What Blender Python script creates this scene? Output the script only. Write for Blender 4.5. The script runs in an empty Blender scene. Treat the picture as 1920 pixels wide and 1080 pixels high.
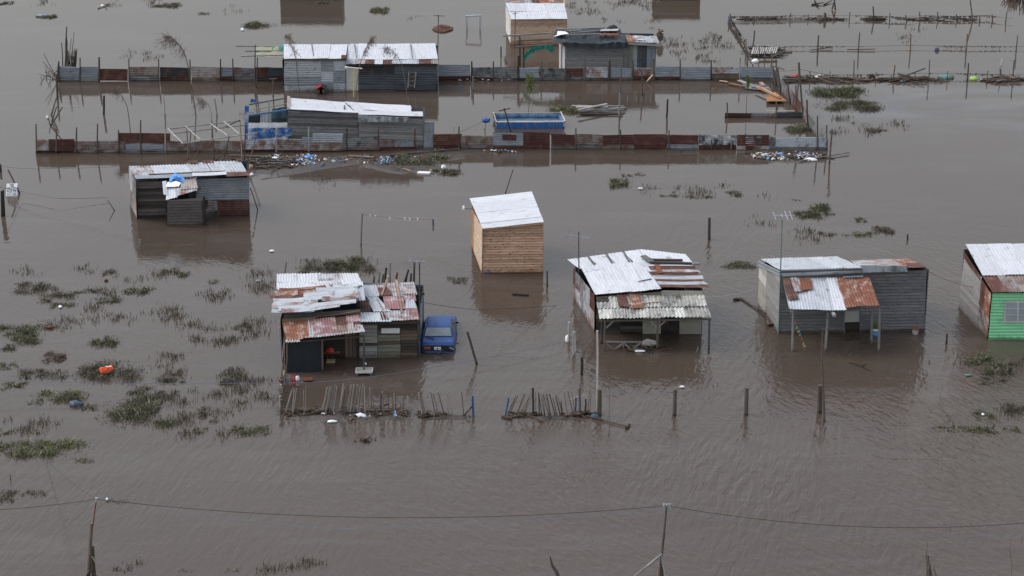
import bpy, math, random
from mathutils import Vector
R = random.Random(7)
C = bpy.context.scene.collection
# ------------------------------------------------------------------ camera, world, sun, exposure
CAM_H = 39.3; PITCH = math.radians(20.0); FPX = 4120.0
cam = bpy.data.cameras.new('camera'); cam_o = bpy.data.objects.new('camera', cam); C.objects.link(cam_o)
cam_o.location = (0, 0, CAM_H); cam_o.rotation_euler = (math.radians(90) - PITCH, 0, 0)
cam.sensor_width = 36.0; cam.lens = 36.0 * FPX / 1920.0; cam.clip_start = 1.0; cam.clip_end = 20000.0
sc = bpy.context.scene; sc.camera = cam_o
sc.view_settings.view_transform = 'Standard'; sc.view_settings.look = 'None'
sc.view_settings.gamma = 1.0; sc.view_settings.use_curve_mapping = False
sc.view_settings.exposure = 0.56
SUN_EL, SUN_AZ = math.radians(50), math.radians(-80)
w = bpy.data.worlds.new('World'); sc.world = w; w.use_nodes = True
nt = w.node_tree; nt.nodes.clear()
sky = nt.nodes.new('ShaderNodeTexSky'); sky.sky_type = 'NISHITA'; sky.sun_disc = False
sky.sun_elevation = SUN_EL; sky.sun_rotation = SUN_AZ; sky.air_density = 1.8; sky.dust_density = 2.0; sky.ozone_density = 1.0
hs = nt.nodes.new('ShaderNodeHueSaturation'); hs.inputs['Saturation'].default_value = 0.42
bg = nt.nodes.new('ShaderNodeBackground'); bg.inputs['Strength'].default_value = 0.15
wo = nt.nodes.new('ShaderNodeOutputWorld')
# thin even overcast over the clear sky: a little dimmer towards the horizon, a little brighter overhead
tcw = nt.nodes.new('ShaderNodeTexCoord'); sxw = nt.nodes.new('ShaderNodeSeparateXYZ'); mrw = nt.nodes.new('ShaderNodeMapRange'); vsw = nt.nodes.new('ShaderNodeVectorMath'); vsw.operation = 'MULTIPLY'
cbw = nt.nodes.new('ShaderNodeVectorMath'); cbw.operation = 'SCALE'; cbw.inputs[0].default_value = (1.005, .985, 1.0)
mrw.inputs['To Min'].default_value = .60; mrw.inputs['To Max'].default_value = 1.42
nt.links.new(tcw.outputs['Generated'], sxw.inputs[0]); nt.links.new(sxw.outputs['Z'], mrw.inputs['Value']); nt.links.new(mrw.outputs[0], cbw.inputs['Scale'])
nt.links.new(sky.outputs[0], hs.inputs['Color']); nt.links.new(hs.outputs[0], vsw.inputs[0]); nt.links.new(cbw.outputs[0], vsw.inputs[1]); nt.links.new(vsw.outputs[0], bg.inputs['Color']); nt.links.new(bg.outputs[0], wo.inputs[0])
sun = bpy.data.lights.new('sun', 'SUN'); sun.energy = 0.6; sun.angle = math.radians(22); sun.color = (1.0, 0.97, 0.93)
sun_o = bpy.data.objects.new('sun', sun); C.objects.link(sun_o)
sd = Vector((math.sin(SUN_AZ) * math.cos(SUN_EL), math.cos(SUN_AZ) * math.cos(SUN_EL), math.sin(SUN_EL)))
sun_o.rotation_euler = sd.to_track_quat('Z', 'Y').to_euler(); sun_o.location = sd * 300

# ------------------------------------------------------------------ survey: photo measurement -> place
ct, st = math.cos(PITCH), math.sin(PITCH)
def ray(px, py):
    dx = (px - 960) / FPX; dy = (540 - py) / FPX
    return Vector((dx, ct + dy * st, -st + dy * ct))
CP = Vector((0, 0, CAM_H))
def G(px, py, z=0.0):
    r = ray(px, py); return CP + r * ((z - CAM_H) / r.z)
def A(px, py, Y):
    r = ray(px, py); return CP + r * (Y / r.y)
def YG(py): return G(960, py).y
def ppm(py): return FPX / (G(960, py) - CP).dot(Vector((0, ct, -st)))   # pixels per metre at that row

# ------------------------------------------------------------------ materials
def new_mat(name):
    m = bpy.data.materials.new(name); m.use_nodes = True; n = m.node_tree; n.nodes.clear()
    o = n.nodes.new('ShaderNodeOutputMaterial'); b = n.nodes.new('ShaderNodeBsdfPrincipled'); n.links.new(b.outputs[0], o.inputs[0])
    return m, n, b
def mapped(n, sx, sy, src='UV', sz=1):
    tc = n.nodes.new('ShaderNodeTexCoord'); oi = n.nodes.new('ShaderNodeObjectInfo')
    mul = n.nodes.new('ShaderNodeMath'); mul.operation = 'MULTIPLY'; mul.inputs[1].default_value = 37.0
    n.links.new(oi.outputs['Random'], mul.inputs[0])
    ad = n.nodes.new('ShaderNodeVectorMath'); ad.operation = 'ADD'
    n.links.new(tc.outputs[src], ad.inputs[0]); n.links.new(mul.outputs[0], ad.inputs[1])
    mp = n.nodes.new('ShaderNodeMapping'); mp.inputs['Scale'].default_value = (sx, sy, sz)
    n.links.new(ad.outputs[0], mp.inputs[0]); return mp.outputs[0], oi
def noise(n, vec, scale, detail=6, rough=.6, dist=0.0):
    t = n.nodes.new('ShaderNodeTexNoise'); t.inputs['Scale'].default_value = scale; t.inputs['Detail'].default_value = detail
    t.inputs['Roughness'].default_value = rough; t.inputs['Distortion'].default_value = dist
    n.links.new(vec, t.inputs['Vector']); return t.outputs['Fac']
def ramp(n, fac, a, b, ca=(0, 0, 0, 1), cb=(1, 1, 1, 1)):
    r = n.nodes.new('ShaderNodeValToRGB'); r.color_ramp.elements[0].position = a; r.color_ramp.elements[1].position = b
    r.color_ramp.elements[0].color = ca; r.color_ramp.elements[1].color = cb
    n.links.new(fac, r.inputs[0]); return r.outputs[0]
def mix(n, fac, c1, c2, mode='MIX'):
    x = n.nodes.new('ShaderNodeMix'); x.data_type = 'RGBA'; x.blend_type = mode
    for s, v in ((0, fac), (6, c1), (7, c2)):
        if hasattr(v, 'links') or hasattr(v, 'is_output'): n.links.new(v, x.inputs[s])
        else: x.inputs[s].default_value = v if s == 0 else (*v, 1)
    return x.outputs[2]
def tint(n, oi, col, amt):
    mr = n.nodes.new('ShaderNodeMapRange'); mr.inputs['To Min'].default_value = 1 - amt; mr.inputs['To Max'].default_value = 1 + amt
    n.links.new(oi.outputs['Random'], mr.inputs['Value'])
    vm = n.nodes.new('ShaderNodeVectorMath'); vm.operation = 'SCALE'
    n.links.new(col, vm.inputs[0]); n.links.new(mr.outputs[0], vm.inputs['Scale']); return vm.outputs[0]
MATS = {}
def tide(n, c):
    tc = n.nodes.new('ShaderNodeTexCoord'); sx = n.nodes.new('ShaderNodeSeparateXYZ'); n.links.new(tc.outputs['Object'], sx.inputs[0])
    f = noise(n, tc.outputs['Object'], 1.6, 6, .7); a = n.nodes.new('ShaderNodeMath'); a.operation = 'MULTIPLY_ADD'; a.inputs[1].default_value = -.55; n.links.new(f, a.inputs[0]); n.links.new(sx.outputs['Z'], a.inputs[2])
    r = ramp(n, a.outputs[0], 0.0, .13, (.55, .50, .46, 1), (1, 1, 1, 1)); g = n.nodes.new('ShaderNodeMath'); g.operation = 'ADD'; g.inputs[1].default_value = .22; n.links.new(a.outputs[0], g.inputs[0]); n.links.new(g.outputs[0], r.node.inputs[0])
    return mix(n, 1.0, c, r, 'MULTIPLY')
def metal(name, base, second=(.13, .05, .032), amt=.2, rough=.55, met=.0, dirt=.35, var=.12):
    m, n, b = new_mat(name)
    v, oi = mapped(n, 1, 1); v2, _ = mapped(n, .9, .9); vs, _ = mapped(n, 6, .7)
    f = noise(n, v, 1.7, 9, .68, .3)
    mask = ramp(n, f, .60 - amt * .38, .74 - amt * .28)
    st_ = ramp(n, noise(n, vs, 1.5, 6, .7), .38, .68)
    fine = ramp(n, noise(n, v2, 26, 4, .7), .30, .72, (.72, .72, .72, 1), (1.12, 1.12, 1.12, 1))
    c = mix(n, st_, base, tuple(x * (1 - dirt) for x in base))
    rustc = mix(n, noise(n, v, 7, 5, .7), tuple(x * .55 for x in second), tuple(min(1, x * 1.5) for x in second))
    c = mix(n, mask, c, rustc)
    c = mix(n, 1.0, c, fine, 'MULTIPLY'); c = tint(n, oi, c, var); c = tide(n, c)
    n.links.new(c, b.inputs['Base Color']); b.inputs['Roughness'].default_value = rough; b.inputs['Metallic'].default_value = met
    b.inputs['Specular IOR Level'].default_value = .35
    MATS[name] = m; return m
def wood(name, base, dark=None, var=.2, knots=0.0, rough=.85):
    m, n, b = new_mat(name)
    dark = dark or tuple(x * .45 for x in base)
    v, oi = mapped(n, .9, 14); vk, _ = mapped(n, 2.2, 7.0); vb, _ = mapped(n, .8, .8)
    c = mix(n, ramp(n, noise(n, v, 2.2, 6, .7, .4), .36, .70), base, dark)
    c = mix(n, ramp(n, noise(n, vb, 1.6, 5, .6), .40, .75), c, tuple(x * .62 for x in base))
    if knots:
        vo = n.nodes.new('ShaderNodeTexVoronoi'); vo.inputs['Scale'].default_value = 1.6; n.links.new(vk, vo.inputs['Vector'])
        k = ramp(n, vo.outputs['Distance'], .16, .30, (1, 1, 1, 1), (0, 0, 0, 1))
        kk = n.nodes.new('ShaderNodeMath'); kk.operation = 'MULTIPLY'; kk.inputs[1].default_value = knots; n.links.new(k, kk.inputs[0])
        c = mix(n, kk.outputs[0], c, tuple(x * .22 for x in base))
    c = tint(n, oi, c, var); c = tide(n, c)
    n.links.new(c, b.inputs['Base Color']); b.inputs['Roughness'].default_value = rough; b.inputs['Specular IOR Level'].default_value = .2
    MATS[name] = m; return m
def plain(name, base, rough=.6, var=.1, nz=.25, scale=6, spec=.4, met=0.0, src='UV'):
    m, n, b = new_mat(name); v, oi = mapped(n, 1, 1, src)
    c = mix(n, ramp(n, noise(n, v, scale, 5, .65), .3, .72), base, tuple(x * (1 - nz) for x in base)); c = tint(n, oi, c, var)
    n.links.new(c, b.inputs['Base Color']); b.inputs['Roughness'].default_value = rough; b.inputs['Specular IOR Level'].default_value = spec
    b.inputs['Metallic'].default_value = met
    MATS[name] = m; return m
metal('white_sheet', (.60, .62, .655), amt=.03, dirt=.22, var=.07)
metal('white_peel', (.6, .62, .64), second=(.03, .035, .04), amt=.62, dirt=.1)
metal('light_sheet', (.46, .495, .53), amt=.10, dirt=.3, var=.14)
metal('light_rusty', (.46, .50, .54), amt=.42, dirt=.3, second=(.19, .085, .05))
metal('galv', (.28, .315, .35), amt=.10, dirt=.35, var=.15)
metal('galv_rusty', (.25, .28, .31), amt=.48, dirt=.35, second=(.12, .055, .04))
metal('galv_dark', (.085, .10, .115), amt=.12, dirt=.4, var=.2, second=(.07, .04, .03))
metal('galv_stain', (.24, .25, .25), amt=.4, dirt=.4, second=(.03, .03, .032))
metal('tan_sheet', (.28, .25, .22), amt=.45, dirt=.35, second=(.13, .07, .05))
metal('black_sheet', (.025, .03, .036), amt=.25, dirt=.3, second=(.12, .05, .03))
metal('rust', (.10, .042, .034), second=(.16, .085, .06), amt=.3, rough=.85, dirt=.35, var=.2)
metal('rust_pale', (.19, .115, .095), second=(.32, .30, .29), amt=.45, rough=.8, dirt=.35, var=.15)
metal('rust_bright', (.22, .085, .05), second=(.42, .34, .29), amt=.28, rough=.8, dirt=.3, var=.15)
metal('pink_sheet', (.27, .135, .135), second=(.42, .40, .40), amt=.25, rough=.65, dirt=.3)
metal('pale_pink', (.40, .36, .35), second=(.2, .12, .1), amt=.3, rough=.65, dirt=.3)
metal('fibre_cement', (.50, .50, .46), second=(.10, .10, .09), amt=.32, rough=.9, dirt=.45, var=.34)
metal('green_sheet', (.29, .76, .41), second=(.22, .44, .28), amt=.14, rough=.65, dirt=.22, var=.05)
metal('foil', (.38, .42, .45), second=(.10, .11, .12), amt=.5, rough=.3, met=.3, dirt=.3)
wood('new_pine', (.64, .42, .29), (.42, .235, .15), .26, 1.0)
wood('new_pine_pale', (.60, .47, .36), (.42, .30, .21), .08, .5)
wood('orange_board', (.42, .21, .10), None, .12)
wood('grey_wood', (.205, .205, .215), (.12, .118, .12), .14, .7)
wood('grey_wood_light', (.30, .295, .285), (.17, .165, .16), .18, .5)
wood('grey_brown', (.15, .135, .125), (.08, .072, .067), .22, .4)
wood('dark_wood', (.075, .062, .054), (.03, .026, .024), .3)
wood('brown_wood', (.17, .13, .10), (.085, .062, .048), .25)
wood('pale_wood', (.42, .41, .39), (.2, .19, .18), .2)
wood('green_wood', (.20, .20, .155), (.10, .10, .08), .2)
wood('white_wood', (.62, .61, .58), (.4, .38, .36), .1)
wood('post_wood', (.14, .12, .105), (.055, .047, .042), .3)
wood('mossy_wood', (.135, .135, .10), (.06, .062, .045), .1)
wood('red_wood', (.25, .09, .05), None, .2)
wood('twig', (.20, .165, .135), (.10, .08, .065), .35)
plain('black_tarp', (.017, .023, .031), .5, .05, .4, 3)
plain('dark_interior', (.02, .018, .017), .9)  # near-black that paints the shade inside openings; the black sack shares it
plain('blue_tarp', (.045, .15, .40), .45, .08, .35, 4); metal('blue_print', (.04, .17, .50), second=(.55, .62, .70), amt=.34, rough=.45, dirt=.3)
metal('sky_dull', (.05, .13, .18), second=(.05, .06, .05), amt=.5, rough=.6, dirt=.4); plain('sky_blue', (.10, .32, .70), .45, .1, .25, 4)
metal('pool_liner', (.17, .30, .47), second=(.03, .10, .28), amt=.35, rough=.45, dirt=.4); plain('pool_pale', (.13, .20, .27), .25, 0, .5, 2)
plain('white_plastic', (.78, .80, .82), .5, .05, .12)
plain('grey_plastic', (.42, .44, .46), .5, .15, .3)
plain('red_paint', (.50, .05, .05), .5, .1)
plain('orange_plastic', (.85, .13, .05), .5, .05, .15)
plain('green_cloth', (.015, .20, .15), .8, .05, .3)
plain('lime_plastic', (.35, .55, .12), .5, .1)
plain('yellow_plastic', (.70, .55, .06), .5, .1)
plain('blue_paint', (.03, .09, .24), .55, .1)
plain('blue_faded', (.06, .17, .32), .6); metal('yellow_tarp', (.36, .34, .22), second=(.20, .30, .27), amt=.35, rough=.7); plain('navy_bag', (.05, .08, .13), .35, .1)
plain('metal_tube', (.38, .43, .48), .4, .1, .2, met=.3)
plain('dark_tube', (.07, .075, .08), .5, .1)
plain('green_tube', (.10, .22, .18), .5, .1)
plain('cable', (.035, .035, .038), .5)
plain('blue_rope', (.13, .17, .26), .6)
plain('pink_rope', (.35, .14, .14), .6)
plain('curtain', (.50, .50, .47), .8, .05, .2)
plain('panel_pale', (.36, .35, .30), .8, .12, .3, 2)
plain('ink', (.015, .015, .03), .7)
plain('sign_board', (.86, .86, .87), .6, 0, .05)
plain('glass_pale', (.33, .38, .42), .12, .05, .2, 2, .6)
plain('brick_red', (.17, .085, .065), .9, .3)
plain('foam_white', (.8, .8, .8), .7)
plain('cardboard', (.42, .30, .19), .8, .2)
plain('tyre_rubber', (.02, .02, .022), .7)
def leafmat(name, col, var=.5):
    m, n, b = new_mat(name)
    tc = n.nodes.new('ShaderNodeTexCoord'); f = noise(n, tc.outputs['Object'], 2.3, 6, .7)
    c = mix(n, ramp(n, f, .3, .7), tuple(x * (1 + var) for x in col), tuple(x * (1 - var) for x in col))
    n.links.new(c, b.inputs['Base Color']); b.inputs['Roughness'].default_value = .8; b.inputs['Specular IOR Level'].default_value = .15
    MATS[name] = m; return m
leafmat('leaf_green', (.082, .100, .045)); leafmat('leaf_olive', (.105, .100, .065)); leafmat('leaf_brown', (.108, .092, .074))
leafmat('leaf_bright', (.120, .155, .045)); leafmat('leaf_dark', (.050, .058, .034)); leafmat('leaf_red', (.12, .075, .060)); leafmat('straw', (.22, .19, .15)); leafmat('dry_leaf', (.20, .155, .135), .3)
# mud
m, n, b = new_mat('mud'); tc = n.nodes.new('ShaderNodeTexCoord')
f = noise(n, tc.outputs['Object'], 1.3, 9, .7); f2 = noise(n, tc.outputs['Object'], 9, 6, .7)
c = mix(n, ramp(n, f, .35, .68), (.075, .060, .050), (.045, .037, .031)); c = mix(n, ramp(n, f2, .52, .66), c, (.085, .068, .056))
n.links.new(c, b.inputs['Base Color']); b.inputs['Roughness'].default_value = .38
bp = n.nodes.new('ShaderNodeBump'); bp.inputs['Distance'].default_value = .06; n.links.new(f2, bp.inputs['Height']); n.links.new(bp.outputs[0], b.inputs['Normal']); MATS['mud'] = m
# flood water: opaque with silt, smooth and mirror-like, ripples growing towards the near right
m, n, b = new_mat('flood_water'); tc = n.nodes.new('ShaderNodeTexCoord'); P = tc.outputs['Object']
f = noise(n, P, .035, 5, .6, .5)
c = mix(n, ramp(n, f, .3, .72), (.070, .053, .041), (.060, .045, .035))
# thin oil film drifting beyond the long fence
mo = n.nodes.new('ShaderNodeMapping'); mo.inputs['Scale'].default_value = (.05, .13, 1); n.links.new(P, mo.inputs[0])
fo = noise(n, mo.outputs[0], 1.0, 7, .6, 1.2)
ms = n.nodes.new('ShaderNodeMapping'); ms.inputs['Scale'].default_value = (.10, .42, 1); ms.inputs['Rotation'].default_value = (0, 0, .25); n.links.new(P, ms.inputs[0])
c = mix(n, ramp(n, noise(n, ms.outputs[0], 1.0, 8, .62, .9), .50, .78), c, (.082, .068, .057))
sep = n.nodes.new('ShaderNodeSeparateXYZ'); n.links.new(P, sep.inputs[0])
def band(v, a, b_, c0, d0):
    r = []
    for lo, hi in ((a, b_), (d0, c0)):
        q = n.nodes.new('ShaderNodeMapRange'); q.interpolation_type = 'SMOOTHSTEP'; q.inputs['From Min'].default_value = lo; q.inputs['From Max'].default_value = hi; n.links.new(v, q.inputs['Value']); r.append(q.outputs[0])
    q = n.nodes.new('ShaderNodeMath'); q.operation = 'MULTIPLY'; n.links.new(r[0], q.inputs[0]); n.links.new(r[1], q.inputs[1]); return q.outputs[0]
zone = n.nodes.new('ShaderNodeMath'); zone.operation = 'MULTIPLY'; n.links.new(band(sep.outputs['X'], 16, 26, 48, 60), zone.inputs[0]); n.links.new(band(sep.outputs['Y'], 134, 139, 147, 152), zone.inputs[1])
film = n.nodes.new('ShaderNodeMath'); film.operation = 'MULTIPLY'; n.links.new(zone.outputs[0], film.inputs[0])
fb = n.nodes.new('ShaderNodeRGBToBW'); n.links.new(ramp(n, fo, .42, .62), fb.inputs[0]); n.links.new(fb.outputs[0], film.inputs[1])
hue = ramp(n, noise(n, mo.outputs[0], 3.0, 3, .5, 1.5), .35, .65, (.075, .085, .115, 1), (.115, .10, .085, 1))
c = mix(n, film.outputs[0], c, hue)
n.links.new(c, b.inputs['Base Color']); b.inputs['Roughness'].default_value = .012; b.inputs['IOR'].default_value = 1.34
sx = n.nodes.new('ShaderNodeSeparateXYZ'); n.links.new(P, sx.inputs[0])
def mrange(val, a, b_, c0, c1):
    r = n.nodes.new('ShaderNodeMapRange'); r.inputs['From Min'].default_value = a; r.inputs['From Max'].default_value = b_
    r.inputs['To Min'].default_value = c0; r.inputs['To Max'].default_value = c1; n.links.new(val, r.inputs['Value']); return r.outputs[0]
def mth(op, a, b_):
    x = n.nodes.new('ShaderNodeMath'); x.operation = op
    for i, v in enumerate((a, b_)):
        if hasattr(v, 'is_output'): n.links.new(v, x.inputs[i])
        else: x.inputs[i].default_value = v
    return x.outputs[0]
near = mrange(sx.outputs['Y'], 128, 86, 0.0, 1.0); right = mrange(sx.outputs['X'], -12, 16, 0.25, 1.0)
patch = ramp(n, noise(n, P, .05, 4, .6, 1.0), .38, .62)
patchv = n.nodes.new('ShaderNodeRGBToBW'); n.links.new(patch, patchv.inputs[0])
amp = mth('MULTIPLY', mth('MULTIPLY', near, right), mth('ADD', mth('MULTIPLY', patchv.outputs[0], .5), .5))
def ripple(rot, sx_, sy_, scale, detail, dist):
    mp = n.nodes.new('ShaderNodeMapping'); mp.vector_type = 'TEXTURE'; mp.inputs['Rotation'].default_value = (0, 0, math.radians(rot)); mp.inputs['Scale'].default_value = (1 / sx_, 1 / sy_, 1)
    n.links.new(P, mp.inputs[0]); return noise(n, mp.outputs[0], scale, detail, .5, dist)
r1_ = ripple(-12, 3.4, .8, 1.0, 2, .35)      # crests running away from the viewer, bottom right
r2_ = ripple(28, 3.0, 1.0, 1.3, 3, .5)
r3_ = ripple(80, 4.0, 1.4, 1.0, 3, .4)       # faint cross ripple everywhere
r4_ = ripple(10, 9.0, 6.0, 1.0, 2, .2)
selc = n.nodes.new('ShaderNodeRGBToBW'); n.links.new(ramp(n, noise(n, P, .07, 3, .5, .8), .42, .58), selc.inputs[0]); sel = selc.outputs[0]
main = mth('ADD', mth('MULTIPLY', r1_, sel), mth('MULTIPLY', r2_, mth('SUBTRACT', 1.0, sel)))
hgt = mth('ADD', mth('MULTIPLY', main, mth('ADD', mth('MULTIPLY', amp, .78), .012)), mth('ADD', mth('MULTIPLY', r3_, mth('ADD', mth('MULTIPLY', amp, .10), .022)), mth('MULTIPLY', r4_, mth('ADD', mth('MULTIPLY', amp, .05), .008))))
bp = n.nodes.new('ShaderNodeBump'); bp.inputs['Strength'].default_value = 1.0; bp.inputs['Distance'].default_value = .16
n.links.new(hgt, bp.inputs['Height']); n.links.new(bp.outputs[0], b.inputs['Normal']); MATS['flood_water'] = m

# ------------------------------------------------------------------ mesh helpers
class MB:
    def __init__(s): s.v = []; s.f = []; s.uv = []; s.mi = []; s.mats = []
    def mat(s, m):
        if m not in s.mats: s.mats.append(m)
        return s.mats.index(m)
    def face(s, idx, uvs=None, m=0):
        s.f.append(idx); s.uv.append(uvs or [(s.v[i][0] + s.v[i][2] * .3, s.v[i][1] + s.v[i][2]) for i in idx]); s.mi.append(m)
    def box(s, c, ax, ay, az, m=0):   # centre and three half-extent vectors
        b0 = len(s.v); lx, ly, lz = ax.length, ay.length, az.length
        for i in (-1, 1):
            for j in (-1, 1):
                for k in (-1, 1): s.v.append(tuple(c + ax * i + ay * j + az * k))
        for q, (a, b_) in (((0, 1, 3, 2), (lz, ly)), ((4, 6, 7, 5), (ly, lz)), ((0, 4, 5, 1), (lx, lz)), ((2, 3, 7, 6), (lz, lx)), ((0, 2, 6, 4), (ly, lx)), ((1, 5, 7, 3), (lx, ly))):
            P_ = [s.v[b0 + i] for i in q]
            e = (Vector(P_[1]) - Vector(P_[0])).length; g = (Vector(P_[2]) - Vector(P_[1])).length
            uv = [(0, 0), (e, 0), (e, g), (0, g)] if e >= g else [(0, 0), (0, e), (g, e), (g, 0)]
            s.face([b0 + i for i in q], uv, m)
    def beam(s, p0, p1, wd, ht, m=0, up=Vector((0, 0, 1))):
        p0, p1 = Vector(p0), Vector(p1); d = p1 - p0
        a = d.cross(up)
        if a.length < 1e-4: a = d.cross(Vector((0, 1, 0)))
        a.normalize(); u = a.cross(d).normalized()
        s.box((p0 + p1) / 2, d / 2, a * wd / 2, u * ht / 2, m)
    def tube(s, pts, rads, m=0, sides=6, cap=True):
        b0 = len(s.v); L = 0
        N = len(pts); pts = [Vector(p) for p in pts]; Ls = []
        for i, p in enumerate(pts):
            d = (pts[min(i + 1, N - 1)] - pts[max(i - 1, 0)])
            if d.length < 1e-6: d = Vector((0, 0, 1))
            d.normalize(); a = d.cross(Vector((.31, .87, .13))).normalized(); b_ = d.cross(a)
            if i: L += (p - pts[i - 1]).length
            Ls.append(L); r = rads[i] if hasattr(rads, '__len__') else rads
            for k in range(sides):
                t = 2 * math.pi * k / sides; s.v.append(tuple(p + a * (math.cos(t) * r) + b_ * (math.sin(t) * r)))
        for i in range(N - 1):
            for k in range(sides):
                k2 = (k + 1) % sides; q = (b0 + i * sides + k, b0 + i * sides + k2, b0 + (i + 1) * sides + k2, b0 + (i + 1) * sides + k)
                s.face(q, [(Ls[i], k * .04), (Ls[i], k * .04 + .04), (Ls[i + 1], k * .04 + .04), (Ls[i + 1], k * .04)], m)
        if cap:
            s.face([b0 + k for k in range(sides)][::-1], None, m); s.face([b0 + (N - 1) * sides + k for k in range(sides)], None, m)
    def stick(s, p0, p1, r0, r1=None, m=0, sides=6, wob=0.0, n=1, rnd=None):
        p0, p1 = Vector(p0), Vector(p1); r1 = r0 if r1 is None else r1; rnd = rnd or R
        pts = [p0.lerp(p1, i / n) + (Vector((rnd.uniform(-1, 1), rnd.uniform(-1, 1), 0)) * wob if 0 < i < n else Vector()) for i in range(n + 1)]
        s.tube(pts, [r0 + (r1 - r0) * i / n for i in range(n + 1)], m, sides)
    def obj(s, name, mat=None, parent=None, loc=None, smooth=False):
        me = bpy.data.meshes.new(name); o0 = ORG.get(parent.name if parent else '', Vector((0, 0, 0))) if loc is None else Vector(loc)
        me.from_pydata([(x - o0.x, y - o0.y, z - o0.z) for x, y, z in s.v], [], [list(f) for f in s.f])
        uvl = me.uv_layers.new(name='UVMap'); flat = []
        for u in s.uv:
            for a in u: flat += [a[0], a[1]]
        uvl.data.foreach_set('uv', flat)
        for m_ in ([mat] if mat else s.mats): me.materials.append(MATS[m_])
        if not mat: me.polygons.foreach_set('material_index', s.mi)
        if smooth: me.polygons.foreach_set('use_smooth', [True] * len(s.f))
        me.update()
        o = bpy.data.objects.new(name, me); C.objects.link(o)
        if parent: o.parent = parent; ORG[o.name] = o0
        else: o.location = o0; ORG[o.name] = o0
        return o
ORG = {}
def tag(o, label=None, cat=None, group=None, kind=None):
    if label: o['label'] = label
    if cat: o['category'] = cat
    if group: o['group'] = group
    if kind: o['kind'] = kind
    return o
def thing(name, label, cat, loc, group=None):
    o = bpy.data.objects.new(name, None); o.empty_display_size = .2; C.objects.link(o); o.location = loc; ORG[o.name] = Vector(loc)
    return tag(o, label, cat, group)
def sub(T, name, label=None):
    o = bpy.data.objects.new(name, None); C.objects.link(o); o.parent = T; ORG[o.name] = ORG[T.name]
    if label: o['label'] = label
    return o

class Pl:   # a plane that a wall or a roof lies in
    def __init__(s, p0, e1, e2):
        s.p0 = Vector(p0); s.e1 = Vector(e1).normalized(); e2 = Vector(e2); s.e2 = (e2 - s.e1 * e2.dot(s.e1)).normalized(); s.n = s.e1.cross(s.e2)
    def uv(s, px, py):
        r = ray(px, py); t = (s.p0 - CP).dot(s.n) / r.dot(s.n); q = CP + r * t - s.p0
        return (q.dot(s.e1), q.dot(s.e2))
    def q(s, *pp): return [s.uv(*p) for p in pp]
    def to3(s, a, b_, lift=0.0): return s.p0 + s.e1 * a + s.e2 * b_ + s.n * lift
    def inv(s, P_): q = Vector(P_) - s.p0; return (q.dot(s.e1), q.dot(s.e2))
def Wall(bl, br): a, b_ = G(*bl), G(*br); return Pl(a, b_ - a, (0, 0, 1))
def Wall3(a, b_): return Pl(a, Vector(b_) - Vector(a), (0, 0, 1))
def Roof(fl, fr, bl):  # (px, py, Y) each: front corners, one back corner
    a, b_, c_ = A(*fl), A(*fr), A(*bl); return Pl(a, b_ - a, c_ - a)

def clip(poly, nx, ny, d):   # keep nx*x+ny*y <= d
    out = []
    for i in range(len(poly)):
        p, q = poly[i], poly[(i + 1) % len(poly)]; a = nx * p[0] + ny * p[1] - d; b_ = nx * q[0] + ny * q[1] - d
        if a <= 0: out.append(p)
        if a * b_ < 0: t = a / (a - b_); out.append((p[0] + (q[0] - p[0]) * t, p[1] + (q[1] - p[1]) * t))
    return out
def sink(poly, z=-.25, lim=.25):
    return [(a, z) if b_ < lim else (a, b_) for a, b_ in poly]
def piece(T, pl, poly, mat, name='plank', thick=.025, lift=0.0, along='h', tilt=0.0):
    if len(poly) < 3: return None
    B = MB(); N = len(poly); b0 = min(p[1] for p in poly); b1 = max(p[1] for p in poly)
    for p in poly: B.v.append(tuple(pl.to3(p[0], p[1], lift + thick + tilt * (b1 - p[1]) / max(b1 - b0, 1e-3))))
    for p in poly: B.v.append(tuple(pl.to3(p[0], p[1], lift)))
    uvf = (lambda p: (p[0], p[1])) if along == 'h' else (lambda p: (p[1], p[0]))
    B.face(list(range(N)), [uvf(p) for p in poly]); B.face(list(range(N, 2 * N))[::-1], [uvf(p) for p in poly][::-1])
    for i in range(N):
        j = (i + 1) % N; B.face([j, i, N + i, N + j], [uvf(poly[j]), uvf(poly[i]), uvf(poly[i]), uvf(poly[j])])
    return B.obj(name, mat, T)
def planks(T, pl, poly, h, mats, along='h', gap=.022, thick=.022, lap=.028, name='plank', lift=0.0, rag=0.0, miss=0.0):
    k = 1 if along == 'h' else 0
    lo = min(p[k] for p in poly); hi = max(p[k] for p in poly); n_ = max(1, round((hi - lo) / h)); h = (hi - lo) / n_
    area = sum(poly[i][0] * poly[(i + 1) % len(poly)][1] - poly[(i + 1) % len(poly)][0] * poly[i][1] for i in range(len(poly)))
    if area < 0: poly = poly[::-1]
    for i in range(n_):
        if R.random() < miss: continue
        a, b_ = lo + i * h + gap / 2, lo + (i + 1) * h - gap / 2
        g = list(poly)
        if k: g = clip(clip(g, 0, -1, -a), 0, 1, b_)
        else: g = clip(clip(g, -1, 0, -a), 1, 0, b_)
        if len(g) < 3: continue
        if rag:
            mx = max(q[1 - k] for q in g); mn = min(q[1 - k] for q in g); j1, j2 = R.uniform(-rag, rag * .4), R.uniform(-rag * .4, rag)
            g = [((q[0] + (j1 if q[0] > mx - .01 else j2 if q[0] < mn + .01 else 0), q[1]) if k else (q[0], q[1] + (j1 if q[1] > mx - .01 else 0))) for q in g]
        piece(T, pl, g, R.choice(mats), name, thick, lift + R.uniform(0, .006), along, lap if along == 'h' else 0)
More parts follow.
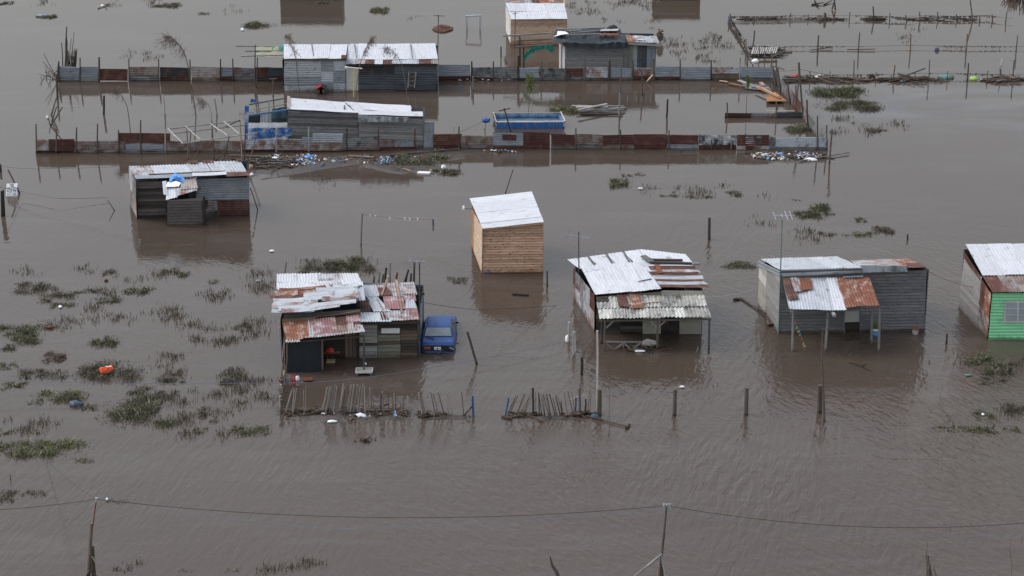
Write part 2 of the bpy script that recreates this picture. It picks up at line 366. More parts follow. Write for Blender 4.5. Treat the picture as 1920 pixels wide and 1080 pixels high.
def csheet(T, pl, quad, mat, ridge='v', pitch=.12, amp=.018, lift=0.0, dent=.012, name='sheet', jit=.015, bend=0.0):
    # quad: bl, br, tr, tl in plane coordinates; ridge 'v' runs up the sheet, 'h' across it
    q = [(a + R.uniform(-jit, jit), b_ + R.uniform(-jit, jit)) for a, b_ in quad]
    W = math.hypot(q[1][0] - q[0][0], q[1][1] - q[0][1]); H = math.hypot(q[3][0] - q[0][0], q[3][1] - q[0][1])
    L = W if ridge == 'v' else H; K = H if ridge == 'v' else W
    nw = max(4, min(240, int(L / pitch * 4))); nk = max(2, min(8, int(K / .5) + 1)); B = MB(); ph = R.uniform(0, 6)
    c1, c2 = R.uniform(0, 9), R.uniform(0, 9)
    nu, nv = (nw, nk) if ridge == 'v' else (nk, nw)
    for j in range(nv + 1):
        for i in range(nu + 1):
            u, v = i / nu, j / nv
            a = (q[0][0] * (1 - u) + q[1][0] * u) * (1 - v) + (q[3][0] * (1 - u) + q[2][0] * u) * v
            b_ = (q[0][1] * (1 - u) + q[1][1] * u) * (1 - v) + (q[3][1] * (1 - u) + q[2][1] * u) * v
            s_ = (u if ridge == 'v' else v) * L; t_ = (v if ridge == 'v' else u) * K
            z = amp * math.sin(2 * math.pi * s_ / pitch + ph) + dent * (math.sin(t_ * 2.3 + c1) + math.sin(s_ * 1.7 + c2))
            z += bend * (2 * t_ / max(K, .01) - 1) ** 2
            edge = R.uniform(-.012, .012) if (v in (0, 1) if ridge == 'v' else u in (0, 1)) else 0
            B.v.append(tuple(pl.to3(a + (edge if ridge == 'h' else 0), b_ + (edge if ridge == 'v' else 0), lift + z + amp + dent * 2)))
    for j in range(nv):
        for i in range(nu):
            a = j * (nu + 1) + i; idx = [a, a + 1, a + nu + 2, a + nu + 1]
            if ridge == 'v': uv = [(i / nu * W, j / nv * H), ((i + 1) / nu * W, j / nv * H), ((i + 1) / nu * W, (j + 1) / nv * H), (i / nu * W, (j + 1) / nv * H)]
            else: uv = [(j / nv * H, i / nu * W), (j / nv * H, (i + 1) / nu * W), ((j + 1) / nv * H, (i + 1) / nu * W), ((j + 1) / nv * H, i / nu * W)]
            B.face(idx, uv)
    return B.obj(name, mat, T, smooth=True)
def sheets(T, pl, quad, cols, rows, mats, over=.05, **kw):
    # a grid of overlapping sheets over a quad; mats: list used in reading order (rows from the eave up) or random choice
    base = kw.pop('lift', 0.0)
    def P2(u, v):
        return ((quad[0][0] * (1 - u) + quad[1][0] * u) * (1 - v) + (quad[3][0] * (1 - u) + quad[2][0] * u) * v,
                (quad[0][1] * (1 - u) + quad[1][1] * u) * (1 - v) + (quad[3][1] * (1 - u) + quad[2][1] * u) * v)
    cu = cols if hasattr(cols, '__len__') else [i / cols for i in range(cols + 1)]
    cv = rows if hasattr(rows, '__len__') else [i / rows for i in range(rows + 1)]
    W = math.hypot(quad[1][0] - quad[0][0], quad[1][1] - quad[0][1]); H = math.hypot(quad[3][0] - quad[0][0], quad[3][1] - quad[0][1]); k = 0
    for j in range(len(cv) - 1):
        for i in range(len(cu) - 1):
            u0, u1, v0, v1 = cu[i], min(1, cu[i + 1] + over / W) if i < len(cu) - 2 else cu[i + 1], cv[j], cv[j + 1] + (over / H if j < len(cv) - 2 else 0)
            mm = mats[k % len(mats)]; k += 1
            if mm is None: continue
            csheet(T, pl, [P2(u0, v0), P2(u1, v0), P2(u1, v1), P2(u0, v1)], mm, lift=base + (len(cv) - 2 - j) * .0 + j * .012 + (i % 2) * .010, **kw)
def beamobj(T, name, p0, p1, wd, ht, mat):
    B = MB(); B.beam(p0, p1, wd, ht); return B.obj(name, mat, T)
def stickobj(T, name, p0, p1, r0, r1=None, mat='post_wood', n=3, wob=.015, sides=7):
    B = MB(); B.stick(p0, p1, r0, r1, 0, sides, wob, n); return B.obj(name, mat, T, loc=None if T else Vector(p0))
def up(p, z): return Vector((p[0], p[1], z))
# ------------------------------------------------------------------ flood water and mud
B = MB(); n_ = 0
for x0, x1, y0, y1 in ((-3000, 3000, -400, 9000),):
    B.v += [(x0, y0, 0), (x1, y0, 0), (x1, y1, 0), (x0, y1, 0)]; B.face([0, 1, 2, 3])
tag(B.obj('flood_water', 'flood_water', loc=(0, 0, 0)), 'brown flood water covering the whole settlement', None, None, 'structure')
def mud_bank(pts, h=.07, label=None):
    P_ = [G(*p) for p in pts]; c_ = sum(P_, Vector()) / len(P_); B = MB(); N = 64; rings = 9
    def edge(t):
        # cast from centre to polygon edge
        d = Vector((math.cos(t), math.sin(t), 0)); best = None
        for i in range(len(P_)):
            a, b_ = P_[i] - c_, P_[(i + 1) % len(P_)] - c_; e = b_ - a; den = d.x * e.y - d.y * e.x
            if abs(den) < 1e-9: continue
            s_ = (a.x * e.y - a.y * e.x) / den; u = (a.x * d.y - a.y * d.x) / den
            if s_ > 0 and -1e-6 <= u <= 1.000001: best = s_ if best is None else max(best, s_)
        return best or 1
    E = [edge(2 * math.pi * k / N) * (1 + .10 * math.sin(k * 1.7) + R.uniform(-.10, .10)) for k in range(N)]
    B.v.append((c_.x, c_.y, h))
    for r in range(1, rings + 1):
        f = r / rings
        for k in range(N):
            t = 2 * math.pi * k / N; p = c_ + Vector((math.cos(t), math.sin(t), 0)) * E[k] * f
            z = h * (1 - f ** 3) - .03 * f + R.uniform(-.035, .045) * (1 if r < rings else 0) - (.04 if r == rings else 0)
            B.v.append((p.x, p.y, z))
    for k in range(N): B.face([0, 1 + k, 1 + (k + 1) % N])
    for r in range(rings - 1):
        for k in range(N):
            a = 1 + r * N + k; b_ = 1 + r * N + (k + 1) % N; B.face([a, a + N, b_ + N, b_])
    tag(B.obj('mud_bank', 'mud', loc=c_, smooth=True), label, None, None, 'structure')
mud_bank([(455, 290), (700, 288), (860, 272), (985, 288), (850, 300), (835, 322), (760, 332), (700, 318), (640, 304), (590, 312), (540, 330), (470, 345), (440, 315)], .06, 'brown mud bank strewn with rubbish along the rusty fence')
mud_bank([(1385, 282), (1560, 284), (1545, 300), (1500, 309), (1440, 303), (1395, 293)], .05, 'mud and rubbish bank at the end of the long rusty fence')
mud_bank([(527, 772), (600, 768), (700, 774), (770, 772), (776, 784), (700, 793), (600, 792), (530, 787)], .08, 'mud strip under the reed stake fence of the rusty roofed shack')
mud_bank([(782, 776), (840, 779), (893, 779), (890, 787), (830, 786), (786, 783)], .05, 'short mud strip at the gap of the stake fence')
mud_bank([(944, 778), (1000, 781), (1060, 778), (1127, 778), (1126, 787), (1050, 786), (1000, 793), (950, 786)], .05, 'mud strip under the stake fence by the white pole')
mud_bank([(535, 700), (560, 703), (590, 712), (575, 720), (545, 724), (532, 715)], .04, 'mud patch beside the black tarp porch')
mud_bank([(1175, 652), (1235, 650), (1260, 662), (1240, 672), (1190, 662)], .04, 'mud patch behind the porch rail')
for poly in ([(1370, 36), (1440, 34), (1520, 30), (1580, 33), (1600, 38), (1540, 42), (1440, 44), (1375, 45)],
             [(1480, 148), (1560, 144), (1640, 146), (1660, 154), (1560, 158), (1480, 157)], [(1668, 145), (1730, 142), (1800, 150), (1770, 160), (1690, 158)], [(1845, 145), (1900, 141), (1935, 148), (1925, 158), (1860, 158)]):
    mud_bank(poly, .04, 'muddy drift caught along a wire fence line')

PENDING = []
def back_shell(*a, **k): PENDING.append((a, k))
def zat(pl, p): return pl.p0.z - ((p[0] - pl.p0.x) * pl.n.x + (p[1] - pl.p0.y) * pl.n.y) / pl.n.z - .05
def shell_now(pl_left, pl_right):
    # the right side b->c and the back c->d of a hut, carried up to the roof planes
    a_, k_ = PENDING.pop(); T, a, b_, c_, d = a_[:5]; wood_ = k_.get('wood_'); mat = 'galv_dark'; c_ = Vector(c_) + Vector((0, -.12, 0)); d = Vector(d) + Vector((0, -.12, 0))
    for p, q, z0, z1 in ((b_, c_, zat(pl_right, b_), zat(pl_right, c_)), (c_, d, zat(pl_right, c_), zat(pl_left, d))):
        pl = Wall3(up(p, 0), up(q, 0)); L = (Vector(q) - Vector(p)).length
        if wood_: planks(T, pl, [(0, -.25), (L, -.25), (L, z1), (0, z0)], .2, wood_, name='plank')
        else: sheets(T, pl, [(0, -.25), (L, -.25), (L, z1), (0, z0)], max(1, round(L / 1.6)), 1, [mat, 'galv'], ridge='h', name='wall_sheet', lift=-.05)

# ------------------------------------------------------------------ long shack with pale sheet walls (upper)
W = Wall((532, 171), (820, 170)); Yf = W.p0.y; Yb = Yf + 3.2
T = thing('metal_shack', 'long shack with white sheet roof, half its front pale corrugated sheet, half dark', 'shack', G(676, 170))
fw = sub(T, 'wall')
sheets(fw, W, sink(W.q((533, 171), (602, 171), (602, 110), (533, 111))), 1, 4, ['light_sheet', 'galv', 'light_sheet', 'light_sheet'], ridge='h', pitch=.15, name='wall_sheet')
sheets(fw, W, sink(W.q((602, 171), (648, 171), (648, 110), (602, 110))), 2, 3, ['galv', 'light_sheet', 'light_sheet', 'galv'], ridge='h', pitch=.15, name='wall_sheet')
piece(fw, W, sink(W.q((649, 171), (672, 171), (672, 127), (649, 127))), 'white_wood', 'door', .03, .0)
piece(fw, W, W.q((649, 127), (672, 127), (672, 120), (649, 120)), 'dark_interior', 'dark_opening', .02, -.05)  # near-black piece stands in for the shaded gap above the door
sheets(fw, W, sink(W.q((672, 171), (740, 171), (740, 118), (672, 118))), 1, 3, ['galv_dark', 'galv_dark', 'black_sheet'], ridge='h', pitch=.16, name='wall_sheet')
sheets(fw, W, sink(W.q((740, 171), (818, 170.5), (818, 118), (740, 118))), 1, 3, ['galv_dark'], ridge='h', pitch=.16, name='wall_sheet')
a, b_ = G(532, 171), G(819, 170.5); c_, d = a + Vector((0, 3.2, 0)), b_ + Vector((0, 3.2, 0))
back_shell(fw, a, b_, d, c_, 0, 1.95, 2.3, 2.3)
sheets(fw, Wall3(c_, a), [(0, -.25), (3.2, -.25), (3.2, 2.2), (0, 2.15)], 2, 1, ['galv_dark'], ridge='h', name='wall_sheet', lift=-.03)
ro = sub(T, 'roof')
r1 = Roof((532, 111, Yf - .12), (648, 110, Yf - .12), (532, 84, Yb))
sheets(ro, r1, r1.q((532, 111.5), (648, 110.5), (652, 84), (532, 84)), [0, .46, .72, 1], [0, 1], ['white_sheet'], pitch=.14, amp=.008, name='roof_sheet')
r2 = Roof((648, 121, Yf - .2), (822, 120.5, Yf - .2), (652, 84, Yb))
shell_now(r1, r2)
sheets(ro, r2, r2.q((650, 113.5), (821, 112.5), (816, 83.5), (653, 84)), [0, .12, .42, .70, 1], [0, 1], ['white_sheet'], pitch=.14, amp=.008, name='roof_sheet', lift=.03)
sheets(ro, r2, r2.q((648, 121.5), (822, 120.5), (821, 112), (650, 113)), [0, .1, .2, .31, .39, .5, .62, .78, .92, 1], [0, 1], ['light_sheet', 'pale_pink', 'rust', 'white_sheet', 'rust', 'light_sheet', 'light_sheet', 'rust', 'tan_sheet'], pitch=.14, name='roof_sheet')
csheet(ro, r1, r1.q((640, 112.5), (652, 112.5), (652, 106), (640, 106)), 'rust', name='roof_sheet', lift=.06)
for u in (585, 665, 770): beamobj(ro, 'batten', A(u, 84, Yb) + Vector((0, -.2, .08)), A(u + 4, 112, Yf) + Vector((0, 0, .1)), .05, .05, 'galv_dark')
beamobj(ro, 'rafter', A(532, 112.5, Yf - .1), A(648, 112.5, Yf - .1), .07, .09, 'brown_wood'); beamobj(ro, 'rafter', A(648, 122.5, Yf - .1), A(820, 121.8, Yf - .1), .07, .09, 'dark_wood')
# ladder, lamp post, dog house and pole frame at this shack
L = thing('ladder', 'small wooden ladder leaning on the dark half of the metal shack', 'ladder', G(770, 172))
Ly = Yf - .25
for p, q in (((765, 164), (767, 134)), ((777, 164), (780, 134.5))): beamobj(L, 'rail', A(*p, Ly), A(*q, Ly + .1), .06, .05, 'pale_wood')
for y in (136, 144, 152, 160): beamobj(L, 'rung', A(765.5, y, Ly - .02), A(779, y, Ly), .05, .06, 'twig')
L = thing('lamp_post', 'yellow pole with a white tube lamp arm before the white door', 'lamp post', G(663, 182)); Ly = G(663, 182).y
stickobj(L, 'pole', A(663, 184, Ly), A(664, 128, Ly), .035, mat='yellow_plastic', wob=0); stickobj(L, 'lamp_arm', A(648, 126, Ly), A(679, 128.5, Ly), .04, mat='white_plastic', wob=0)
B = MB(); B.box(A(649, 126.5, Ly), Vector((.09, 0, 0)), Vector((0, .07, 0)), Vector((0, 0, .07))); B.obj('lamp', 'foam_white', L)
D = thing('dog_house', 'little dog house with a red roof standing in the water by the pale wall', 'dog house', G(602, 176)); c_ = G(602, 177); h_ = .30
B = MB()
for s_ in (-1, 1): B.box(c_ + Vector((s_ * .27, .25, .1)), Vector((.02, 0, 0)), Vector((0, .3, 0)), Vector((0, 0, .28)))
B.box(c_ + Vector((0, .54, .1)), Vector((.27, 0, 0)), Vector((0, .02, 0)), Vector((0, 0, .28))); B.box(c_ + Vector((-.19, -.05, .1)), Vector((.09, 0, 0)), Vector((0, .02, 0)), Vector((0, 0, .28))); B.box(c_ + Vector((.19, -.05, .1)), Vector((.09, 0, 0)), Vector((0, .02, 0)), Vector((0, 0, .28)))
B.obj('wall', 'brown_wood', D)
for s_, m_ in ((-1, 'red_paint'), (1, 'dark_wood')):
    B = MB(); B.beam(c_ + Vector((s_ * .17, -.15, .50)), c_ + Vector((s_ * .17, .62, .50)), .42, .03, 0, Vector((s_ * .55, 0, 1))); B.obj('roof', m_, D)
F = thing('pole_rack', 'frame of poles with a yellow green tarp beside the white roof', 'pole frame', G(480, 165)); fy = G(480, 165).y
for p, q in (((480, 170), (483, 107)), ((477, 158), (478.5, 84))): stickobj(F, 'post', A(*p, fy), A(*q, fy), .05, .04)
for p, q, e in (((442, 86), (557, 87.5), 2.2), ((460, 95.5), (541, 95), 1.2), ((452, 105), (577, 102), .2)): stickobj(F, 'pole', A(*p, fy + e), A(*q, fy + e), .06, .045, 'pale_wood' if e < 1 else 'grey_wood_light')
pt = Roof((482, 108, fy + .3), (530, 107, fy + .3), (478, 89, fy + 2.1)); csheet(F, pt, pt.q((481, 108), (530, 107.5), (533, 89), (478, 89)), 'yellow_tarp', name='tarp', pitch=.9, amp=.03)
csheet(F, pt, pt.q((510, 95), (530, 95), (533, 89), (512, 89)), 'green_cloth', name='tarp', pitch=.7, amp=.03, lift=.03)
F = thing('t_shaped_post', 'short post with a wooden crosspiece in the water beside the pale wall', 'post', G(512, 181)); fy = G(512, 181).y
stickobj(F, 'post', A(512, 182, fy), A(512.5, 148, fy), .05); stickobj(F, 'crosspiece', A(505, 148.5, fy), A(519, 147.5, fy), .05, wob=0)

# ------------------------------------------------------------------ long wooden shack (middle) with blue tarp porch
W = Wall((541, 269), (793, 277)); Y0, Y1 = G(541, 269).y, G(793, 277).y
T = thing('plank_shack', 'long grey plank shack under a white sheet roof behind the rusty fence', 'shack', G(667, 272))
fw = sub(T, 'wall')
planks(fw, W, sink(W.q((541, 269), (672, 273), (672, 214), (541, 207))), .16, ['grey_wood', 'grey_wood', 'grey_brown'])
planks(fw, W, sink(W.q((673, 273), (793, 277), (793, 223), (673, 220))), .15, ['grey_wood_light', 'grey_wood_light', 'grey_wood'])
a, b_ = G(541, 269), G(793, 277); d, c_ = a + Vector((0, 2.6, 0)), b_ + Vector((0, 2.6, 0))
back_shell(fw, a, b_, c_, d, 2.2, 1.95, 1.95, 2.25, wood_=['grey_wood'])
planks(fw, Wall3(d, a), [(0, -.25), (2.6, -.25), (2.6, 2.2), (0, 2.2)], .18, ['grey_wood'])
ro = sub(T, 'roof'); r = Roof((541, 207, Y0 - .15), (793, 222.5, Y1 - .15), (540, 184, Y0 + 2.6))
shell_now(r, r)
sheets(ro, r, r.q((541, 207), (670, 214.5), (645, 192), (540, 184)), 1, [0, 1], ['white_sheet'], ridge='h', pitch=.3, amp=.012, name='roof_sheet')
csheet(ro, r, r.q((541, 208), (672, 215.5), (671, 211.5), (541, 203.5)), 'white_sheet', name='roof_sheet', lift=.07, ridge='h', pitch=.4)
sheets(ro, r, r.q((672, 215), (773, 221), (770, 200.5), (646, 193)), [0, .18, 1], [0, .35, .7, 1], ['white_sheet'], ridge='h', pitch=.25, amp=.016, name='roof_sheet', lift=.03, jit=.05)
csheet(ro, r, r.q((672, 218.5), (793, 222.5), (792, 213), (672, 211)), 'white_sheet', name='roof_sheet', lift=.08, ridge='h', pitch=.4)
csheet(ro, r, r.q((538, 208), (545, 208), (544, 183.5), (538.5, 183.5)), 'pale_pink', name='roof_sheet', lift=.07)
fo = Pl(A(673, 226, Y1 - .4), (1, -.05, 0), (0, .15, 1)); csheet(ro, fo, fo.q((673, 227), (766, 229), (766, 219), (673, 216)), 'foil', name='insulation_foil', pitch=.45, amp=.06, dent=.03, jit=.05)
beamobj(ro, 'beam', A(646, 191, Y0 + 2.4), A(646, 207, Y0 + .3) + Vector((0, 0, .1)), .08, .06, 'galv_dark')
beamobj(ro, 'rafter', A(541, 209, Y0 - .08), A(672, 216, Y0 - .2), .06, .08, 'galv')
T2 = thing('tarp_porch', 'open porch of poles hung with blue and white tarps', 'porch', G(500, 265)); Yp = Y0 + .05
for px, y0, y1, dy in ((461, 262, 196, 0), (503, 262, 190, .8), (541, 264, 205, 0), (463, 250, 217, 1.6), (543, 258, 186, 2.3)): stickobj(T2, 'post', A(px, y0 + 3, Yp + dy), A(px + 1, y1, Yp + dy), .05, .04, 'pale_wood')
stickobj(T2, 'beam', A(467, 196, Yp + 2.2), A(541, 183, Yp + 2.4), .05, .04, 'post_wood'); stickobj(T2, 'beam', A(475, 205, Yp + 1.6), A(541, 194, Yp + 1.6), .04, .03, 'grey_wood_light')
beamobj(T2, 'beam', A(463, 217.5, Yp), A(547, 204.5, Yp - .05), .1, .1, 'blue_faded')
wp = Pl(A(463, 260, Yp + 1.7), (1, 0, 0), (0, 0, 1))
sheets(T2, wp, wp.q((466, 232), (540, 232), (540, 208), (466, 216)), [0, .3, .58, 1], [0, 1], ['black_sheet', 'light_sheet', 'galv_dark'], pitch=.2, name='back_panel')
wp = Pl(A(462, 262, Yp - .05), (1, .04, 0), (0, 0, 1))
csheet(T2, wp, wp.q((464, 239), (547, 236), (546, 229), (465, 230)), 'white_plastic', name='white_tarp', pitch=.8, amp=.04)
csheet(T2, wp, wp.q((463, 262), (549, 262), (548, 247), (464, 247)), 'white_plastic', name='white_tarp', pitch=.7, amp=.05)
csheet(T2, wp, wp.q((464, 239), (520, 237), (520, 249), (464, 251)), 'white_plastic', name='white_tarp', pitch=.7, amp=.05)
csheet(T2, wp, wp.q((467, 259), (548, 251), (546, 236), (464, 239)), 'blue_print', name='blue_tarp', pitch=.55, amp=.06, dent=.03, lift=.1, jit=.08)
csheet(T2, wp, wp.q((459, 262), (464, 262), (467, 198), (459, 197)), 'blue_print', name='blue_tarp', pitch=.4, amp=.04, lift=.05)
csheet(T2, wp, wp.q((466, 204), (480, 203), (477, 197), (467, 197)), 'blue_tarp', name='blue_tarp', pitch=.4, amp=.04, lift=-1.5)
csheet(T2, wp, wp.q((506, 232), (540, 232), (538, 210), (508, 215)), 'sky_dull', name='blue_tarp', pitch=.6, amp=.06, lift=-1.4)
G1 = thing('standing_sheet', 'upright corrugated sheet at the end of the long plank shack', 'metal sheet', G(802, 278))
wp = Wall((793, 279), (813, 277)); csheet(G1, wp, sink(wp.q((792, 280), (813, 278), (813, 228), (795, 228)), -.1), 'galv', name='sheet', pitch=.13, lift=.1)

# ------------------------------------------------------------------ bare pole pergola on the mud
T = thing('bare_pergola', 'bare pergola of thin poles standing on the mud before the rusty fence', 'pergola', G(400, 318))
ya, yb, yc = G(350, 300).y, G(355, 318).y, G(360, 330).y
for p, q, Y, Y2 in (((353, 304), (350, 240), ya, ya), ((355, 286), (358, 246), ya + .8, ya + .8), ((361, 322), (376, 262), yb, yb), ((402, 305), (397, 225), ya, ya + .6), ((416, 314), (430, 255), yb, yb), ((455, 318), (450, 226), yb - .2, ya + .6), ((458, 318), (460, 234), yb, yb - .3), ((463, 322), (482, 249), yb, yb), ((404, 301), (423, 284), ya, yb), ((418, 240), (450, 225), ya, ya + .6)):
    stickobj(T, 'pole', A(*p, Y), A(*q, Y2), .042, .03, 'twig' if p[0] % 2 else 'post_wood')
for p, q, Y in (((315, 242), (452, 226.5), ya + .6), ((327, 250), (465, 234), ya), ((342, 269), (483, 249), yb)): stickobj(T, 'rail', A(*p, Y), A(*q, Y), .04, .034, 'grey_wood_light')
for p, q in (((315, 241), (343, 269)), ((348, 236.5), (377, 263)), ((395, 232), (427, 254.5)), ((420, 228), (449, 251))): stickobj(T, 'crossbar', A(*p, ya + .6), A(*q, yb), .042, .038, 'pale_wood', n=4, wob=.03)

# ------------------------------------------------------------------ patched shack with a box annex
W = Wall((257, 409), (468, 404)); Y0 = W.p0.y; Yb = Y0 + 2.5
T = thing('patched_shack', 'low patched shack with a corrugated roof and a box annex sticking out in front', 'shack', G(360, 406))
fw = sub(T, 'wall')
planks(fw, W, W.q((258, 353), (309, 351), (309, 339), (258, 340)), .17, ['grey_brown', 'grey_wood'], lift=.05)
planks(fw, W, sink(W.q((258, 409), (318, 408), (318, 351), (258, 353))), .21, ['dark_wood', 'dark_wood', 'grey_brown'])
for pts, m_ in (([(368, 374), (400, 374), (400, 335), (368, 335)], 'galv'), ([(392, 374), (467, 373), (467, 332), (392, 334)], 'galv'), ([(365, 392), (390, 391), (390, 372), (365, 372)], 'black_sheet'), ([(378, 399), (412, 398), (412, 372), (378, 372)], 'rust_pale'), ([(408, 398), (467, 397), (467, 373), (408, 373)], 'rust'), ([(378, 406), (467, 405), (467, 394), (378, 395)], 'galv_stain')):
    csheet(fw, W, sink(W.q(*pts)), m_, ridge='h', pitch=.14, name='wall_sheet', lift={'galv': .02, 'rust': .05}.get(m_, .0))
lw = Wall((245, 382), (257, 409)); sheets(fw, lw, sink(lw.q((245, 382), (257, 409), (256, 338), (243.5, 313))), 2, 2, ['galv_rusty', 'rust_pale', 'light_rusty'], ridge='h', pitch=.15, name='wall_sheet')
a, b_ = G(257, 409), G(468, 404); d, c_ = G(245, 382), G(468, 404) + Vector((-.3, 2.5, 0))
back_shell(fw, a, b_, c_, d, 2.3, 2.2, 2.1, 2.1)
ro = sub(T, 'roof'); r = Roof((256, 339, Y0 - .1), (466, 331, Y0 - .1), (243, 312, Yb))
shell_now(r, r)
sheets(ro, r, r.q((255, 338), (370, 334), (350, 309), (242, 313)), [0, .36, .7, 1], [0, 1], ['light_rusty', 'light_sheet', 'light_sheet'], pitch=.17, amp=.025, name='roof_sheet', jit=.05)
sheets(ro, r, r.q((368, 334), (466, 329), (450, 303.5), (350, 308)), [0, .35, .68, 1], [0, 1], ['light_sheet', 'light_sheet', 'light_sheet'], pitch=.17, amp=.025, name='roof_sheet', lift=.03, jit=.05)
for pts in ([(352, 310), (372, 310), (371, 305), (352, 305)], [(381, 309), (402, 309), (400, 304), (380, 304)], [(443, 306), (455, 306), (452, 302), (442, 302)]): csheet(ro, r, r.q(*pts), 'rust', name='roof_sheet', lift=.09, jit=0)
for pts, m_ in (([(256, 341), (362, 336), (361, 331), (255, 335)], 'galv'), ([(361, 335), (426, 332), (425, 326), (361, 329)], 'white_sheet'), ([(425, 337), (468, 334), (467, 326), (425, 328)], 'rust')): csheet(ro, r, r.q(*pts), m_, name='roof_sheet', lift=.12, ridge='h', pitch=.3, jit=0)
beamobj(ro, 'batten', A(280, 330.5, Y0 + .5) + Vector((0, 0, .1)), A(423, 324, Y0 + .5) + Vector((0, 0, .1)), .07, .06, 'rust')
an = sub(T, 'annex'); Wa = Wall((313, 424), (381, 422.5)); Ya = Wa.p0.y
planks(an, Wa, sink(Wa.q((313.5, 424), (380.5, 422.5), (380, 371), (313.5, 375))), .17, ['grey_brown', 'brown_wood', 'grey_brown'])
for x, x2 in ((313.5, 1), (380.5, 0)):
    g = G(x, 423.5); wl = Wall3(g + Vector((0, 1.1, 0)), g) if x2 else Wall3(g, g + Vector((0, 1.1, 0))); planks(an, wl, [(0, -.25), (1.1, -.25), (1.1, 1.5), (0, 1.5)], .17, ['dark_wood'])
ra = Roof((313, 378, Ya - .1), (372, 363, Ya - .1), (306, 341, Ya + 1.2))
for pts, m_, l_ in (([(312, 376), (333, 370), (330, 352), (311, 354)], 'white_sheet', .02), ([(331, 370), (370, 359), (368, 350), (329, 354)], 'light_rusty', .04), ([(340, 358), (372, 355), (368, 337), (340, 341)], 'pale_pink', .08), ([(308, 366), (316, 368), (313, 341), (305, 342)], 'light_sheet', .05)): csheet(an, ra, ra.q(*pts), m_, name='roof_sheet', lift=l_, pitch=.16, jit=.03)
piece(an, ra, ra.q((313, 354), (337, 353), (341, 346), (332, 343), (316, 345)), 'white_plastic', 'white_panel', .05, .13)
Tt = thing('blue_tarp', 'crumpled blue tarp lying on the annex roof of the patched shack', 'tarp', ra.to3(*ra.uv(333, 345)))
def crumple(name, T, pl, outline, mat, lift, amp, n=9):
    B = MB(); pts = pl.q(*outline); ca = sum(p[0] for p in pts) / len(pts); cb = sum(p[1] for p in pts) / len(pts); N = len(pts) * 4; ex = []
    for i in range(len(pts)):
        for k in range(4): t = k / 4; p, q = pts[i], pts[(i + 1) % len(pts)]; ex.append((p[0] + (q[0] - p[0]) * t, p[1] + (q[1] - p[1]) * t))
    B.v.append(tuple(pl.to3(ca, cb, lift + amp * 1.6)))
    for r_ in range(1, n + 1):
        f_ = r_ / n
        for p in ex:
            z = lift + amp * (1.6 * (1 - f_ * f_) + R.uniform(-.55, .55)) if r_ < n else lift * .3
            B.v.append(tuple(pl.to3(ca + (p[0] - ca) * f_ + R.uniform(-.01, .01), cb + (p[1] - cb) * f_, max(z, .005))))
    for k in range(N): B.face([0, 1 + k, 1 + (k + 1) % N])
    for r_ in range(n - 1):
        for k in range(N): a = 1 + r_ * N + k; b2 = 1 + r_ * N + (k + 1) % N; B.face([a, a + N, b2 + N, b2])
    return B.obj(name, mat, T)
crumple('tarp', Tt, ra, [(315, 350), (319, 333), (330, 325), (342, 331), (352, 340), (348, 348), (338, 343), (325, 341)], 'sky_blue', .12, .09, 5)
stickobj(tag(thing('leaning_stick', 'thin pole leaning outward at the corner of the patched shack', 'stick', G(482, 392))), 'stick', G(483, 393), A(469, 352, G(472, 400).y), .03)
GND = Pl((0, 0, .03), (1, 0, 0), (0, 1, 0))

# ------------------------------------------------------------------ new pine box hut
W = Wall((904.5, 512), (1017.5, 510.5)); Y0 = W.p0.y; lw = Wall((885.5, 462), (904.5, 512))
T = thing('pine_hut', 'new pine box hut with a plain white sheet roof standing alone in the water', 'hut', G(960, 511))
fw = sub(T, 'wall')
planks(fw, W, sink(W.q((905, 512), (1017.5, 510.5), (1019, 417.5), (905.5, 428)), -.25), .143, ['new_pine'], gap=.026, lap=.035)
ls = sub(T, 'side_wall'); planks(ls, lw, sink(lw.q((889, 468), (904.5, 512), (905.3, 428), (890, 400))), .143, ['new_pine_pale'], gap=.014)  # paler pine puts the stronger light on this side into its colour
planks(ls, lw, sink(lw.q((885.5, 462), (889.5, 470), (890.5, 400), (886.5, 393))), .143, ['orange_board'], gap=.014)
a, b_ = G(904.5, 512), G(1017.5, 510.5); d = G(885.5, 462); c_ = b_ + (d - a)
back_shell(T, a, b_, c_, d, 2.4, 2.8, 2.4, 2.2, wood_=['new_pine'])
piece(fw, W, sink(W.q((903, 512.5), (1018, 511), (1018, 508.5), (903, 510))), 'red_wood', 'base_board', .04, .04)
ro = sub(T, 'roof'); r = Roof((905, 428, Y0 - .12), (1019.5, 416, Y0 - .12), (880.5, 373.5, d.y + .15))
shell_now(r, r)
sheets(ro, r, r.q((905, 429), (1020, 416.5), (997, 360.5), (880.5, 373.5)), [0, 1], [0, .16, .5, .8, 1], ['white_sheet'], ridge='h', pitch=.33, amp=.006, dent=.004, name='roof_sheet', jit=0)
beamobj(ro, 'rafter', A(905, 430.5, Y0 - .08), A(1019, 418.5, Y0 - .08), .05, .08, 'new_pine')
L = thing('wall_lamp', 'small lamp on a bracket at the back corner of the pine hut', 'lamp', A(884, 392, d.y)); stickobj(L, 'bracket', A(886, 392, d.y), A(872, 391, d.y), .02, mat='dark_tube', wob=0)
B = MB(); B.tube([A(870, 393, d.y), A(870, 390, d.y), A(869, 386, d.y)], [.09, .10, .05], 0, 8); B.obj('lamp', 'white_plastic', L)
L = tag(MB(), None) if False else None
B = MB(); B.stick(G(961, 553) + Vector((0, 0, .03)), G(991, 555) + Vector((0, 0, .03)), .09, .08, 0, 8, .02, 4); tag(B.obj('floating_log', 'dark_wood', None, G(976, 554)), 'short dark log floating in the reflection of the pine hut', 'log')
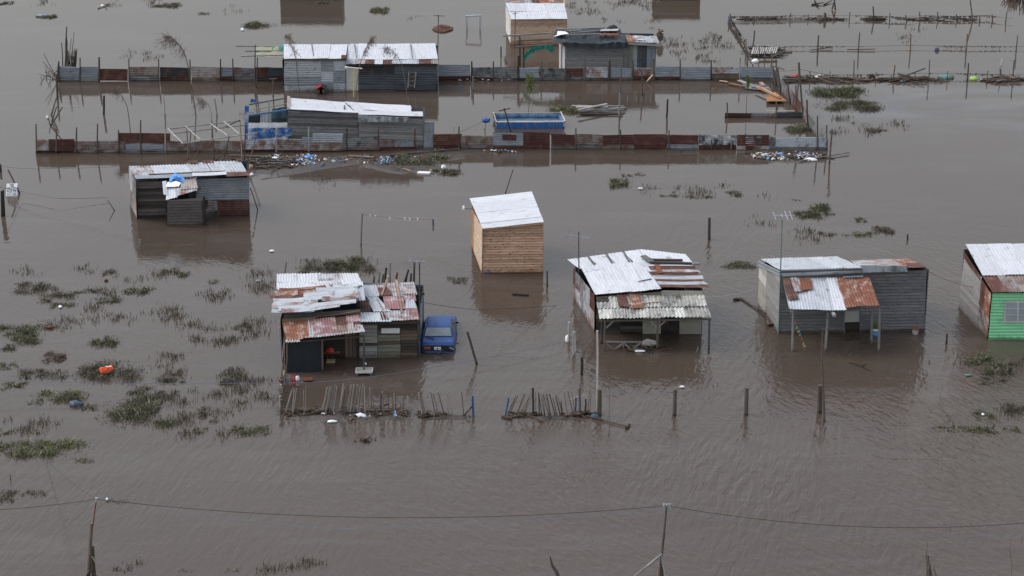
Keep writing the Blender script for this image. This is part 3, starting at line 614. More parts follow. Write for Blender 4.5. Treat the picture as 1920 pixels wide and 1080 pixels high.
B = MB(); B.box(G(916, 512) + Vector((0, -.1, .05)), Vector((.05, 0, 0)), Vector((0, .05, 0)), Vector((0, 0, .1))); tag(B.obj('blue_bottle', 'blue_tarp', None, G(916, 512)), 'small blue bottle floating against the pine hut front', 'bottle')
# ------------------------------------------------------------------ shack with the rusty patchwork roof
W = Wall((531, 673), (786, 669)); Y0 = W.p0.y; Yb = Y0 + 4.3
T = thing('rusty_shack', 'shack with a patchwork of rusty, red and white roof sheets beside the blue car', 'shack', G(660, 672))
fw = sub(T, 'wall')
planks(fw, W, sink(W.q((674, 671), (707.5, 670.5), (707.5, 602), (674, 602))), .2, ['pale_wood', 'pale_wood', 'grey_wood_light'])
piece(fw, W, W.q((674, 648), (708, 647), (708, 642), (674, 642)), 'dark_wood', 'plank', .03, .03)
planks(fw, W, sink(W.q((708.5, 670.5), (751, 670), (751, 645), (708.5, 646))), .17, ['green_wood'])
planks(fw, W, W.q((708.5, 645), (751, 644), (751, 627), (708.5, 628)), .17, ['brown_wood', 'green_wood'])
planks(fw, W, W.q((708.5, 627), (751, 626), (751, 601), (708.5, 602)), .2, ['dark_wood', 'brown_wood'])
planks(fw, W, sink(W.q((752, 670), (783, 669.5), (783, 601), (752, 601))), .17, ['dark_wood', 'brown_wood', 'dark_wood'])
planks(fw, W, W.q((533, 606), (675, 603), (675, 580), (533, 590)), .16, ['brown_wood', 'grey_brown'], lift=-.02)
wi = piece(fw, W, W.q((715, 624), (749, 624), (750, 616), (748, 614.5), (715, 615)), 'white_plastic', 'window_board', .03, .03)
planks(fw, W, sink(W.q((606, 672), (640, 672), (640, 600), (606, 600))), .2, ['dark_wood'])
planks(fw, W, sink(W.q((640, 672), (674, 671), (674, 600), (640, 600))), .17, ['dark_wood', 'brown_wood'], along='v')
planks(fw, W, sink(W.q((531, 673), (606, 672), (606, 600), (531, 600))), .2, ['dark_wood'])
a, b_ = G(531, 673), G(785, 669); d, c_ = a + Vector((0, 4.2, 0)), b_ + Vector((.1, 4.2, 0))
back_shell(fw, a, b_, c_, d, 2.2, 1.85, 2.2, 2.5)
sheets(fw, Wall3(d, a), [(0, -.25), (4.2, -.25), (4.2, 2.0), (0, 2.5)], 3, 1, ['galv_rusty', 'pale_pink', 'rust'], ridge='h', name='wall_sheet')
ro = sub(T, 'roof'); r = Roof((677, 606, Y0 - .25), (789, 603, Y0 - .25), (683, 537, Yb))
S = [([(676, 606), (735, 605.5), (728, 588), (672, 588)], 'light_sheet', .02), ([(727, 604), (767, 603), (765, 584), (725, 585)], 'light_rusty', .03), ([(762, 603), (788, 602), (783, 582), (760, 583)], 'pink_sheet', .05), ([(714, 603), (728, 603), (722, 586), (712, 586)], 'rust', .035),
     ([(700, 588), (733, 587), (706, 556), (684, 557)], 'light_sheet', .04), ([(677, 588), (696, 587), (690, 562), (674, 562)], 'rust', .055), ([(722, 584), (762, 583), (756, 558), (717, 558)], 'pink_sheet', .05), ([(760, 583), (784, 582), (778, 566), (760, 566)], 'light_sheet', .075), ([(758, 568), (780, 567), (779, 557), (755, 557)], 'pink_sheet', .06),
     ([(678, 562), (706, 561), (690, 537), (668, 538)], 'light_sheet', .03), ([(684, 560), (716, 559), (706, 537), (682, 538)], 'light_sheet', .07), ([(712, 560), (736, 558), (727, 542), (706, 543)], 'rust', .085), ([(704, 545), (732, 544), (727, 533.5), (700, 535)], 'light_rusty', .04), ([(729, 558), (760, 558), (754, 534), (726, 534)], 'light_rusty', .055), ([(752, 557), (783, 556), (776, 533), (750, 534)], 'light_rusty', .065), ([(755, 556), (782, 555), (780, 546), (755, 547)], 'pale_pink', .09)]
for pts, m_, l_ in S: csheet(ro, r, r.q(*pts), m_, lift=l_, pitch=.13, amp=.022, name='roof_sheet', jit=.03)
beamobj(ro, 'rafter', A(675, 607.5, Y0 - .2), A(788, 604.5, Y0 - .2), .07, .09, 'dark_wood')
rl = Roof((530, 600, Y0 - .4), (677, 592, Y0 - .4), (521, 520, Yb))
shell_now(rl, r)
S = [([(522, 546), (600, 546), (598, 519), (521, 520)], 'white_peel_', .02), ([(521, 545), (560, 545), (556, 518), (521, 520)], 'white_sheet', .05), ([(556, 540), (604, 540), (600, 517), (554, 518)], 'white_sheet', .04), ([(600, 541), (645, 541), (640, 518), (598, 517)], 'light_rusty', .05), ([(640, 541), (684, 541), (672, 517), (636, 519)], 'white_sheet', .07), ([(522, 549), (600, 547), (598, 536), (521, 537)], 'white_sheet', .09), ([(572, 544), (678, 541), (672, 530), (570, 534)], 'white_sheet', .10),
     ([(664, 570), (684, 568), (682, 533), (660, 536)], 'light_sheet', .06)]
for pts, m_, l_ in S: csheet(ro, rl, rl.q(*pts), 'white_sheet' if m_.endswith('_') else m_, lift=l_, pitch=.14, amp=.022, name='roof_sheet', jit=.08, dent=.02, bend=.03)
S = [([(524, 552), (624, 546), (624, 541), (524, 548)], 'rust_bright', .16), ([(612, 549), (674, 545), (670, 538), (612, 542)], 'light_sheet', .18), ([(517, 563), (600, 556), (598, 548), (517, 554)], 'rust_bright', .2), ([(594, 560), (668, 556), (664, 544), (594, 549)], 'light_sheet', .22), ([(507, 571), (575, 565), (572, 560), (507, 565)], 'rust', .24), ([(516, 566), (560, 563), (558, 553), (516, 556)], 'rust_bright', .26),
     ([(571, 575), (672, 566), (670, 550), (571, 560)], 'light_sheet', .3), ([(513, 583), (585, 578), (583, 566), (513, 572)], 'light_sheet', .27), ([(606, 578), (674, 572), (673, 562), (606, 569)], 'rust_pale', .34), ([(511, 591), (600, 583), (598, 574), (511, 580)], 'light_rusty', .30), ([(524, 597), (670, 581), (670, 573), (523, 586)], 'light_sheet', .38), ([(510, 598), (592, 597), (592, 590), (510, 591)], 'light_sheet', .30), ([(530, 602), (640, 591), (640, 585), (528, 594)], 'light_rusty', .42)]
for pts, m_, l_ in S: csheet(ro, rl, rl.q(*pts), m_, lift=l_ * .8, ridge='h', pitch=.33, amp=.012, name='roof_sheet', jit=.04, dent=.02, bend=.04)
for p, q in (((530, 601), (676, 590)), ((592, 597), (676, 585))): beamobj(ro, 'rafter', A(*p, Y0 - .3), A(*q, Y0 - .3), .1, .14, 'brown_wood')
Wp = Wall((538, 698), (684, 693)); Yp = Wp.p0.y
aw = sub(T, 'awning'); rp = Roof((537, 641, Yp - .1), (683, 628, Yp - .1), (530, 602, Y0 - .1))
S = [([(536, 641), (569, 638), (562, 600), (529, 603)], 'rust_bright', .02), ([(560, 636), (588, 634), (580, 599), (558, 601)], 'rust_bright', .04), ([(581, 636), (594, 635), (586, 600), (576, 600)], 'light_sheet', .06), ([(589, 636), (636, 630), (630, 597), (583, 600)], 'pink_sheet', .07), ([(634, 630), (660, 629), (655, 609), (630, 611)], 'tan_sheet', .05), ([(628, 613), (652, 611), (648, 594), (625, 597)], 'rust', .04), ([(654, 629), (670, 628), (664, 607), (652, 609)], 'pale_pink', .06), ([(666, 628), (684, 626), (680, 612), (664, 613)], 'light_rusty', .05), ([(664, 618), (679, 617), (676, 606), (662, 607)], 'rust', .08), ([(650, 609), (677, 606), (674, 592), (648, 595)], 'pink_sheet', .07)]
for pts, m_, l_ in S: csheet(aw, rp, rp.q(*pts), m_, lift=l_, pitch=.13, amp=.022, name='roof_sheet', jit=.03)
csheet(aw, rp, rp.q((536, 644), (563, 642), (562, 636), (535, 638)), 'fibre_cement', lift=.03, pitch=.13, amp=.022, name='roof_sheet')
csheet(aw, rp, rp.q((592, 637), (682, 627), (681, 624), (591, 633)), 'light_rusty', lift=.09, pitch=.13, amp=.022, name='roof_sheet')
for x, y0, y1 in ((538, 700, 642), (604.5, 699, 636), (682.5, 694, 629)): stickobj(aw, 'post', A(x, y0 + 3, Yp), A(x, y1, Yp), .045, .04, 'brown_wood' if x < 650 else 'dark_tube')
beamobj(aw, 'beam', A(537, 643, Yp), A(683, 630, Yp), .06, .08, 'dark_wood')
csheet(aw, Wp, sink(Wp.q((538, 698), (604, 698), (604, 636), (537, 641)), .0, .1), 'black_tarp', name='black_tarp', pitch=.7, amp=.03, dent=.02)
g = G(537, 698); wl = Wall3(up(g, 0) + Vector((-.15, 1.8, 0)), g)
csheet(aw, wl, [(0, .2), (1.75, .2), (1.75, 1.5), (0, 1.9)], 'galv_rusty', name='side_sheet', ridge='h'); csheet(aw, wl, [(0, -.2), (1.75, -.2), (1.75, .5), (0, .5)], 'pale_pink', name='side_sheet', ridge='h', lift=.02)
for k in range(5): stickobj(aw, 'side_pole', g + Vector((-.35 + R.uniform(-.1, .1), .6 + k * .7, -.2)), g + Vector((-.2 + R.uniform(-.15, .15), .6 + k * .7, 1.9 + R.uniform(-.2, .5))), .04, .03, 'pale_wood')
# loose timber on and behind the roof: each plank its own thing
def roof_plank(px0, px1, pl, label, mat='new_pine_pale', wd=.09):
    a, b_ = pl.to3(*pl.uv(*px0), .15), pl.to3(*pl.uv(*px1), .15); B = MB(); B.beam(a, b_, wd, .04); tag(B.obj('loose_plank', mat, None, (a + b_) / 2), label, 'plank', 'planks lying on roofs')
roof_plank((716, 559), (728, 522), r, 'shortest new plank lying on the rusty shack roof'); roof_plank((747, 562), (742, 529), r, 'middle new plank on the rusty shack roof'); roof_plank((754, 592), (744, 531), r, 'longest new plank on the rusty shack roof', wd=.08)
roof_plank((727, 602), (706, 563), r, 'thin white lath lying across the rusty shack roof', 'white_wood', .05)
zb = Yb + .6
for i, (p, q, m_, l_) in enumerate((((697, 560), (702, 518), 'post_wood', 'brown stub post'), ((706, 560), (712, 509), 'grey_wood_light', 'thin pale stick'), ((713, 560), (719, 514), 'post_wood', 'brown leaning post'), ((720, 560), (724, 502), 'dark_wood', 'dark leaning post'), ((731, 560), (731.5, 492), 'grey_wood_light', 'tall pale grey post'), ((737, 560), (745, 511), 'red_wood', 'reddish leaning post'), ((751, 552), (766, 506), 'dark_wood', 'dark post slanting over'), ((758, 552), (763, 515), 'dark_wood', 'short dark slanting post'), ((768, 555), (771, 513), 'dark_wood', 'stubby dark post'), ((776, 558), (777, 492), 'dark_wood', 'tall thick dark post'))):
    B = MB(); B.stick(A(*p, zb), A(*q, zb), .06, .05, 0, 7, .01, 2); tag(B.obj('leaning_post', m_, None, A(*p, zb)), l_ + ' rising behind the rusty shack roof', 'post', 'posts leaning behind the rusty shack')
B = MB(); B.stick(G(531, 548), A(537, 491, G(531, 548).y), .05, .03, 0, 7, .03, 3); tag(B.obj('leaning_post', 'brown_wood', None, G(531, 548)), 'lone leaning stick at the back corner of the rusty shack', 'post')
# things in the porch
K = thing('red_chair', 'red backed chair half under water inside the dark porch', 'chair', G(619, 675)); ky = G(619, 676).y
B = MB(); B.tube([A(612, 658, ky), A(619, 657, ky), A(626, 658, ky)], [.12, .17, .12], 0, 8); B.obj('backrest', 'red_paint', K)
B = MB(); B.box(A(621, 674, ky) + Vector((0, -.2, 0)), Vector((.2, 0, 0)), Vector((0, .2, 0)), Vector((0, 0, .03))); B.obj('seat', 'cardboard', K)
for s_ in (-1, 1): stickobj(K, 'leg', A(619 + s_ * 5, 678, ky), A(619 + s_ * 5, 656, ky), .02, mat='dark_tube', wob=0)
beamobj(tag(thing('shelf_board', 'orange board nailed behind the red chair in the porch', 'board', A(622, 662, Y0))), 'board', A(607, 662, Y0 - .12), A(638, 661, Y0 - .12), .03, .12, 'orange_board')
K = thing('white_table', 'white framed tray table in the water before the porch post', 'table', G(683, 699)); kc = G(683, 700) + Vector((0, 0, .12))
B = MB(); B.box(kc, Vector((.36, 0, 0)), Vector((0, .28, 0)), Vector((0, 0, .015))); B.obj('tabletop', 'panel_pale', K)
for s_ in (-1, 1): beamobj(K, 'rim', kc + Vector((-.4, s_ * .3, .03)), kc + Vector((.4, s_ * .3, .03)), .05, .06, 'white_wood'); beamobj(K, 'rim', kc + Vector((s_ * .385, -.3, .04)), kc + Vector((s_ * .385, .3, .04)), .05, .06, 'white_wood')
for sx_ in (-1, 1):
    for sy_ in (-1, 1): stickobj(K, 'leg', kc + Vector((sx_ * .33, sy_ * .25, -.5)), kc + Vector((sx_ * .33, sy_ * .25, -.02)), .02, mat='metal_tube', wob=0)
K = thing('plastic_chair', 'tipped red tube chair on the mud beside the black tarp', 'chair', G(551, 722))
for p, q in (((549, 722), (546, 704)), ((554, 721), (552, 703)), ((528, 725), (523, 711)), ((549, 720), (555, 718)), ((547, 712), (553, 711))): stickobj(K, 'tube', A(*p, G(551, 723).y), A(*q, G(551, 723).y), .03, mat='red_paint', wob=0)
B = MB(); B.box(G(577, 714) + Vector((0, 0, .08)), Vector((.22, .05, 0)), Vector((-.05, .22, 0)), Vector((0, 0, .02))); tag(B.obj('red_crate_lid', 'red_wood', None, G(577, 714)), 'faded red lid lying flat on the mud by the porch', 'lid')
def lump(name, px, py, w_, h_, mat, label, cat, z=.05, n=7, tall=None):
    c_ = G(px, py); s_ = ppm(py); rx = w_ / s_ / 2; hz = tall or max(.05, h_ / s_ * .55); ry = min(rx, max(.06, h_ / s_ * .8)); B = MB(); rings = 4; N = 11
    B.v.append((c_.x, c_.y, z + hz))
    ph = [R.uniform(.75, 1.2) for _ in range(N)]
    for r_ in range(1, rings + 1):
        a = r_ / rings * math.pi * .6
        for k in range(N):
            t = 2 * math.pi * k / N; q = math.sin(a) * ph[k]; B.v.append((c_.x + rx * q * math.cos(t) * R.uniform(.9, 1.1), c_.y + ry * q * math.sin(t), z + hz * math.cos(a) * R.uniform(.8, 1.2)))
    for k in range(N): B.face([0, 1 + k, 1 + (k + 1) % N])
    for r_ in range(rings - 1):
        for k in range(N): a = 1 + r_ * N + k; b2 = 1 + r_ * N + (k + 1) % N; B.face([a, a + N, b2 + N, b2])
    return tag(B.obj(name, mat, None, c_), label, cat)
lump('cooking_pot', 558, 714, 8, 8, 'white_plastic', 'round white pot on the mud beside the red chair', 'pot', tall=.2)
lump('plastic_cup', 685, 684, 5, 4, 'white_plastic', 'small white cup floating behind the tray table', 'cup')
# blue car: lofted from cross sections, nose away from us, water up to its bumper
CL = G(820.5, 661); K = thing('blue_car', 'old blue sedan seen from behind, sunk to its bumper beside the rusty shack', 'car', CL)
def carp(x, y, z): return (CL.x + x + y * .012, CL.y + y, CL.z + z)
def loft(name, secs, mat, cap=True, smooth=True):
    B = MB(); N = len(secs[0][1])
    for y, pr in secs:
        for x, z in pr: B.v.append(carp(x, y, z))
    for i in range(len(secs) - 1):
        for k in range(N - 1): a = i * N + k; B.face([a, a + 1, a + N + 1, a + N])
    if cap: B.face(list(range(N))[::-1]); B.face([(len(secs) - 1) * N + k for k in range(N)])
    return B.obj(name, mat, K, smooth=smooth)
metal('car_paint', (.028, .085, .255), second=(.09, .045, .03), amt=.0, rough=.5, dirt=.25, var=0); plain('car_dark', (.012, .014, .02), .4, 0); plain('lamp_red', (.22, .035, .02), .35, 0); plain('lamp_amber', (.30, .15, .05), .35, 0); plain('car_glass', (.16, .20, .22), .12, 0, .3, 3, .6); plain('chrome', (.10, .11, .13), .3, 0, .2, 4, .5, .6)
def prof(wb, ws, zs, zt):  # half widths at the sill and shoulder, shoulder height, top height
    return [(-wb, -.35), (-ws, .05), (-ws, zs - .10), (-ws * .965, zs), (-ws * .86, zt - .012), (-ws * .4, zt), (0, zt + .008), (ws * .4, zt), (ws * .86, zt - .012), (ws * .965, zs), (ws, zs - .10), (ws, .05), (wb, -.35)]
body = loft('body', [(0.0, prof(.66, .74, .34, .37)), (.05, prof(.70, .78, .42, .45)), (.35, prof(.74, .80, .44, .475)), (.80, prof(.76, .815, .46, .50)), (1.6, prof(.76, .82, .47, .51)), (2.6, prof(.76, .82, .46, .50)), (3.2, prof(.76, .81, .42, .46)), (3.9, prof(.74, .79, .36, .40)), (4.2, prof(.68, .74, .30, .33))], 'car_paint')
def cab(w_, z): return [(-w_, z - .0), (-w_ * .9, z + .035), (-w_ * .4, z + .05), (0, z + .055), (w_ * .4, z + .05), (w_ * .9, z + .035), (w_, z)]
B = MB()
secs = [(.72, .735, .47), (1.17, .63, .86), (1.30, .61, .905), (2.35, .60, .915), (2.50, .62, .87), (3.05, .73, .46)]
top = []
N = 9
for y, w_, z in secs:
    for x, zz in [(-.76 if z < .6 else -w_ - (.9 - z) * .1 - .09 if False else -(w_ + (z - .47) * .0), z)] + [(-w_ * .88, z + .03), (-w_ * .5, z + .045), (0, z + .05), (w_ * .5, z + .045), (w_ * .88, z + .03), (w_, z)]: B.v.append(carp(x, y, zz))
N = 7
for i in range(len(secs) - 1):
    for k in range(N - 1): a = i * N + k; B.face([a, a + 1, a + N + 1, a + N])
b0 = len(B.v)   # cabin sides down to the shoulder
for s_ in (-1, 1):
    base = len(B.v)
    for y, w_, z in secs: B.v.append(carp(s_ * w_, y, z)); B.v.append(carp(s_ * .765, y, .46))
    for i in range(len(secs) - 1): a = base + 2 * i; B.face([a, a + 1, a + 3, a + 2])
B.obj('cabin', 'car_paint', K, smooth=True)
def carq(name, pts, mat, par=None, th=.012, nrm=(0, -1, 0)):
    B = MB(); n3 = Vector(nrm).normalized() * th; P_ = [Vector(carp(*p)) for p in pts]; N = len(P_)
    for p in P_: B.v.append(tuple(p + n3))
    for p in P_: B.v.append(tuple(p - n3 * .3))
    B.face(list(range(N))); 
    for i in range(N): j = (i + 1) % N; B.face([j, i, N + i, N + j])
    return B.obj(name, mat, par or K)
nr = (0, -.66, .75)
carq('window_seal', [(-.675, .745, .535), (.675, .745, .535), (.60, 1.12, .868), (-.60, 1.12, .868)], 'car_dark', th=.022, nrm=nr)
carq('rear_window', [(-.65, .760, .548), (.65, .760, .548), (.575, 1.105, .853), (-.575, 1.105, .853)], 'car_glass', th=.035, nrm=nr)
for s_ in (-1, 1):
    for y0, y1, y2, y3 in ((1.10, 1.85, 1.80, 1.32), (1.92, 2.85, 2.48, 1.88)):
        w0, w1 = s_ * .755, s_ * .635
        carq('side_window', [(w0, y0, .52), (w0, y1, .52), (w1, y2, .85), (w1, y3, .85)][::s_], 'car_glass', th=.015, nrm=(s_, 0, .3))
    carq('side_trim', [(s_ * .822, .3, .22), (s_ * .822, 3.6, .22), (s_ * .822, 3.6, .26), (s_ * .822, .3, .26)][::s_], 'chrome', th=.012, nrm=(s_, 0, 0))
    B = MB(); B.box(Vector(carp(s_ * .86, 2.62, .56)), Vector((.07, 0, 0)), Vector((0, .03, 0)), Vector((0, 0, .045))); B.obj('mirror', 'car_dark', K)
carq('boot_lid', [(-.70, .09, .468), (.70, .09, .468), (.69, .70, .520), (-.69, .70, .520)], 'car_paint', th=.014, nrm=(0, 0, 1))
carq('rear_panel', [(-.70, -.02, .14), (.70, -.02, .14), (.70, .0, .36), (-.70, .0, .36)], 'car_dark', th=.012)
lp = carq('tail_lamp', [(-.66, -.03, .16), (-.34, -.03, .16), (-.34, -.02, .31), (-.66, -.02, .31)], 'lamp_red', th=.03); carq('amber_lens', [(-.64, -.05, .245), (-.36, -.05, .245), (-.36, -.045, .30), (-.64, -.045, .30)], 'lamp_amber', lp, th=.03)
lp = carq('tail_lamp', [(.36, -.03, .16), (.68, -.03, .16), (.68, -.02, .31), (.36, -.02, .31)], 'car_dark', th=.03); carq('broken_trim', [(.56, -.06, .27), (.78, -.06, .16), (.80, -.06, .20), (.60, -.06, .31)], 'cardboard', lp, th=.02)
pl_ = carq('number_plate', [(-.16, -.03, .165), (.16, -.03, .165), (.16, -.03, .295), (-.16, -.03, .295)], 'white_plastic', th=.03)
carq('plate_mark', [(-.03, -.055, .19), (.03, -.055, .19), (.03, -.055, .27), (-.03, -.055, .27)], 'car_dark', pl_, th=.015)
for x in (-.13, -.09, .055, .10): carq('plate_mark', [(x, -.055, .20), (x + .022, -.055, .20), (x + .022, -.055, .265), (x, -.055, .265)], 'grey_plastic', pl_, th=.012)
B = MB(); B.tube([carp(-.76, .02, .03), carp(-.6, -.10, .05), carp(-.2, -.12, .05), carp(.3, -.12, .04), carp(.62, -.10, .0), carp(.78, .04, -.02)], .055, 0, 8); B.obj('bumper', 'car_paint', K)
B = MB(); B.tube([carp(-.55, .66, .535), carp(-.5, .55, .55), carp(-.28, .58, .55), carp(-.2, .42, .55), carp(-.22, .30, .53)], .014, 0, 5); B.tube([carp(-.48, .55, .55), carp(-.30, .42, .54), carp(-.2, .33, .53)], .01, 0, 5); B.obj('wiper', 'car_dark', K)
for p, q in (((-.75, -.05, .0), (.1, -.35, .02)), ((.0, -.35, .0), (.22, -.12, .2))):
    B = MB(); B.beam(carp(*p), carp(*q), .05, .03); tag(B.obj('drift_board', 'brown_wood', None, carp(*p)), 'long board floating against the car bumper' if p[0] < -.5 else 'short broken slat propped on the car bumper', 'board')
def antenna(name, label, base, top, boomL, boomR, els, mast='dark_tube', r_=.03):
    T = thing(name, label, 'antenna', base); stickobj(T, 'mast', base, top, r_, r_ * .8, mat=mast, wob=0)
    stickobj(T, 'boom', boomL, boomR, .022, mat='metal_tube', wob=0)
    for t, ln, dz in els:
        c_ = Vector(boomL).lerp(Vector(boomR), t); v = Vector((.16 * ln, -.55 * ln, dz * ln)); stickobj(T, 'element', c_ - v * .5, c_ + v * .5, .014, mat='metal_tube', wob=0)
    return T
g = G(787, 671); gy = g.y
antenna('tv_antenna', 'tall antenna mast between the rusty shack and the blue car', g, A(786.5, 493, gy), A(763, 489, gy), A(797, 491, gy), ((.03, 1.1, .45), (.35, 1.0, .4), (.6, .8, .35), (.8, .8, .35), (.98, .7, .3)), 'dark_tube', .04)
B = MB(); B.box(A(789, 551, gy + .1), Vector((.18, 0, 0)), Vector((0, .02, 0)), Vector((0, 0, .06))); tag(B.obj('small_signboard', 'mossy_wood', None, A(789, 551, gy)), 'small blank board fixed to the antenna mast by the blue car', 'board')

# ------------------------------------------------------------------ shack with white roof and fibre cement awning
W = Wall((1118, 625), (1316, 626)); Y0 = W.p0.y; lw = Wall((1077, 558), (1116.5, 621)); Yb = G(1077, 558).y
T = thing('white_roofed_shack', 'shack with a broad white roof over an awning of dirty ribbed sheets on posts', 'shack', G(1215, 625))
fw = sub(T, 'wall')
planks(fw, W, sink(W.q((1118, 625), (1163, 625.5), (1163, 560), (1118, 560))), .2, ['dark_wood', 'grey_brown', 'dark_wood'])
planks(fw, W, sink(W.q((1163, 625.5), (1205, 625.5), (1205, 616), (1163, 616)), -.25, .2), .2, ['dark_wood'])
planks(fw, W, W.q((1163, 611), (1205, 611), (1205, 596), (1163, 596)), .5, ['dark_interior'])  # near-black panel painted as the shade inside the window opening
planks(fw, W, W.q((1163, 616), (1205, 616), (1205, 611), (1163, 611)), .2, ['grey_brown']); planks(fw, W, W.q((1163, 596), (1205, 596), (1205, 556), (1163, 556)), .2, ['grey_brown'])
planks(fw, W, sink(W.q((1205, 626), (1239, 626), (1239, 552), (1205, 552))), .27, ['panel_pale'], name='wall_board', gap=.008)
piece(fw, W, sink(W.q((1240, 626), (1273, 626), (1273, 590), (1240, 590))), 'black_sheet', 'door', .03, 0)
planks(fw, W, W.q((1240, 590), (1273, 590), (1273, 545), (1240, 545)), .27, ['panel_pale'], name='wall_board')
planks(fw, W, sink(W.q((1274, 626), (1314, 626), (1318, 545), (1274, 545))), .27, ['panel_pale'], name='wall_board', gap=.008)
L1 = lw.q((1077, 558), (1116.5, 621), (1116.5, 553), (1077, 502))
ls = sub(T, 'side_wall'); sheets(ls, lw, sink(L1), [0, .12, .36, .5, .78, 1], [0, .55, 1], ['rust_pale', 'light_rusty', 'galv', 'light_rusty', 'pale_pink', 'rust', 'galv_rusty', 'galv_rusty', 'light_rusty', 'rust'], pitch=.14, name='wall_sheet')
a, b_ = G(1117, 623), G(1316, 626); d = G(1077, 558); c_ = b_ + (d - a)
back_shell(fw, a, b_, c_, d, 1.9, 2.2, 2.4, 1.9)
ro = sub(T, 'roof'); r = Roof((1116, 556, Y0 - .1), (1240, 546, Y0 - .1), (1197, 469.5, Yb + .1))
for i, (x0, x1) in enumerate(((1064, 1105), (1103, 1139), (1137, 1171), (1169, 1199))):
    t0, t1 = (x0 - 1064) / 135, (x1 - 1064) / 135; csheet(ro, r, r.q((x0 + 22, 505.5 - t0 * 10), (x1 + 17, 505.5 - t1 * 10), (x1, 488.5 - t1 * 19), (x0, 488.5 - t0 * 19)), 'white_sheet', lift=.02 + .015 * (i % 2), pitch=.16, amp=.006, name='roof_sheet', jit=.01)
    if i: beamobj(ro, 'joint_strip', r.to3(*r.uv(x0 - 1, 488 - t0 * 19), .10), r.to3(*r.uv(x0 + 12, 503 - t0 * 10), .10), .09, .02, 'galv_dark')
for i, (x0, x1) in enumerate(((0, .26), (.25, .55), (.54, .8), (.79, 1))):
    f0 = lambda t: (1116 + 124 * t, 556 - 10.5 * t); f1 = lambda t: (1087 + 123 * t, 500.5 - 7 * t)
    csheet(ro, r, r.q(f0(x0), f0(x1), f1(x1), f1(x0)), 'white_sheet', lift=.06 + .014 * (i % 2), pitch=.16, amp=.006, name='roof_sheet', jit=.01)
rr = Roof((1242, 544, Y0 - .1), (1331, 541, Y0 - .1), (1199, 469.5, Yb + .1))
shell_now(r, rr)
csheet(ro, rr, rr.q((1213, 495), (1301, 497.5), (1285, 478.5), (1198, 470)), 'white_sheet', lift=.05, pitch=.16, amp=.012, name='roof_sheet')
for y0, y1, m_, l_ in ((541, 535, 'rust', .03), (536, 531, 'light_sheet', .05), (532, 524.5, 'rust', .04), (526, 520, 'light_sheet', .06), (521, 513, 'rust', .05), (514, 509, 'light_rusty', .07), (510, 501, 'rust', .05), (502, 496, 'light_sheet', .07)):
    fl = lambda y: 1242 - (544 - y) * .86; fr_ = lambda y: 1331 - (541 - y) * .62
    csheet(ro, rr, rr.q((fl(y0), y0), (fr_(y0) - (y0 < 535) * R.uniform(0, 9), y0), (fr_(y1) - R.uniform(0, 6), y1), (fl(y1), y1)), m_, lift=l_, ridge='h', pitch=.2, amp=.012, name='roof_sheet')
csheet(ro, rr, rr.q((1233, 517), (1243, 517), (1237, 501), (1226, 501)), 'red_wood', lift=.1, name='roof_sheet')
for p, q, wd in (((1206, 486), (1222, 497), .3), ((1218, 493), (1280, 494), .16), ((1219, 498), (1298, 500), .16), ((1300, 500), (1312, 501), .25)): beamobj(ro, 'weight_board', rr.to3(*rr.uv(*p), .18), rr.to3(*rr.uv(*q), .18), wd, .08, 'grey_wood' if wd > .2 else 'dark_wood')
beamobj(ro, 'rafter', A(1118, 558.5, Y0 - .05), A(1240, 549, Y0 - .05), .06, .1, 'brown_wood'); beamobj(ro, 'rafter', A(1242, 548, Y0 - .05), A(1320, 549, Y0 - .05), .06, .16, 'panel_pale')
stickobj(ro, 'weight_stick', r.to3(*r.uv(1197, 533), .15), r.to3(*r.uv(1222, 528), .15), .03, mat='grey_wood')
aw = sub(T, 'awning'); Ya = G(1200, 657).y; ra = Roof((1124, 600, Ya - .1), (1334, 597, Ya - .1), (1118, 561, Y0 - .15))
for i in range(9):
    t0, t1 = i / 9, (i + 1.15) / 9; t1 = min(t1, 1)
    f0 = lambda t: (1124 + 210 * t, 600.5 - 4 * t); f1 = lambda t: (1121 + 206 * t, 582 - 4 * t); f2 = lambda t: (1118 + 202 * t, 560 - 6 * t)
    csheet(aw, ra, ra.q(f0(t0), f0(t1), f1(t1), f1(t0)), 'fibre_cement', lift=.02 + .01 * (i % 2), pitch=.177, amp=.032, name='roof_sheet', jit=.01)
    if i > 0: csheet(aw, ra, ra.q(f1(t0), f1(t1), f2(t1), f2(t0)), 'fibre_cement', lift=.06 + .01 * (i % 2), pitch=.177, amp=.032, name='roof_sheet', jit=.02)
csheet(aw, ra, ra.q((1120, 582), (1143, 581), (1143, 570), (1119, 571)), 'fibre_cement', lift=.05, pitch=.177, amp=.032, name='roof_sheet')
csheet(aw, ra, ra.q((1160, 581), (1180, 581), (1173, 556), (1155, 557)), 'rust', lift=.13, name='roof_sheet'); csheet(aw, ra, ra.q((1184, 585), (1206, 584), (1198, 554), (1178, 555)), 'rust_bright', lift=.14, name='roof_sheet')
csheet(aw, ra, ra.q((1120, 569), (1144, 568), (1143, 560), (1118, 561)), 'dark_wood', lift=.02, name='roof_sheet')
for i, (x, yb_, yt) in enumerate(((1134, 658, 600), (1232.5, 657, 599), (1329.5, 656, 598), (1128, 644, 601))):
    Yx = G(x, yb_).y; stickobj(aw, 'post', A(x - .7, yb_ + 4, Yx), A(x + .7, yt, Yx), .055, .05, 'post_wood', wob=.01)
for p, q in (((1137, 615), (1151, 601)), ((1231, 614), (1219, 601)), ((1234, 614), (1248, 601)), ((1328, 611), (1315, 600))): beamobj(aw, 'brace', A(*p, Ya), A(*q, Ya), .05, .05, 'grey_wood_light')
beamobj(aw, 'beam', A(1124, 601.5, Ya), A(1334, 598.5, Ya), .06, .08, 'grey_brown')
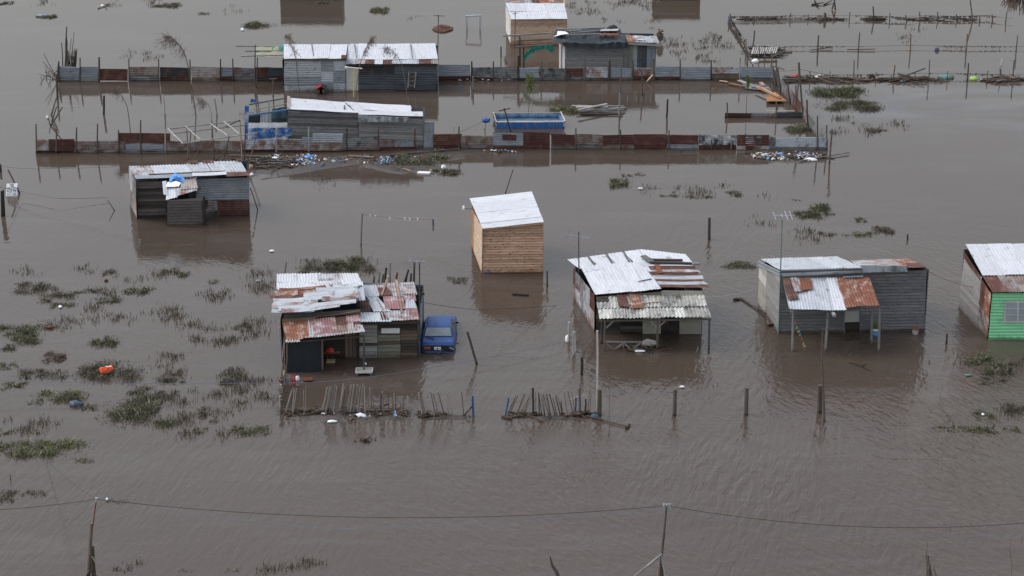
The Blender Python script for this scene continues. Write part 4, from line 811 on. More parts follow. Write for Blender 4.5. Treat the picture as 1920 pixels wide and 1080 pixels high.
K = thing('porch_rail', 'zigzag braced wooden rail between the awning posts', 'rail', G(1185, 658)); Yr = G(1185, 656).y
beamobj(K, 'top_rail', A(1135, 641, Yr), A(1232, 641, Yr), .05, .06, 'grey_wood_light')
for p, q in (((1137, 644), (1152, 656)), ((1152, 656), (1168, 643)), ((1170, 643), (1184, 656)), ((1185, 656), (1201, 643)), ((1169, 657), (1169, 642)), ((1215, 657), (1230, 643)), ((1203, 643), (1216, 656))): beamobj(K, 'brace', A(*p, Yr), A(*q, Yr), .045, .05, 'grey_wood_light')
crumple('dry_bundle', tag(thing('dry_bundle', 'pale bundle hung over the porch rail', 'bundle', A(1216, 641, Yr))), Pl(A(1216, 648, Yr - .1), (1, 0, 0), (0, .3, 1)), [(1203, 647), (1206, 638), (1214, 635), (1230, 639), (1232, 646), (1218, 649)], 'panel_pale', .03, .035, 4)
lump('floating_slab', 1200, 660, 22, 5, 'white_plastic', 'white slab floating below the porch rail', 'slab', tall=.05)
g = A(1085, 504, YG(600)); gb = g
antenna('tv_antenna', 'antenna on the corner of the white awninged shack roof', A(1085.5, 512, Y0 + 3.2), A(1085, 434, Y0 + 3.2), A(1064, 440, Y0 + 3.2), A(1104, 447, Y0 + 3.2), ((.03, 1.3, .6), (.35, 1.3, .6), (.62, .9, .5), (.8, .8, .5), (.95, .7, .4)), 'dark_tube', .035)
stick_l = ra.to3(*ra.uv(1163, 578), .17); roof_plank((1163, 578), (1238, 571), ra, 'long weathered plank lying on the ribbed awning', 'new_pine_pale', .10)

# ------------------------------------------------------------------ grey plank shack with the patched lean-to
W = Wall((1460.5, 624), (1733, 619)); Y0 = W.p0.y; lw = Wall((1423, 568), (1460.5, 624)); Yb = G(1423, 568).y
T = thing('grey_plank_shack', 'large weathered grey plank shack with a rusty and blue striped lean-to on posts', 'shack', G(1597, 622))
fw = sub(T, 'wall')
planks(fw, W, sink(W.q((1460.5, 624), (1582, 622), (1582, 505), (1465, 512))), .17, ['grey_wood'])
planks(fw, W, sink(W.q((1614, 621), (1733, 619), (1737, 506), (1614, 509))), .165, ['grey_wood'])
planks(fw, W, W.q((1582, 581), (1614, 580), (1614, 507), (1582, 508)), .17, ['grey_wood'])
piece(fw, W, W.q((1584, 605), (1612, 604), (1612, 580), (1584, 581)), 'curtain', 'curtain', .02, -.08)
piece(fw, W, sink(W.q((1583, 621), (1613, 620), (1613, 605), (1583, 606))), 'dark_wood', 'door_board', .02, -.06)
for x in (1583, 1613): beamobj(fw, 'door_post', A(x, 625, Y0 - .05), A(x, 580, Y0 - .05), .06, .06, 'grey_wood')
piece(fw, W, W.q((1660, 517), (1700, 516), (1700, 513), (1660, 514)), 'grey_wood_light', 'plank', .03, .03)
sw = sub(T, 'side_wall'); q1 = lw.q((1437, 589), (1460.5, 624), (1465, 513), (1439, 503))
planks(sw, lw, sink(q1), .2, ['grey_wood_light'], name='plank')
planks(sw, lw, sink(lw.q((1423, 568), (1437, 589), (1439, 503), (1424.5, 497))), .5, ['panel_pale', 'white_wood'], name='wall_board')
beamobj(sw, 'door_frame', A(1432, 584, lw.to3(*lw.uv(1432, 584)).y), A(1431, 505, lw.to3(*lw.uv(1431, 505)).y), .06, .05, 'grey_wood')
a, b_ = G(1460.5, 624), G(1733, 619); d = G(1423, 568); c_ = b_ + (d - a)
back_shell(T, a, b_, c_, d, 3.0, 3.0, 2.4, 2.2, wood_=['grey_wood'])
ro = sub(T, 'roof'); r = Roof((1465, 512, Y0 - .12), (1616, 504, Y0 - .12), (1425.5, 489, Yb + .1))
sheets(ro, r, r.q((1464, 511), (1617, 505), (1568, 483.5), (1425.5, 488.5)), 5, [0, 1], ['galv_light_' if 0 else 'light_sheet', 'light_sheet'], pitch=.15, amp=.02, name='roof_sheet', lift=.04)
for i in range(4):
    csheet(ro, Pl(A(1464, 516 - i * 3.4, Y0 - .14), (1, 0, .0), (0, .2, 1)), Pl(A(1464, 516 - i * 3.4, Y0 - .14), (1, 0, .0), (0, .2, 1)).q((1466 - i, 518 - i * 3.3), (1615, 511 - i * 2.6), (1615, 507.5 - i * 2), (1466 - i, 513 - i * 2.6)), ['galv', 'light_sheet', 'galv_dark', 'galv'][i], lift=.03 * i, ridge='h', pitch=.35, amp=.008, name='eave_sheet', jit=.01)
csheet(ro, lw, lw.q((1424, 498), (1465, 517), (1465, 508), (1424, 488)), 'galv', ridge='h', lift=.03, name='eave_sheet', pitch=.2)
r2 = Roof((1618, 508, Y0 - .12), (1738, 504, Y0 - .12), (1594, 490, Yb + .1))
shell_now(r, r2)
sheets(ro, r2, r2.q((1617, 508), (1738, 504), (1703, 487), (1594, 490)), [0, .35, .7, 1], [0, 1], ['light_rusty', 'pale_pink', 'rust_bright'], pitch=.15, amp=.02, name='roof_sheet')
fo = Pl(A(1618, 512, Y0 - .18), (1, 0, 0), (0, .3, 1)); csheet(ro, fo, fo.q((1617, 511), (1655, 510), (1652, 497), (1612, 498)), 'galv', name='eave_sheet', pitch=.5, amp=.04, dent=.02); csheet(ro, fo, fo.q((1653, 510), (1702, 509), (1698, 498), (1650, 498)), 'foil', name='eave_sheet', pitch=.5, amp=.04, dent=.02)
csheet(ro, r2, r2.q((1700, 506), (1738, 504.5), (1724, 496), (1698, 497)), 'rust', lift=.05, name='roof_sheet', pitch=.15)
aw = sub(T, 'lean_to'); Yp = G(1550, 658).y
ra = Roof((1481, 583, Yp - .3), (1649, 578, Yp - .3), (1464, 525, Y0 - .05))
S = [([(1480, 582), (1533, 583), (1520, 523), (1466, 525)], 'light_sheet', .02), ([(1521, 582), (1566, 584), (1552, 523), (1509, 524)], 'light_sheet', .04), ([(1563, 585), (1588, 585), (1570, 524), (1548, 524)], 'white_sheet', .06), ([(1587, 582), (1605, 578), (1582, 523), (1565, 525)], 'rust_bright', .08), ([(1602, 578), (1628, 576), (1607, 525), (1582, 526)], 'rust_bright', .06), ([(1624, 577), (1649, 577), (1629, 522), (1606, 525)], 'rust_bright', .09),
     ([(1478, 567), (1496, 564), (1482, 525), (1466, 525)], 'rust', .09), ([(1489, 552), (1505, 550), (1497, 525), (1480, 525)], 'light_rusty', .11), ([(1499, 550), (1524, 548), (1519, 526), (1494, 526)], 'rust_bright', .12)]
for pts, m_, l_ in S: csheet(aw, ra, ra.q(*pts), m_, lift=l_, pitch=.14, amp=.02, name='roof_sheet', jit=.025)
csheet(aw, ra, ra.q((1580, 527), (1618, 526), (1617, 523), (1580, 524)), 'galv', lift=.14, name='roof_sheet')
for x, yb_, yt, e in ((1486.5, 658, 583, 0), (1550.5, 657, 584, 1), (1634.5, 645, 580, 0), (1648.5, 657, 580, 0)):
    Yx = G(x, yb_).y; stickobj(aw, 'post', A(x - (3 if e else 1), yb_ + 4, Yx), A(x + (2 if e else .5), yt, Yx), .065, .06, 'grey_wood_light', wob=.01)
beamobj(aw, 'beam', A(1481, 585, Yp), A(1649, 580, Yp), .07, .09, 'grey_wood'); beamobj(aw, 'beam_end', A(1559, 583, Yp - .1), A(1565, 592, Yp - .9), .12, .12, 'pale_wood')
gy = Y0 - .1
antenna('tv_antenna', 'antenna on a green mast at the corner of the grey plank shack', G(1460, 625), A(1466.5, 412, gy + .2), A(1451, 404.5, gy), A(1489, 404, gy), ((.03, .7, -.35), (.4, .4, -.3), (.62, .8, -.4), (.85, .8, -.4)), 'green_tube', .035)
def bucket(px, py, m_, label, plant=False, s_=.2):
    K = thing('bucket', label, 'bucket', G(px, py)); c_ = G(px, py); B = MB(); B.tube([c_ + Vector((0, 0, -.1)), c_ + Vector((0, 0, .28))], [s_ * .8, s_], 0, 12); B.obj('pail', m_, K)
    B = MB(); B.tube([c_ + Vector((0, 0, .25)), c_ + Vector((0, 0, .30))], [s_ * 1.06, s_ * 1.06], 0, 12); B.obj('rim', 'white_plastic' if plant else 'red_wood', K)
    if plant:
        B = MB()
        for _ in range(60):
            t = R.uniform(0, 6.28); p = c_ + Vector((math.cos(t) * .1, math.sin(t) * .1, .3)); q = p + Vector((math.cos(t) * R.uniform(.02, .2), math.sin(t) * .1, R.uniform(.15, .45))); n3 = Vector((.05, 0, 0)); B.v += [tuple(p - n3), tuple(p + n3), tuple(q)]; i0 = len(B.v) - 3; B.face([i0, i0 + 1, i0 + 2])
        B.obj('leaves', 'leaf_bright', K)
bucket(1642, 627, 'sky_blue', 'blue and white bucket with a green plant under the lean-to', True); bucket(1716, 626, 'grey_plastic', 'pale bucket at the far corner of the grey plank shack', False, .17)
for i, (p, q, l_) in enumerate((((1388, 560), (1440, 592), 'longest grey plank floating beside the grey shack'), ((1430, 590), (1448, 612), 'short broken plank leaning on the corner of the grey shack'), ((1437, 596), (1441, 613), 'stub of timber floating at the corner of the grey shack'))):
    B = MB(); B.beam(G(*p) + Vector((0, 0, .06)), G(*q) + Vector((0, 0, .12)), .13, .05); tag(B.obj('drift_plank', 'grey_wood' if i == 0 else 'brown_wood', None, G(*p)), l_, 'plank')
lump('drift_log', 1381, 563, 14, 5, 'dark_wood', 'dark lump of wood at the end of the floating grey plank', 'log', tall=.08)
# ------------------------------------------------------------------ green walled house
W = Wall((1853, 636), (2030, 636)); Y0 = W.p0.y; lw = Wall((1798.5, 575), (1853, 636)); Yb = G(1798.5, 575).y
T = thing('green_house', 'house with a bright green corrugated front, white window and white sheet roof', 'house', G(1940, 636))
fw = sub(T, 'wall'); sheets(fw, W, sink(W.q((1853, 636), (2030, 636), (2030, 548), (1860, 549))), 1, [0, .5, 1], ['green_sheet'], ridge='h', pitch=.16, amp=.022, name='wall_sheet')
wn = sub(fw, 'window') if False else piece(T, W, W.q((1881, 603.5), (1934, 603.5), (1934, 563), (1884, 563.5)), 'white_wood', 'window', .03, .07)
for x0, x1 in ((1885, 1906), (1909, 1931)): piece(wn, W, W.q((x0, 600.5), (x1, 600.5), (x1, 566), (x0 + .8, 566)), 'glass_pale', 'pane', .012, .10)
for x0, x1 in ((1885, 1906), (1909, 1931)):
    for y_ in (577, 589): piece(wn, W, W.q((x0, y_ + .6), (x1, y_ + .6), (x1, y_ - .4), (x0, y_ - .4)), 'white_wood', 'bar', .014, .112)
sw = sub(T, 'side_wall')
planks(sw, lw, sink(lw.q((1798.5, 575), (1834, 614), (1842, 520), (1809, 482))), .22, ['grey_wood_light'])
sheets(sw, lw, sink(lw.q((1833, 614), (1853, 636), (1861, 550), (1842, 521))), [0, .5, 1], [0, .5, 1], ['galv_rusty', 'rust_pale', 'rust', 'rust_bright'], ridge='h', pitch=.14, name='wall_sheet')
a, b_ = G(1853, 636), G(2030, 636); d = G(1798.5, 575); c_ = b_ + (d - a)
back_shell(T, a, b_, c_, d, 2.5, 2.5, 3.1, 3.1)
ro = sub(T, 'roof'); r = Roof((1860, 549, Y0 - .15), (2030, 547, Y0 - .15), (1810, 462, Yb + .1))
shell_now(r, r)
sheets(ro, r, r.q((1842, 519.5), (2010, 517), (1975, 459), (1810, 462)), [0, .25, .5, .75, 1], [0, .45, 1], ['white_sheet'], pitch=.16, amp=.008, name='roof_sheet', lift=.06)
sheets(ro, r, r.q((1861, 550), (2030, 547), (2010, 515), (1842, 517)), [0, .16, .32, .46, .6, .8, 1], [0, 1], ['rust', 'rust_pale', 'tan_sheet', 'pale_pink', 'light_rusty', 'rust_pale'], pitch=.15, amp=.018, name='roof_sheet')
csheet(ro, lw, lw.q((1809, 482), (1840, 526), (1840, 515), (1809, 468)), 'rust', ridge='h', lift=.04, name='edge_sheet', pitch=.2)
# ------------------------------------------------------------------ gabled pine hut at the top
W = Wall((958, 84), (1062, 83)); Y0 = W.p0.y; lw = Wall((950, 62), (958, 84)); Yb = G(950, 62).y
T = thing('pale_pine_hut', 'pale pine hut with a white sheet roof behind the black tarp shack', 'hut', G(1010, 83))
fw = sub(T, 'wall'); planks(fw, W, sink(W.q((958, 84), (1062, 83), (1062, 36), (958, 36.5))), .15, ['new_pine', 'new_pine_pale'], gap=.014)
planks(fw, lw, sink(lw.q((950, 62), (958, 84), (958, 37), (949, 12))), .15, ['white_wood'])
a, b_ = G(958, 84), G(1062, 83); d = a + Vector((-.25, 6, 0)); c_ = b_ + Vector((-.25, 6, 0)); back_shell(fw, a, b_, c_, d, 2, 2, 2, 2, wood_=['new_pine'])
ro = sub(T, 'roof'); r = Roof((958, 36.5, Y0 - .15), (1064, 35.5, Y0 - .15), (947.5, 7, Y0 + 2.4))
shell_now(r, r)
sheets(ro, r, r.q((958, 37), (1064, 36), (1058, 7), (947.5, 7)), [0, .33, .66, 1], [0, .48, 1], ['white_sheet'], pitch=.16, amp=.012, name='roof_sheet', jit=0)
r3 = Roof((947, 7.5, Y0 + 3.2), (1058, 7.5, Y0 + 3.2), (945, -8, Y0 + 6)); sheets(ro, r3, r3.q((947, 7), (1057, 7), (1052, -9), (944, -9)), [0, .3, .45, .58, .85, 1], [0, 1], ['rust_pale', 'light_rusty', 'rust', 'rust_bright', 'tan_sheet'], pitch=.2, name='roof_sheet')
K = thing('cross_pole', 'thin pole with a small crossbar before the pale pine hut', 'pole', G(965, 112)); ky = Y0 - .6
stickobj(K, 'pole', A(965, 110, ky), A(966, 22, ky), .03, mat='dark_tube', wob=0); stickobj(K, 'crossbar', A(961, 26, ky), A(970, 24.5, ky), .025, mat='dark_tube', wob=0)
# ------------------------------------------------------------------ black tarp shack
W = Wall((1060, 141), (1187, 140)); Y0 = W.p0.y
T = thing('black_tarp_shack', 'grey plank shack under a black tarp roof weighted with poles', 'shack', G(1120, 140))
fw = sub(T, 'wall'); planks(fw, W, sink(W.q((1060, 141), (1168, 140), (1168, 88), (1060, 88))), .155, ['grey_wood', 'grey_wood_light'])
planks(fw, W, sink(W.q((1168.5, 140), (1187, 140), (1187, 80), (1168.5, 86))), .3, ['grey_wood', 'green_wood'], along='v')
g = W.q((1187, 140), (1229, 140), (1229, 78), (1187, 74)); planks(fw, W, sink(g), .34, ['galv_dark', 'galv', 'galv_dark'], along='v', name='wall_sheet')
lw = Wall((1048.5, 130), (1060, 141)); planks(fw, lw, sink(lw.q((1048.5, 130), (1060, 141), (1060, 88), (1049, 82))), .4, ['white_wood'], along='v'); piece(fw, lw, sink(lw.q((1053, 134), (1055, 136), (1055, 86), (1053, 85))), 'blue_tarp', 'tarp_strip', .02, .03)
a, b_ = G(1060, 141), G(1229, 140); d, c_ = a + Vector((-.2, 3, 0)), b_ + Vector((0, 3, 0)); back_shell(fw, a, b_, c_, d, 2, 2.2, 2.2, 2.2)
ro = sub(T, 'roof'); r = Roof((1036, 83, Y0 - .3), (1177, 87, Y0 - .3), (1040, 58, Y0 + 3))
B = MB(); nu, nv = 40, 12; qq = r.q((1036, 83), (1178, 85), (1163, 54), (1041, 58.5))
for j in range(nv + 1):
    for i in range(nu + 1):
        u, v = i / nu, j / nv; a_ = (qq[0][0] * (1 - u) + qq[1][0] * u) * (1 - v) + (qq[3][0] * (1 - u) + qq[2][0] * u) * v; b2 = (qq[0][1] * (1 - u) + qq[1][1] * u) * (1 - v) + (qq[3][1] * (1 - u) + qq[2][1] * u) * v
        z = .09 * math.sin(u * 9 + v * 3) + .07 * math.sin(v * 11 + u * 2) + R.uniform(-.06, .06); z += .22 * math.exp(-((v - .75) / .12) ** 2) if .0 < u < .85 else 0
        B.v.append(tuple(r.to3(a_, b2, .05 + z)))
for j in range(nv):
    for i in range(nu): a_ = j * (nu + 1) + i; B.face([a_, a_ + 1, a_ + nu + 2, a_ + nu + 1])
B.obj('black_tarp', 'black_tarp', ro, smooth=True)
fo = Pl(A(1060, 92, Y0 - .35), (1, 0, 0), (0, .1, 1)); csheet(ro, fo, fo.q((1062, 88), (1120, 88), (1120, 81), (1055, 81)), 'black_tarp', name='tarp_hem', pitch=.8, amp=.05, dent=.03); csheet(ro, fo, fo.q((1108, 90), (1177, 90), (1178, 79), (1108, 82)), 'black_tarp', name='tarp_hem', pitch=.6, amp=.07, dent=.04, lift=.05)
for p, q in (((1042, 63.5), (1135, 60)), ((1062, 73.5), (1128, 72)), ((1070, 70), (1150, 64))): stickobj(ro, 'pole', r.to3(*r.uv(*p), .33), r.to3(*r.uv(*q), .33), .05, mat='grey_wood_light', wob=.02)
piece(ro, r, r.q((1037, 77), (1052, 73), (1066, 71), (1060, 67), (1045, 66), (1044, 73)), 'white_plastic', 'white_sheet_patch', .02, .30)
piece(ro, r, r.q((1125, 67), (1158, 66), (1160, 63), (1126, 64)), 'white_wood', 'board', .03, .33); 
for k in range(5): piece(ro, r, r.q((1124 + k * 7, 74 - (k % 2)), (1131 + k * 7, 74 - (k % 2)), (1131 + k * 7, 70.5), (1124 + k * 7, 70.5)), 'red_wood', 'tile', .05, .27)
K2 = crumple('tarp_bundle', ro, r, [(1134, 62), (1140, 57), (1155, 56), (1162, 61), (1156, 64), (1143, 64)], 'black_tarp', .3, .12, 4)
r2 = Roof((1176, 79, Y0 - .2), (1237, 82, Y0 - .2), (1171, 66.5, Y0 + 1.8)); sheets(ro, r2, r2.q((1176, 79), (1237, 82), (1231, 69.5), (1171, 67)), [0, .25, .55, .8, 1], [0, 1], ['rust_bright', 'light_rusty', 'light_sheet', 'light_rusty'], pitch=.18, name='roof_sheet')
shell_now(r, r2)
beamobj(ro, 'beam', A(1176, 81, Y0 - .15), A(1239, 85, Y0 - .15), .08, .16, 'pale_wood')
fr_ = sub(T, 'side_frame')
for p, q, Y in (((943, 67.5), (1042, 61), Y0 + 2.4), ((968, 88), (1040, 83), Y0), ((970, 76), (1036, 73), Y0 + 1.2), ((973, 67), (982, 88), Y0 + 1)): stickobj(fr_, 'rail', A(*p, Y), A(*q, Y), .06, .05, 'grey_wood_light' if p[0] < 950 else 'post_wood')
for p, q, Y in (((975, 122), (974, 68), G(975, 122).y), ((982, 128), (982, 88), G(982, 128).y)): stickobj(fr_, 'post', A(*p, Y), A(*q, Y), .055, .05, 'dark_wood')
K = thing('green_cloth', 'torn green cloth draped over the rail beside the black tarp shack', 'cloth', A(1010, 95, Y0 - .1)); fo = Pl(A(980, 100, Y0 - .12), (1, 0, 0), (0, 0, 1))
for pts in ([(997, 97), (1022, 92), (1024, 84), (996, 87)], [(980, 111), (988, 111), (998, 98), (988, 95)], [(985, 101), (1000, 98), (1002, 92), (990, 94)], [(1020, 92), (1040, 95), (1036, 83), (1020, 84)], [(1030, 96), (1040, 94), (1038, 88), (1028, 88)]): csheet(K, fo, fo.q(*pts), 'green_cloth', name='cloth', pitch=.35, amp=.06, dent=.02, jit=.05)
# ------------------------------------------------------------------ frame pool lined with blue tarp
T = thing('frame_pool', 'rectangular frame pool lined with blue tarp, standing in the flooded yard', 'pool', G(993, 240))
f0, f1 = G(931, 241), G(1059.5, 240); hz = .38; bk = Vector((-.15, 2.4, 0))
bk = A(923.5, 211, f0.y + 2.2) - A(929.5, 229.5, f0.y); bk.z = 0
hz = A(930, 229.5, f0.y).z
Wf = Wall((931, 241), (1059.5, 240))
for k in range(8): csheet(T, Wf, [(k / 8 * 4.35, -.15), ((k + 1) / 8 * 4.35, -.15), ((k + 1) / 8 * 4.35, hz), (k / 8 * 4.35, hz)], 'blue_tarp', name='outer_panel', pitch=.5, amp=.03, jit=0, dent=.015)
L_ = (f1 - f0).length
fb0, fb1 = f0 + bk, f1 + bk
def liner(p, q, h0, inward, name):   # sagging liner sheet hung from the frame down to the pool floor
    pl = Wall3(up(p, 0) + inward * .03, up(q, 0) + inward * .03); L2 = (q - p).length
    csheet(T, pl, [(0, .05), (L2, .05), (L2, h0), (0, h0)], 'pool_liner', name=name, pitch=.7, amp=.05, dent=.035, jit=.03, bend=-.08)
liner(fb0, fb1, hz - .02, Vector((0, -1, 0)), 'liner'); liner(f0, fb0, hz - .02, Vector((1, 0, 0)), 'liner'); liner(fb1, f1, hz - .02, Vector((-1, 0, 0)), 'liner')
B = MB(); c_ = [f0, f1, fb1, fb0]
for k in range(4): B.v.append(tuple(c_[k] + Vector((0, 0, .10))))
B.face([0, 1, 2, 3]); B.obj('pool_water', 'pool_pale', T, loc=ORG[T.name])
for p, q, w_, m_ in ((f0, f1, .10, 'white_wood'), (fb0, fb1, .05, 'panel_pale'), (f0, fb0, .05, 'pale_wood'), (f1, fb1, .06, 'white_wood')): stickobj(T, 'rim', p + Vector((0, 0, hz + .02)), q + Vector((0, 0, hz + .02)), w_ * .7, mat=m_, n=6, wob=.03)
for t in (.12, .23, .44, .56, .77, .88): beamobj(T, 'strut', f0.lerp(f1, t) + Vector((0, -.07, -.1)), f0.lerp(f1, t) + Vector((R.uniform(-.05, .05), -.07, hz)), .035, .03, 'pale_wood')
for p in (f0, f1, fb0, fb1): B = MB(); B.box(p + Vector((0, 0, hz + .02)), Vector((.07, 0, 0)), Vector((0, .07, 0)), Vector((0, 0, .05))); B.obj('corner_cap', 'cardboard', T)
# ------------------------------------------------------------------ sheds just beyond the upper edge, seen as reflections
for x0, x1, yb_, h_, l_ in ((526, 640, -3, 2.15, 'wooden hut beyond the pale corrugated shack, mirrored in the water'), (1228, 1313, -2, 1.65, 'wooden hut beyond the black tarp shack, mirrored in the water')):
    W = Wall((x0, yb_), (x1, yb_)); L_ = (G(x1, yb_) - G(x0, yb_)).length; T = thing('wooden_hut', l_, 'hut', G((x0 + x1) / 2, yb_))
    a, b_ = G(x0, yb_), G(x1, yb_); d, c_ = a + Vector((0, 3, 0)), b_ + Vector((0, 3, 0))
    planks(T, W, [(0, -.2), (L_, -.2), (L_, h_), (0, h_)], .16, ['brown_wood', 'grey_brown']); planks(T, Wall3(d, a), [(0, -.2), (3, -.2), (3, h_), (0, h_)], .16, ['brown_wood']); back_shell(T, a, b_, c_, d, h_, h_, h_, h_)
    r = Pl(a + Vector((-.1, -.15, h_)), (1, 0, 0), (0, 1, .06)); shell_now(r, r); sheets(T, r, [(0, 0), (L_ + .2, 0), (L_ + .2, 3.2), (0, 3.2)], 4, 1, ['light_rusty', 'light_sheet'], pitch=.16, name='roof_sheet')
# ------------------------------------------------------------------ corrugated fences: every sheet and post its own part
def fence(name, label, panels, posts, yb, strip=True, rd=.055):
    # panels: (x0, x1, ytop, ybottom, material[, lower strip material, strip top y]); yb: function px -> ground row
    p0 = panels[0][0]; T = thing(name, label, 'fence', G(p0, yb(p0)))
    for i, p in enumerate(panels):
        x0, x1, yt, y2, m_ = p[:5]; W = Wall((x0, yb(x0)), (x1, yb(x1))); low = y2 if y2 else (min(yb(x0), yb(x1)) - 6 if strip else yb(x0))
        csheet(T, W, sink(W.q((x0, low), (x1, low), (x1, yt + R.uniform(-1.3, 1.0)), (x0, yt + R.uniform(-1.3, 1.0))), -.25, .02), m_, ridge='h', pitch=.125, amp=.02, name='sheet', lift=.02 + .012 * (i % 2), jit=.02, dent=.016)
        if strip and low < min(yb(x0), yb(x1)) - 2:
            csheet(T, W, sink(W.q((x0, yb(x0)), (x1, yb(x1)), (x1, low - 2), (x0, low - 2)), -.25, .12), p[5] if len(p) > 5 else R.choice(['rust', 'galv_rusty', 'galv_stain', 'tan_sheet']), ridge='h', pitch=.14, amp=.02, name='sheet', lift=-.03, jit=.02)
    for p in posts:
        x, yt = p[:2]; m_ = p[2] if len(p) > 2 else 'post_wood'; r_ = p[3] if len(p) > 3 else rd; Y = G(x, yb(x)).y - .09
        g = G(x, yb(x)); g.y = Y; B = MB(); B.stick(g + Vector((0, 0, -.3)), A(x + R.uniform(-1, 1), yt, Y + R.uniform(-.08, .05)), r_ * R.uniform(.9, 1.2), r_ * .8, 0, 7, .015, 3); B.obj('post', m_, T, loc=None)
    return T
U = lambda x: 152.0 - (x - 110) * .0015
fence('corrugated_fence', 'row of patched corrugated sheets running beside the pale corrugated shack, ending at the reed heap', [(110, 150, 125, 144, 'galv', 'galv'), (149, 184, 124, 0, 'galv', 'light_sheet'), (186, 240, 129, 151, 'rust'), (243, 298, 125, 140, 'tan_sheet', 'galv_stain'), (300, 357, 126, 144, 'black_sheet', 'rust'), (359, 413, 125, 0, 'pale_pink', 'tan_sheet'), (414, 440, 126, 143, 'galv', 'rust'), (439, 478, 126, 142, 'galv_rusty', 'galv_stain'), (477, 505, 126, 144, 'rust', 'galv_dark'), (503, 531, 126, 143, 'galv_dark', 'rust')],
      [(111, 115), (150, 108), (185, 107, 'post_wood', .08), (242, 110), (298, 110), (357, 112), (413, 111, 'dark_wood'), (437, 110), (477, 118)], U)
fence('corrugated_fence', 'long row of corrugated sheets and posts running in front of the black tarp shack', [(822, 882, 121, 143, 'galv', 'rust'), (884, 925, 126, 144, 'galv_stain', 'rust'), (924, 972, 126, 147, 'galv_stain', 'galv_rusty'), (974, 1011, 127, 0, 'galv', 'galv_stain'), (1009, 1060, 128, 0, 'galv_stain', 'galv'), (1062, 1093, 128, 142, 'rust', 'galv_stain'), (1094, 1140, 126, 145, 'light_rusty', 'galv_stain'), (1141, 1184, 127, 144, 'galv', 'tan_sheet'), (1186, 1226, 126, 143, 'rust_pale', 'rust'), (1227, 1276, 124, 144, 'galv', 'rust'), (1277, 1332, 125, 148, 'galv', 'galv'), (1334, 1390, 124, 138, 'light_rusty', 'brown_wood'), (1388, 1448, 125, 0, 'galv', 'galv')],
      [(884, 115, 'dark_wood', .07), (925, 115, 'dark_wood'), (972, 104, 'dark_wood', .09), (1016, 114), (1061, 110), (1097, 109), (1142, 113, 'dark_wood', .1), (1187, 113), (1226, 110, 'brown_wood', .08), (1276, 111), (1333, 113, 'dark_wood'), (1387, 108, 'pale_pink')], U)
Mf = lambda x: 287 - max(0, x - 68) * .004 if x < 560 else (285 - (x - 560) * .018 if x < 720 else (281.5 - (x - 720) * .04 if x < 800 else 279))
fence('rusty_fence', 'low rusty sheet fence behind the bare pole pergola and the rubbish strewn mud', [(68, 93, 261, 281, 'light_rusty', 'rust'), (92, 140, 261, 281, 'rust', 'rust'), (139, 236, 263, 0, 'rust_pale', 'rust_pale'), (236, 308, 268, 0, 'galv', 'galv'), (223, 320, 249, 269, 'rust'), (306, 382, 264, 282, 'rust_pale', 'tan_sheet'), (380, 456, 264, 283, 'rust_pale', 'pale_pink'), (454, 516, 262, 279, 'light_rusty', 'rust'), (516, 532, 262, 280, 'rust_pale', 'tan_sheet'), (518, 570, 260, 281, 'rust_pale', 'rust'), (566, 604, 255, 271, 'galv', 'rust'), (570, 644, 266, 281, 'rust_pale', 'rust'), (586, 643, 251, 269, 'light_sheet'), (642, 714, 257, 275, 'galv_stain', 'rust'), (644, 712, 264, 280, 'tan_sheet', 'rust'), (710, 777, 261, 275, 'galv_rusty', 'rust')],
      [(68, 232), (105, 241), (143, 239), (182, 232), (223, 244), (264, 225), (310, 243, 'pale_wood'), (518, 240, 'pale_wood'), (579, 238, 'pale_wood'), (650, 240, 'dark_wood'), (709, 243, 'rust'), (777, 241, 'rust')], Mf)
Mr = lambda x: 278.5 + max(0, min(1, (x - 815) / 60)) * 1 + (x - 815) * .0008
fence('rusty_fence', 'longest low fence of rusty and white peeling sheets, ending at the rubbish drift', [(813, 866, 250, 270, 'rust', 'rust'), (864, 926, 253, 272, 'tan_sheet', 'galv_rusty'), (924, 981, 248, 272, 'galv', 'rust'), (942, 968, 252, 262, 'rust'), (981, 1031, 247, 268, 'rust', 'rust'), (1033, 1078, 252, 272, 'rust', 'galv_rusty'), (1077, 1131, 251, 272, 'tan_sheet', 'galv_stain'), (1130, 1189, 252, 271, 'rust', 'tan_sheet'), (1188, 1250, 252, 272, 'rust', 'rust'), (1249, 1309, 251, 270, 'rust', 'galv'), (1310, 1381, 253, 271, 'white_peel', 'rust'), (1382, 1443, 253, 273, 'rust', 'white_sheet'), (1398, 1428, 255, 268, 'white_peel'), (1441, 1454, 256, 272, 'galv_stain', 'galv'), (1453, 1552, 257, 275, 'light_sheet', 'galv')],
      [(860, 237), (1079, 240), (1163, 243), (1254, 244), (1334, 262), (1371, 268, 'tan_sheet'), (1533, 217), (1551, 234)], Mr)
def sloped_fence(name, label, pts, zs, mats, posts, pitch=.13):
    T = thing(name, label, 'fence', G(*pts[0]))
    for i in range(len(pts) - 1):
        W = Wall(pts[i], pts[i + 1]); L_ = (G(*pts[i + 1]) - G(*pts[i])).length
        csheet(T, W, [(0, -.2), (L_, -.2), (L_, zs[i + 1]), (0, zs[i])], mats[i % len(mats)], ridge='h', pitch=pitch, name='sheet', lift=.015 * (i % 2))
    for (x, y, xt, yt) in posts: Y = G(x, y).y - .1; B = MB(); B.stick(A(x, y + 4, Y), A(xt, yt, Y), .07, .055, 0, 7, .02, 3); B.obj('post', 'post_wood', T)
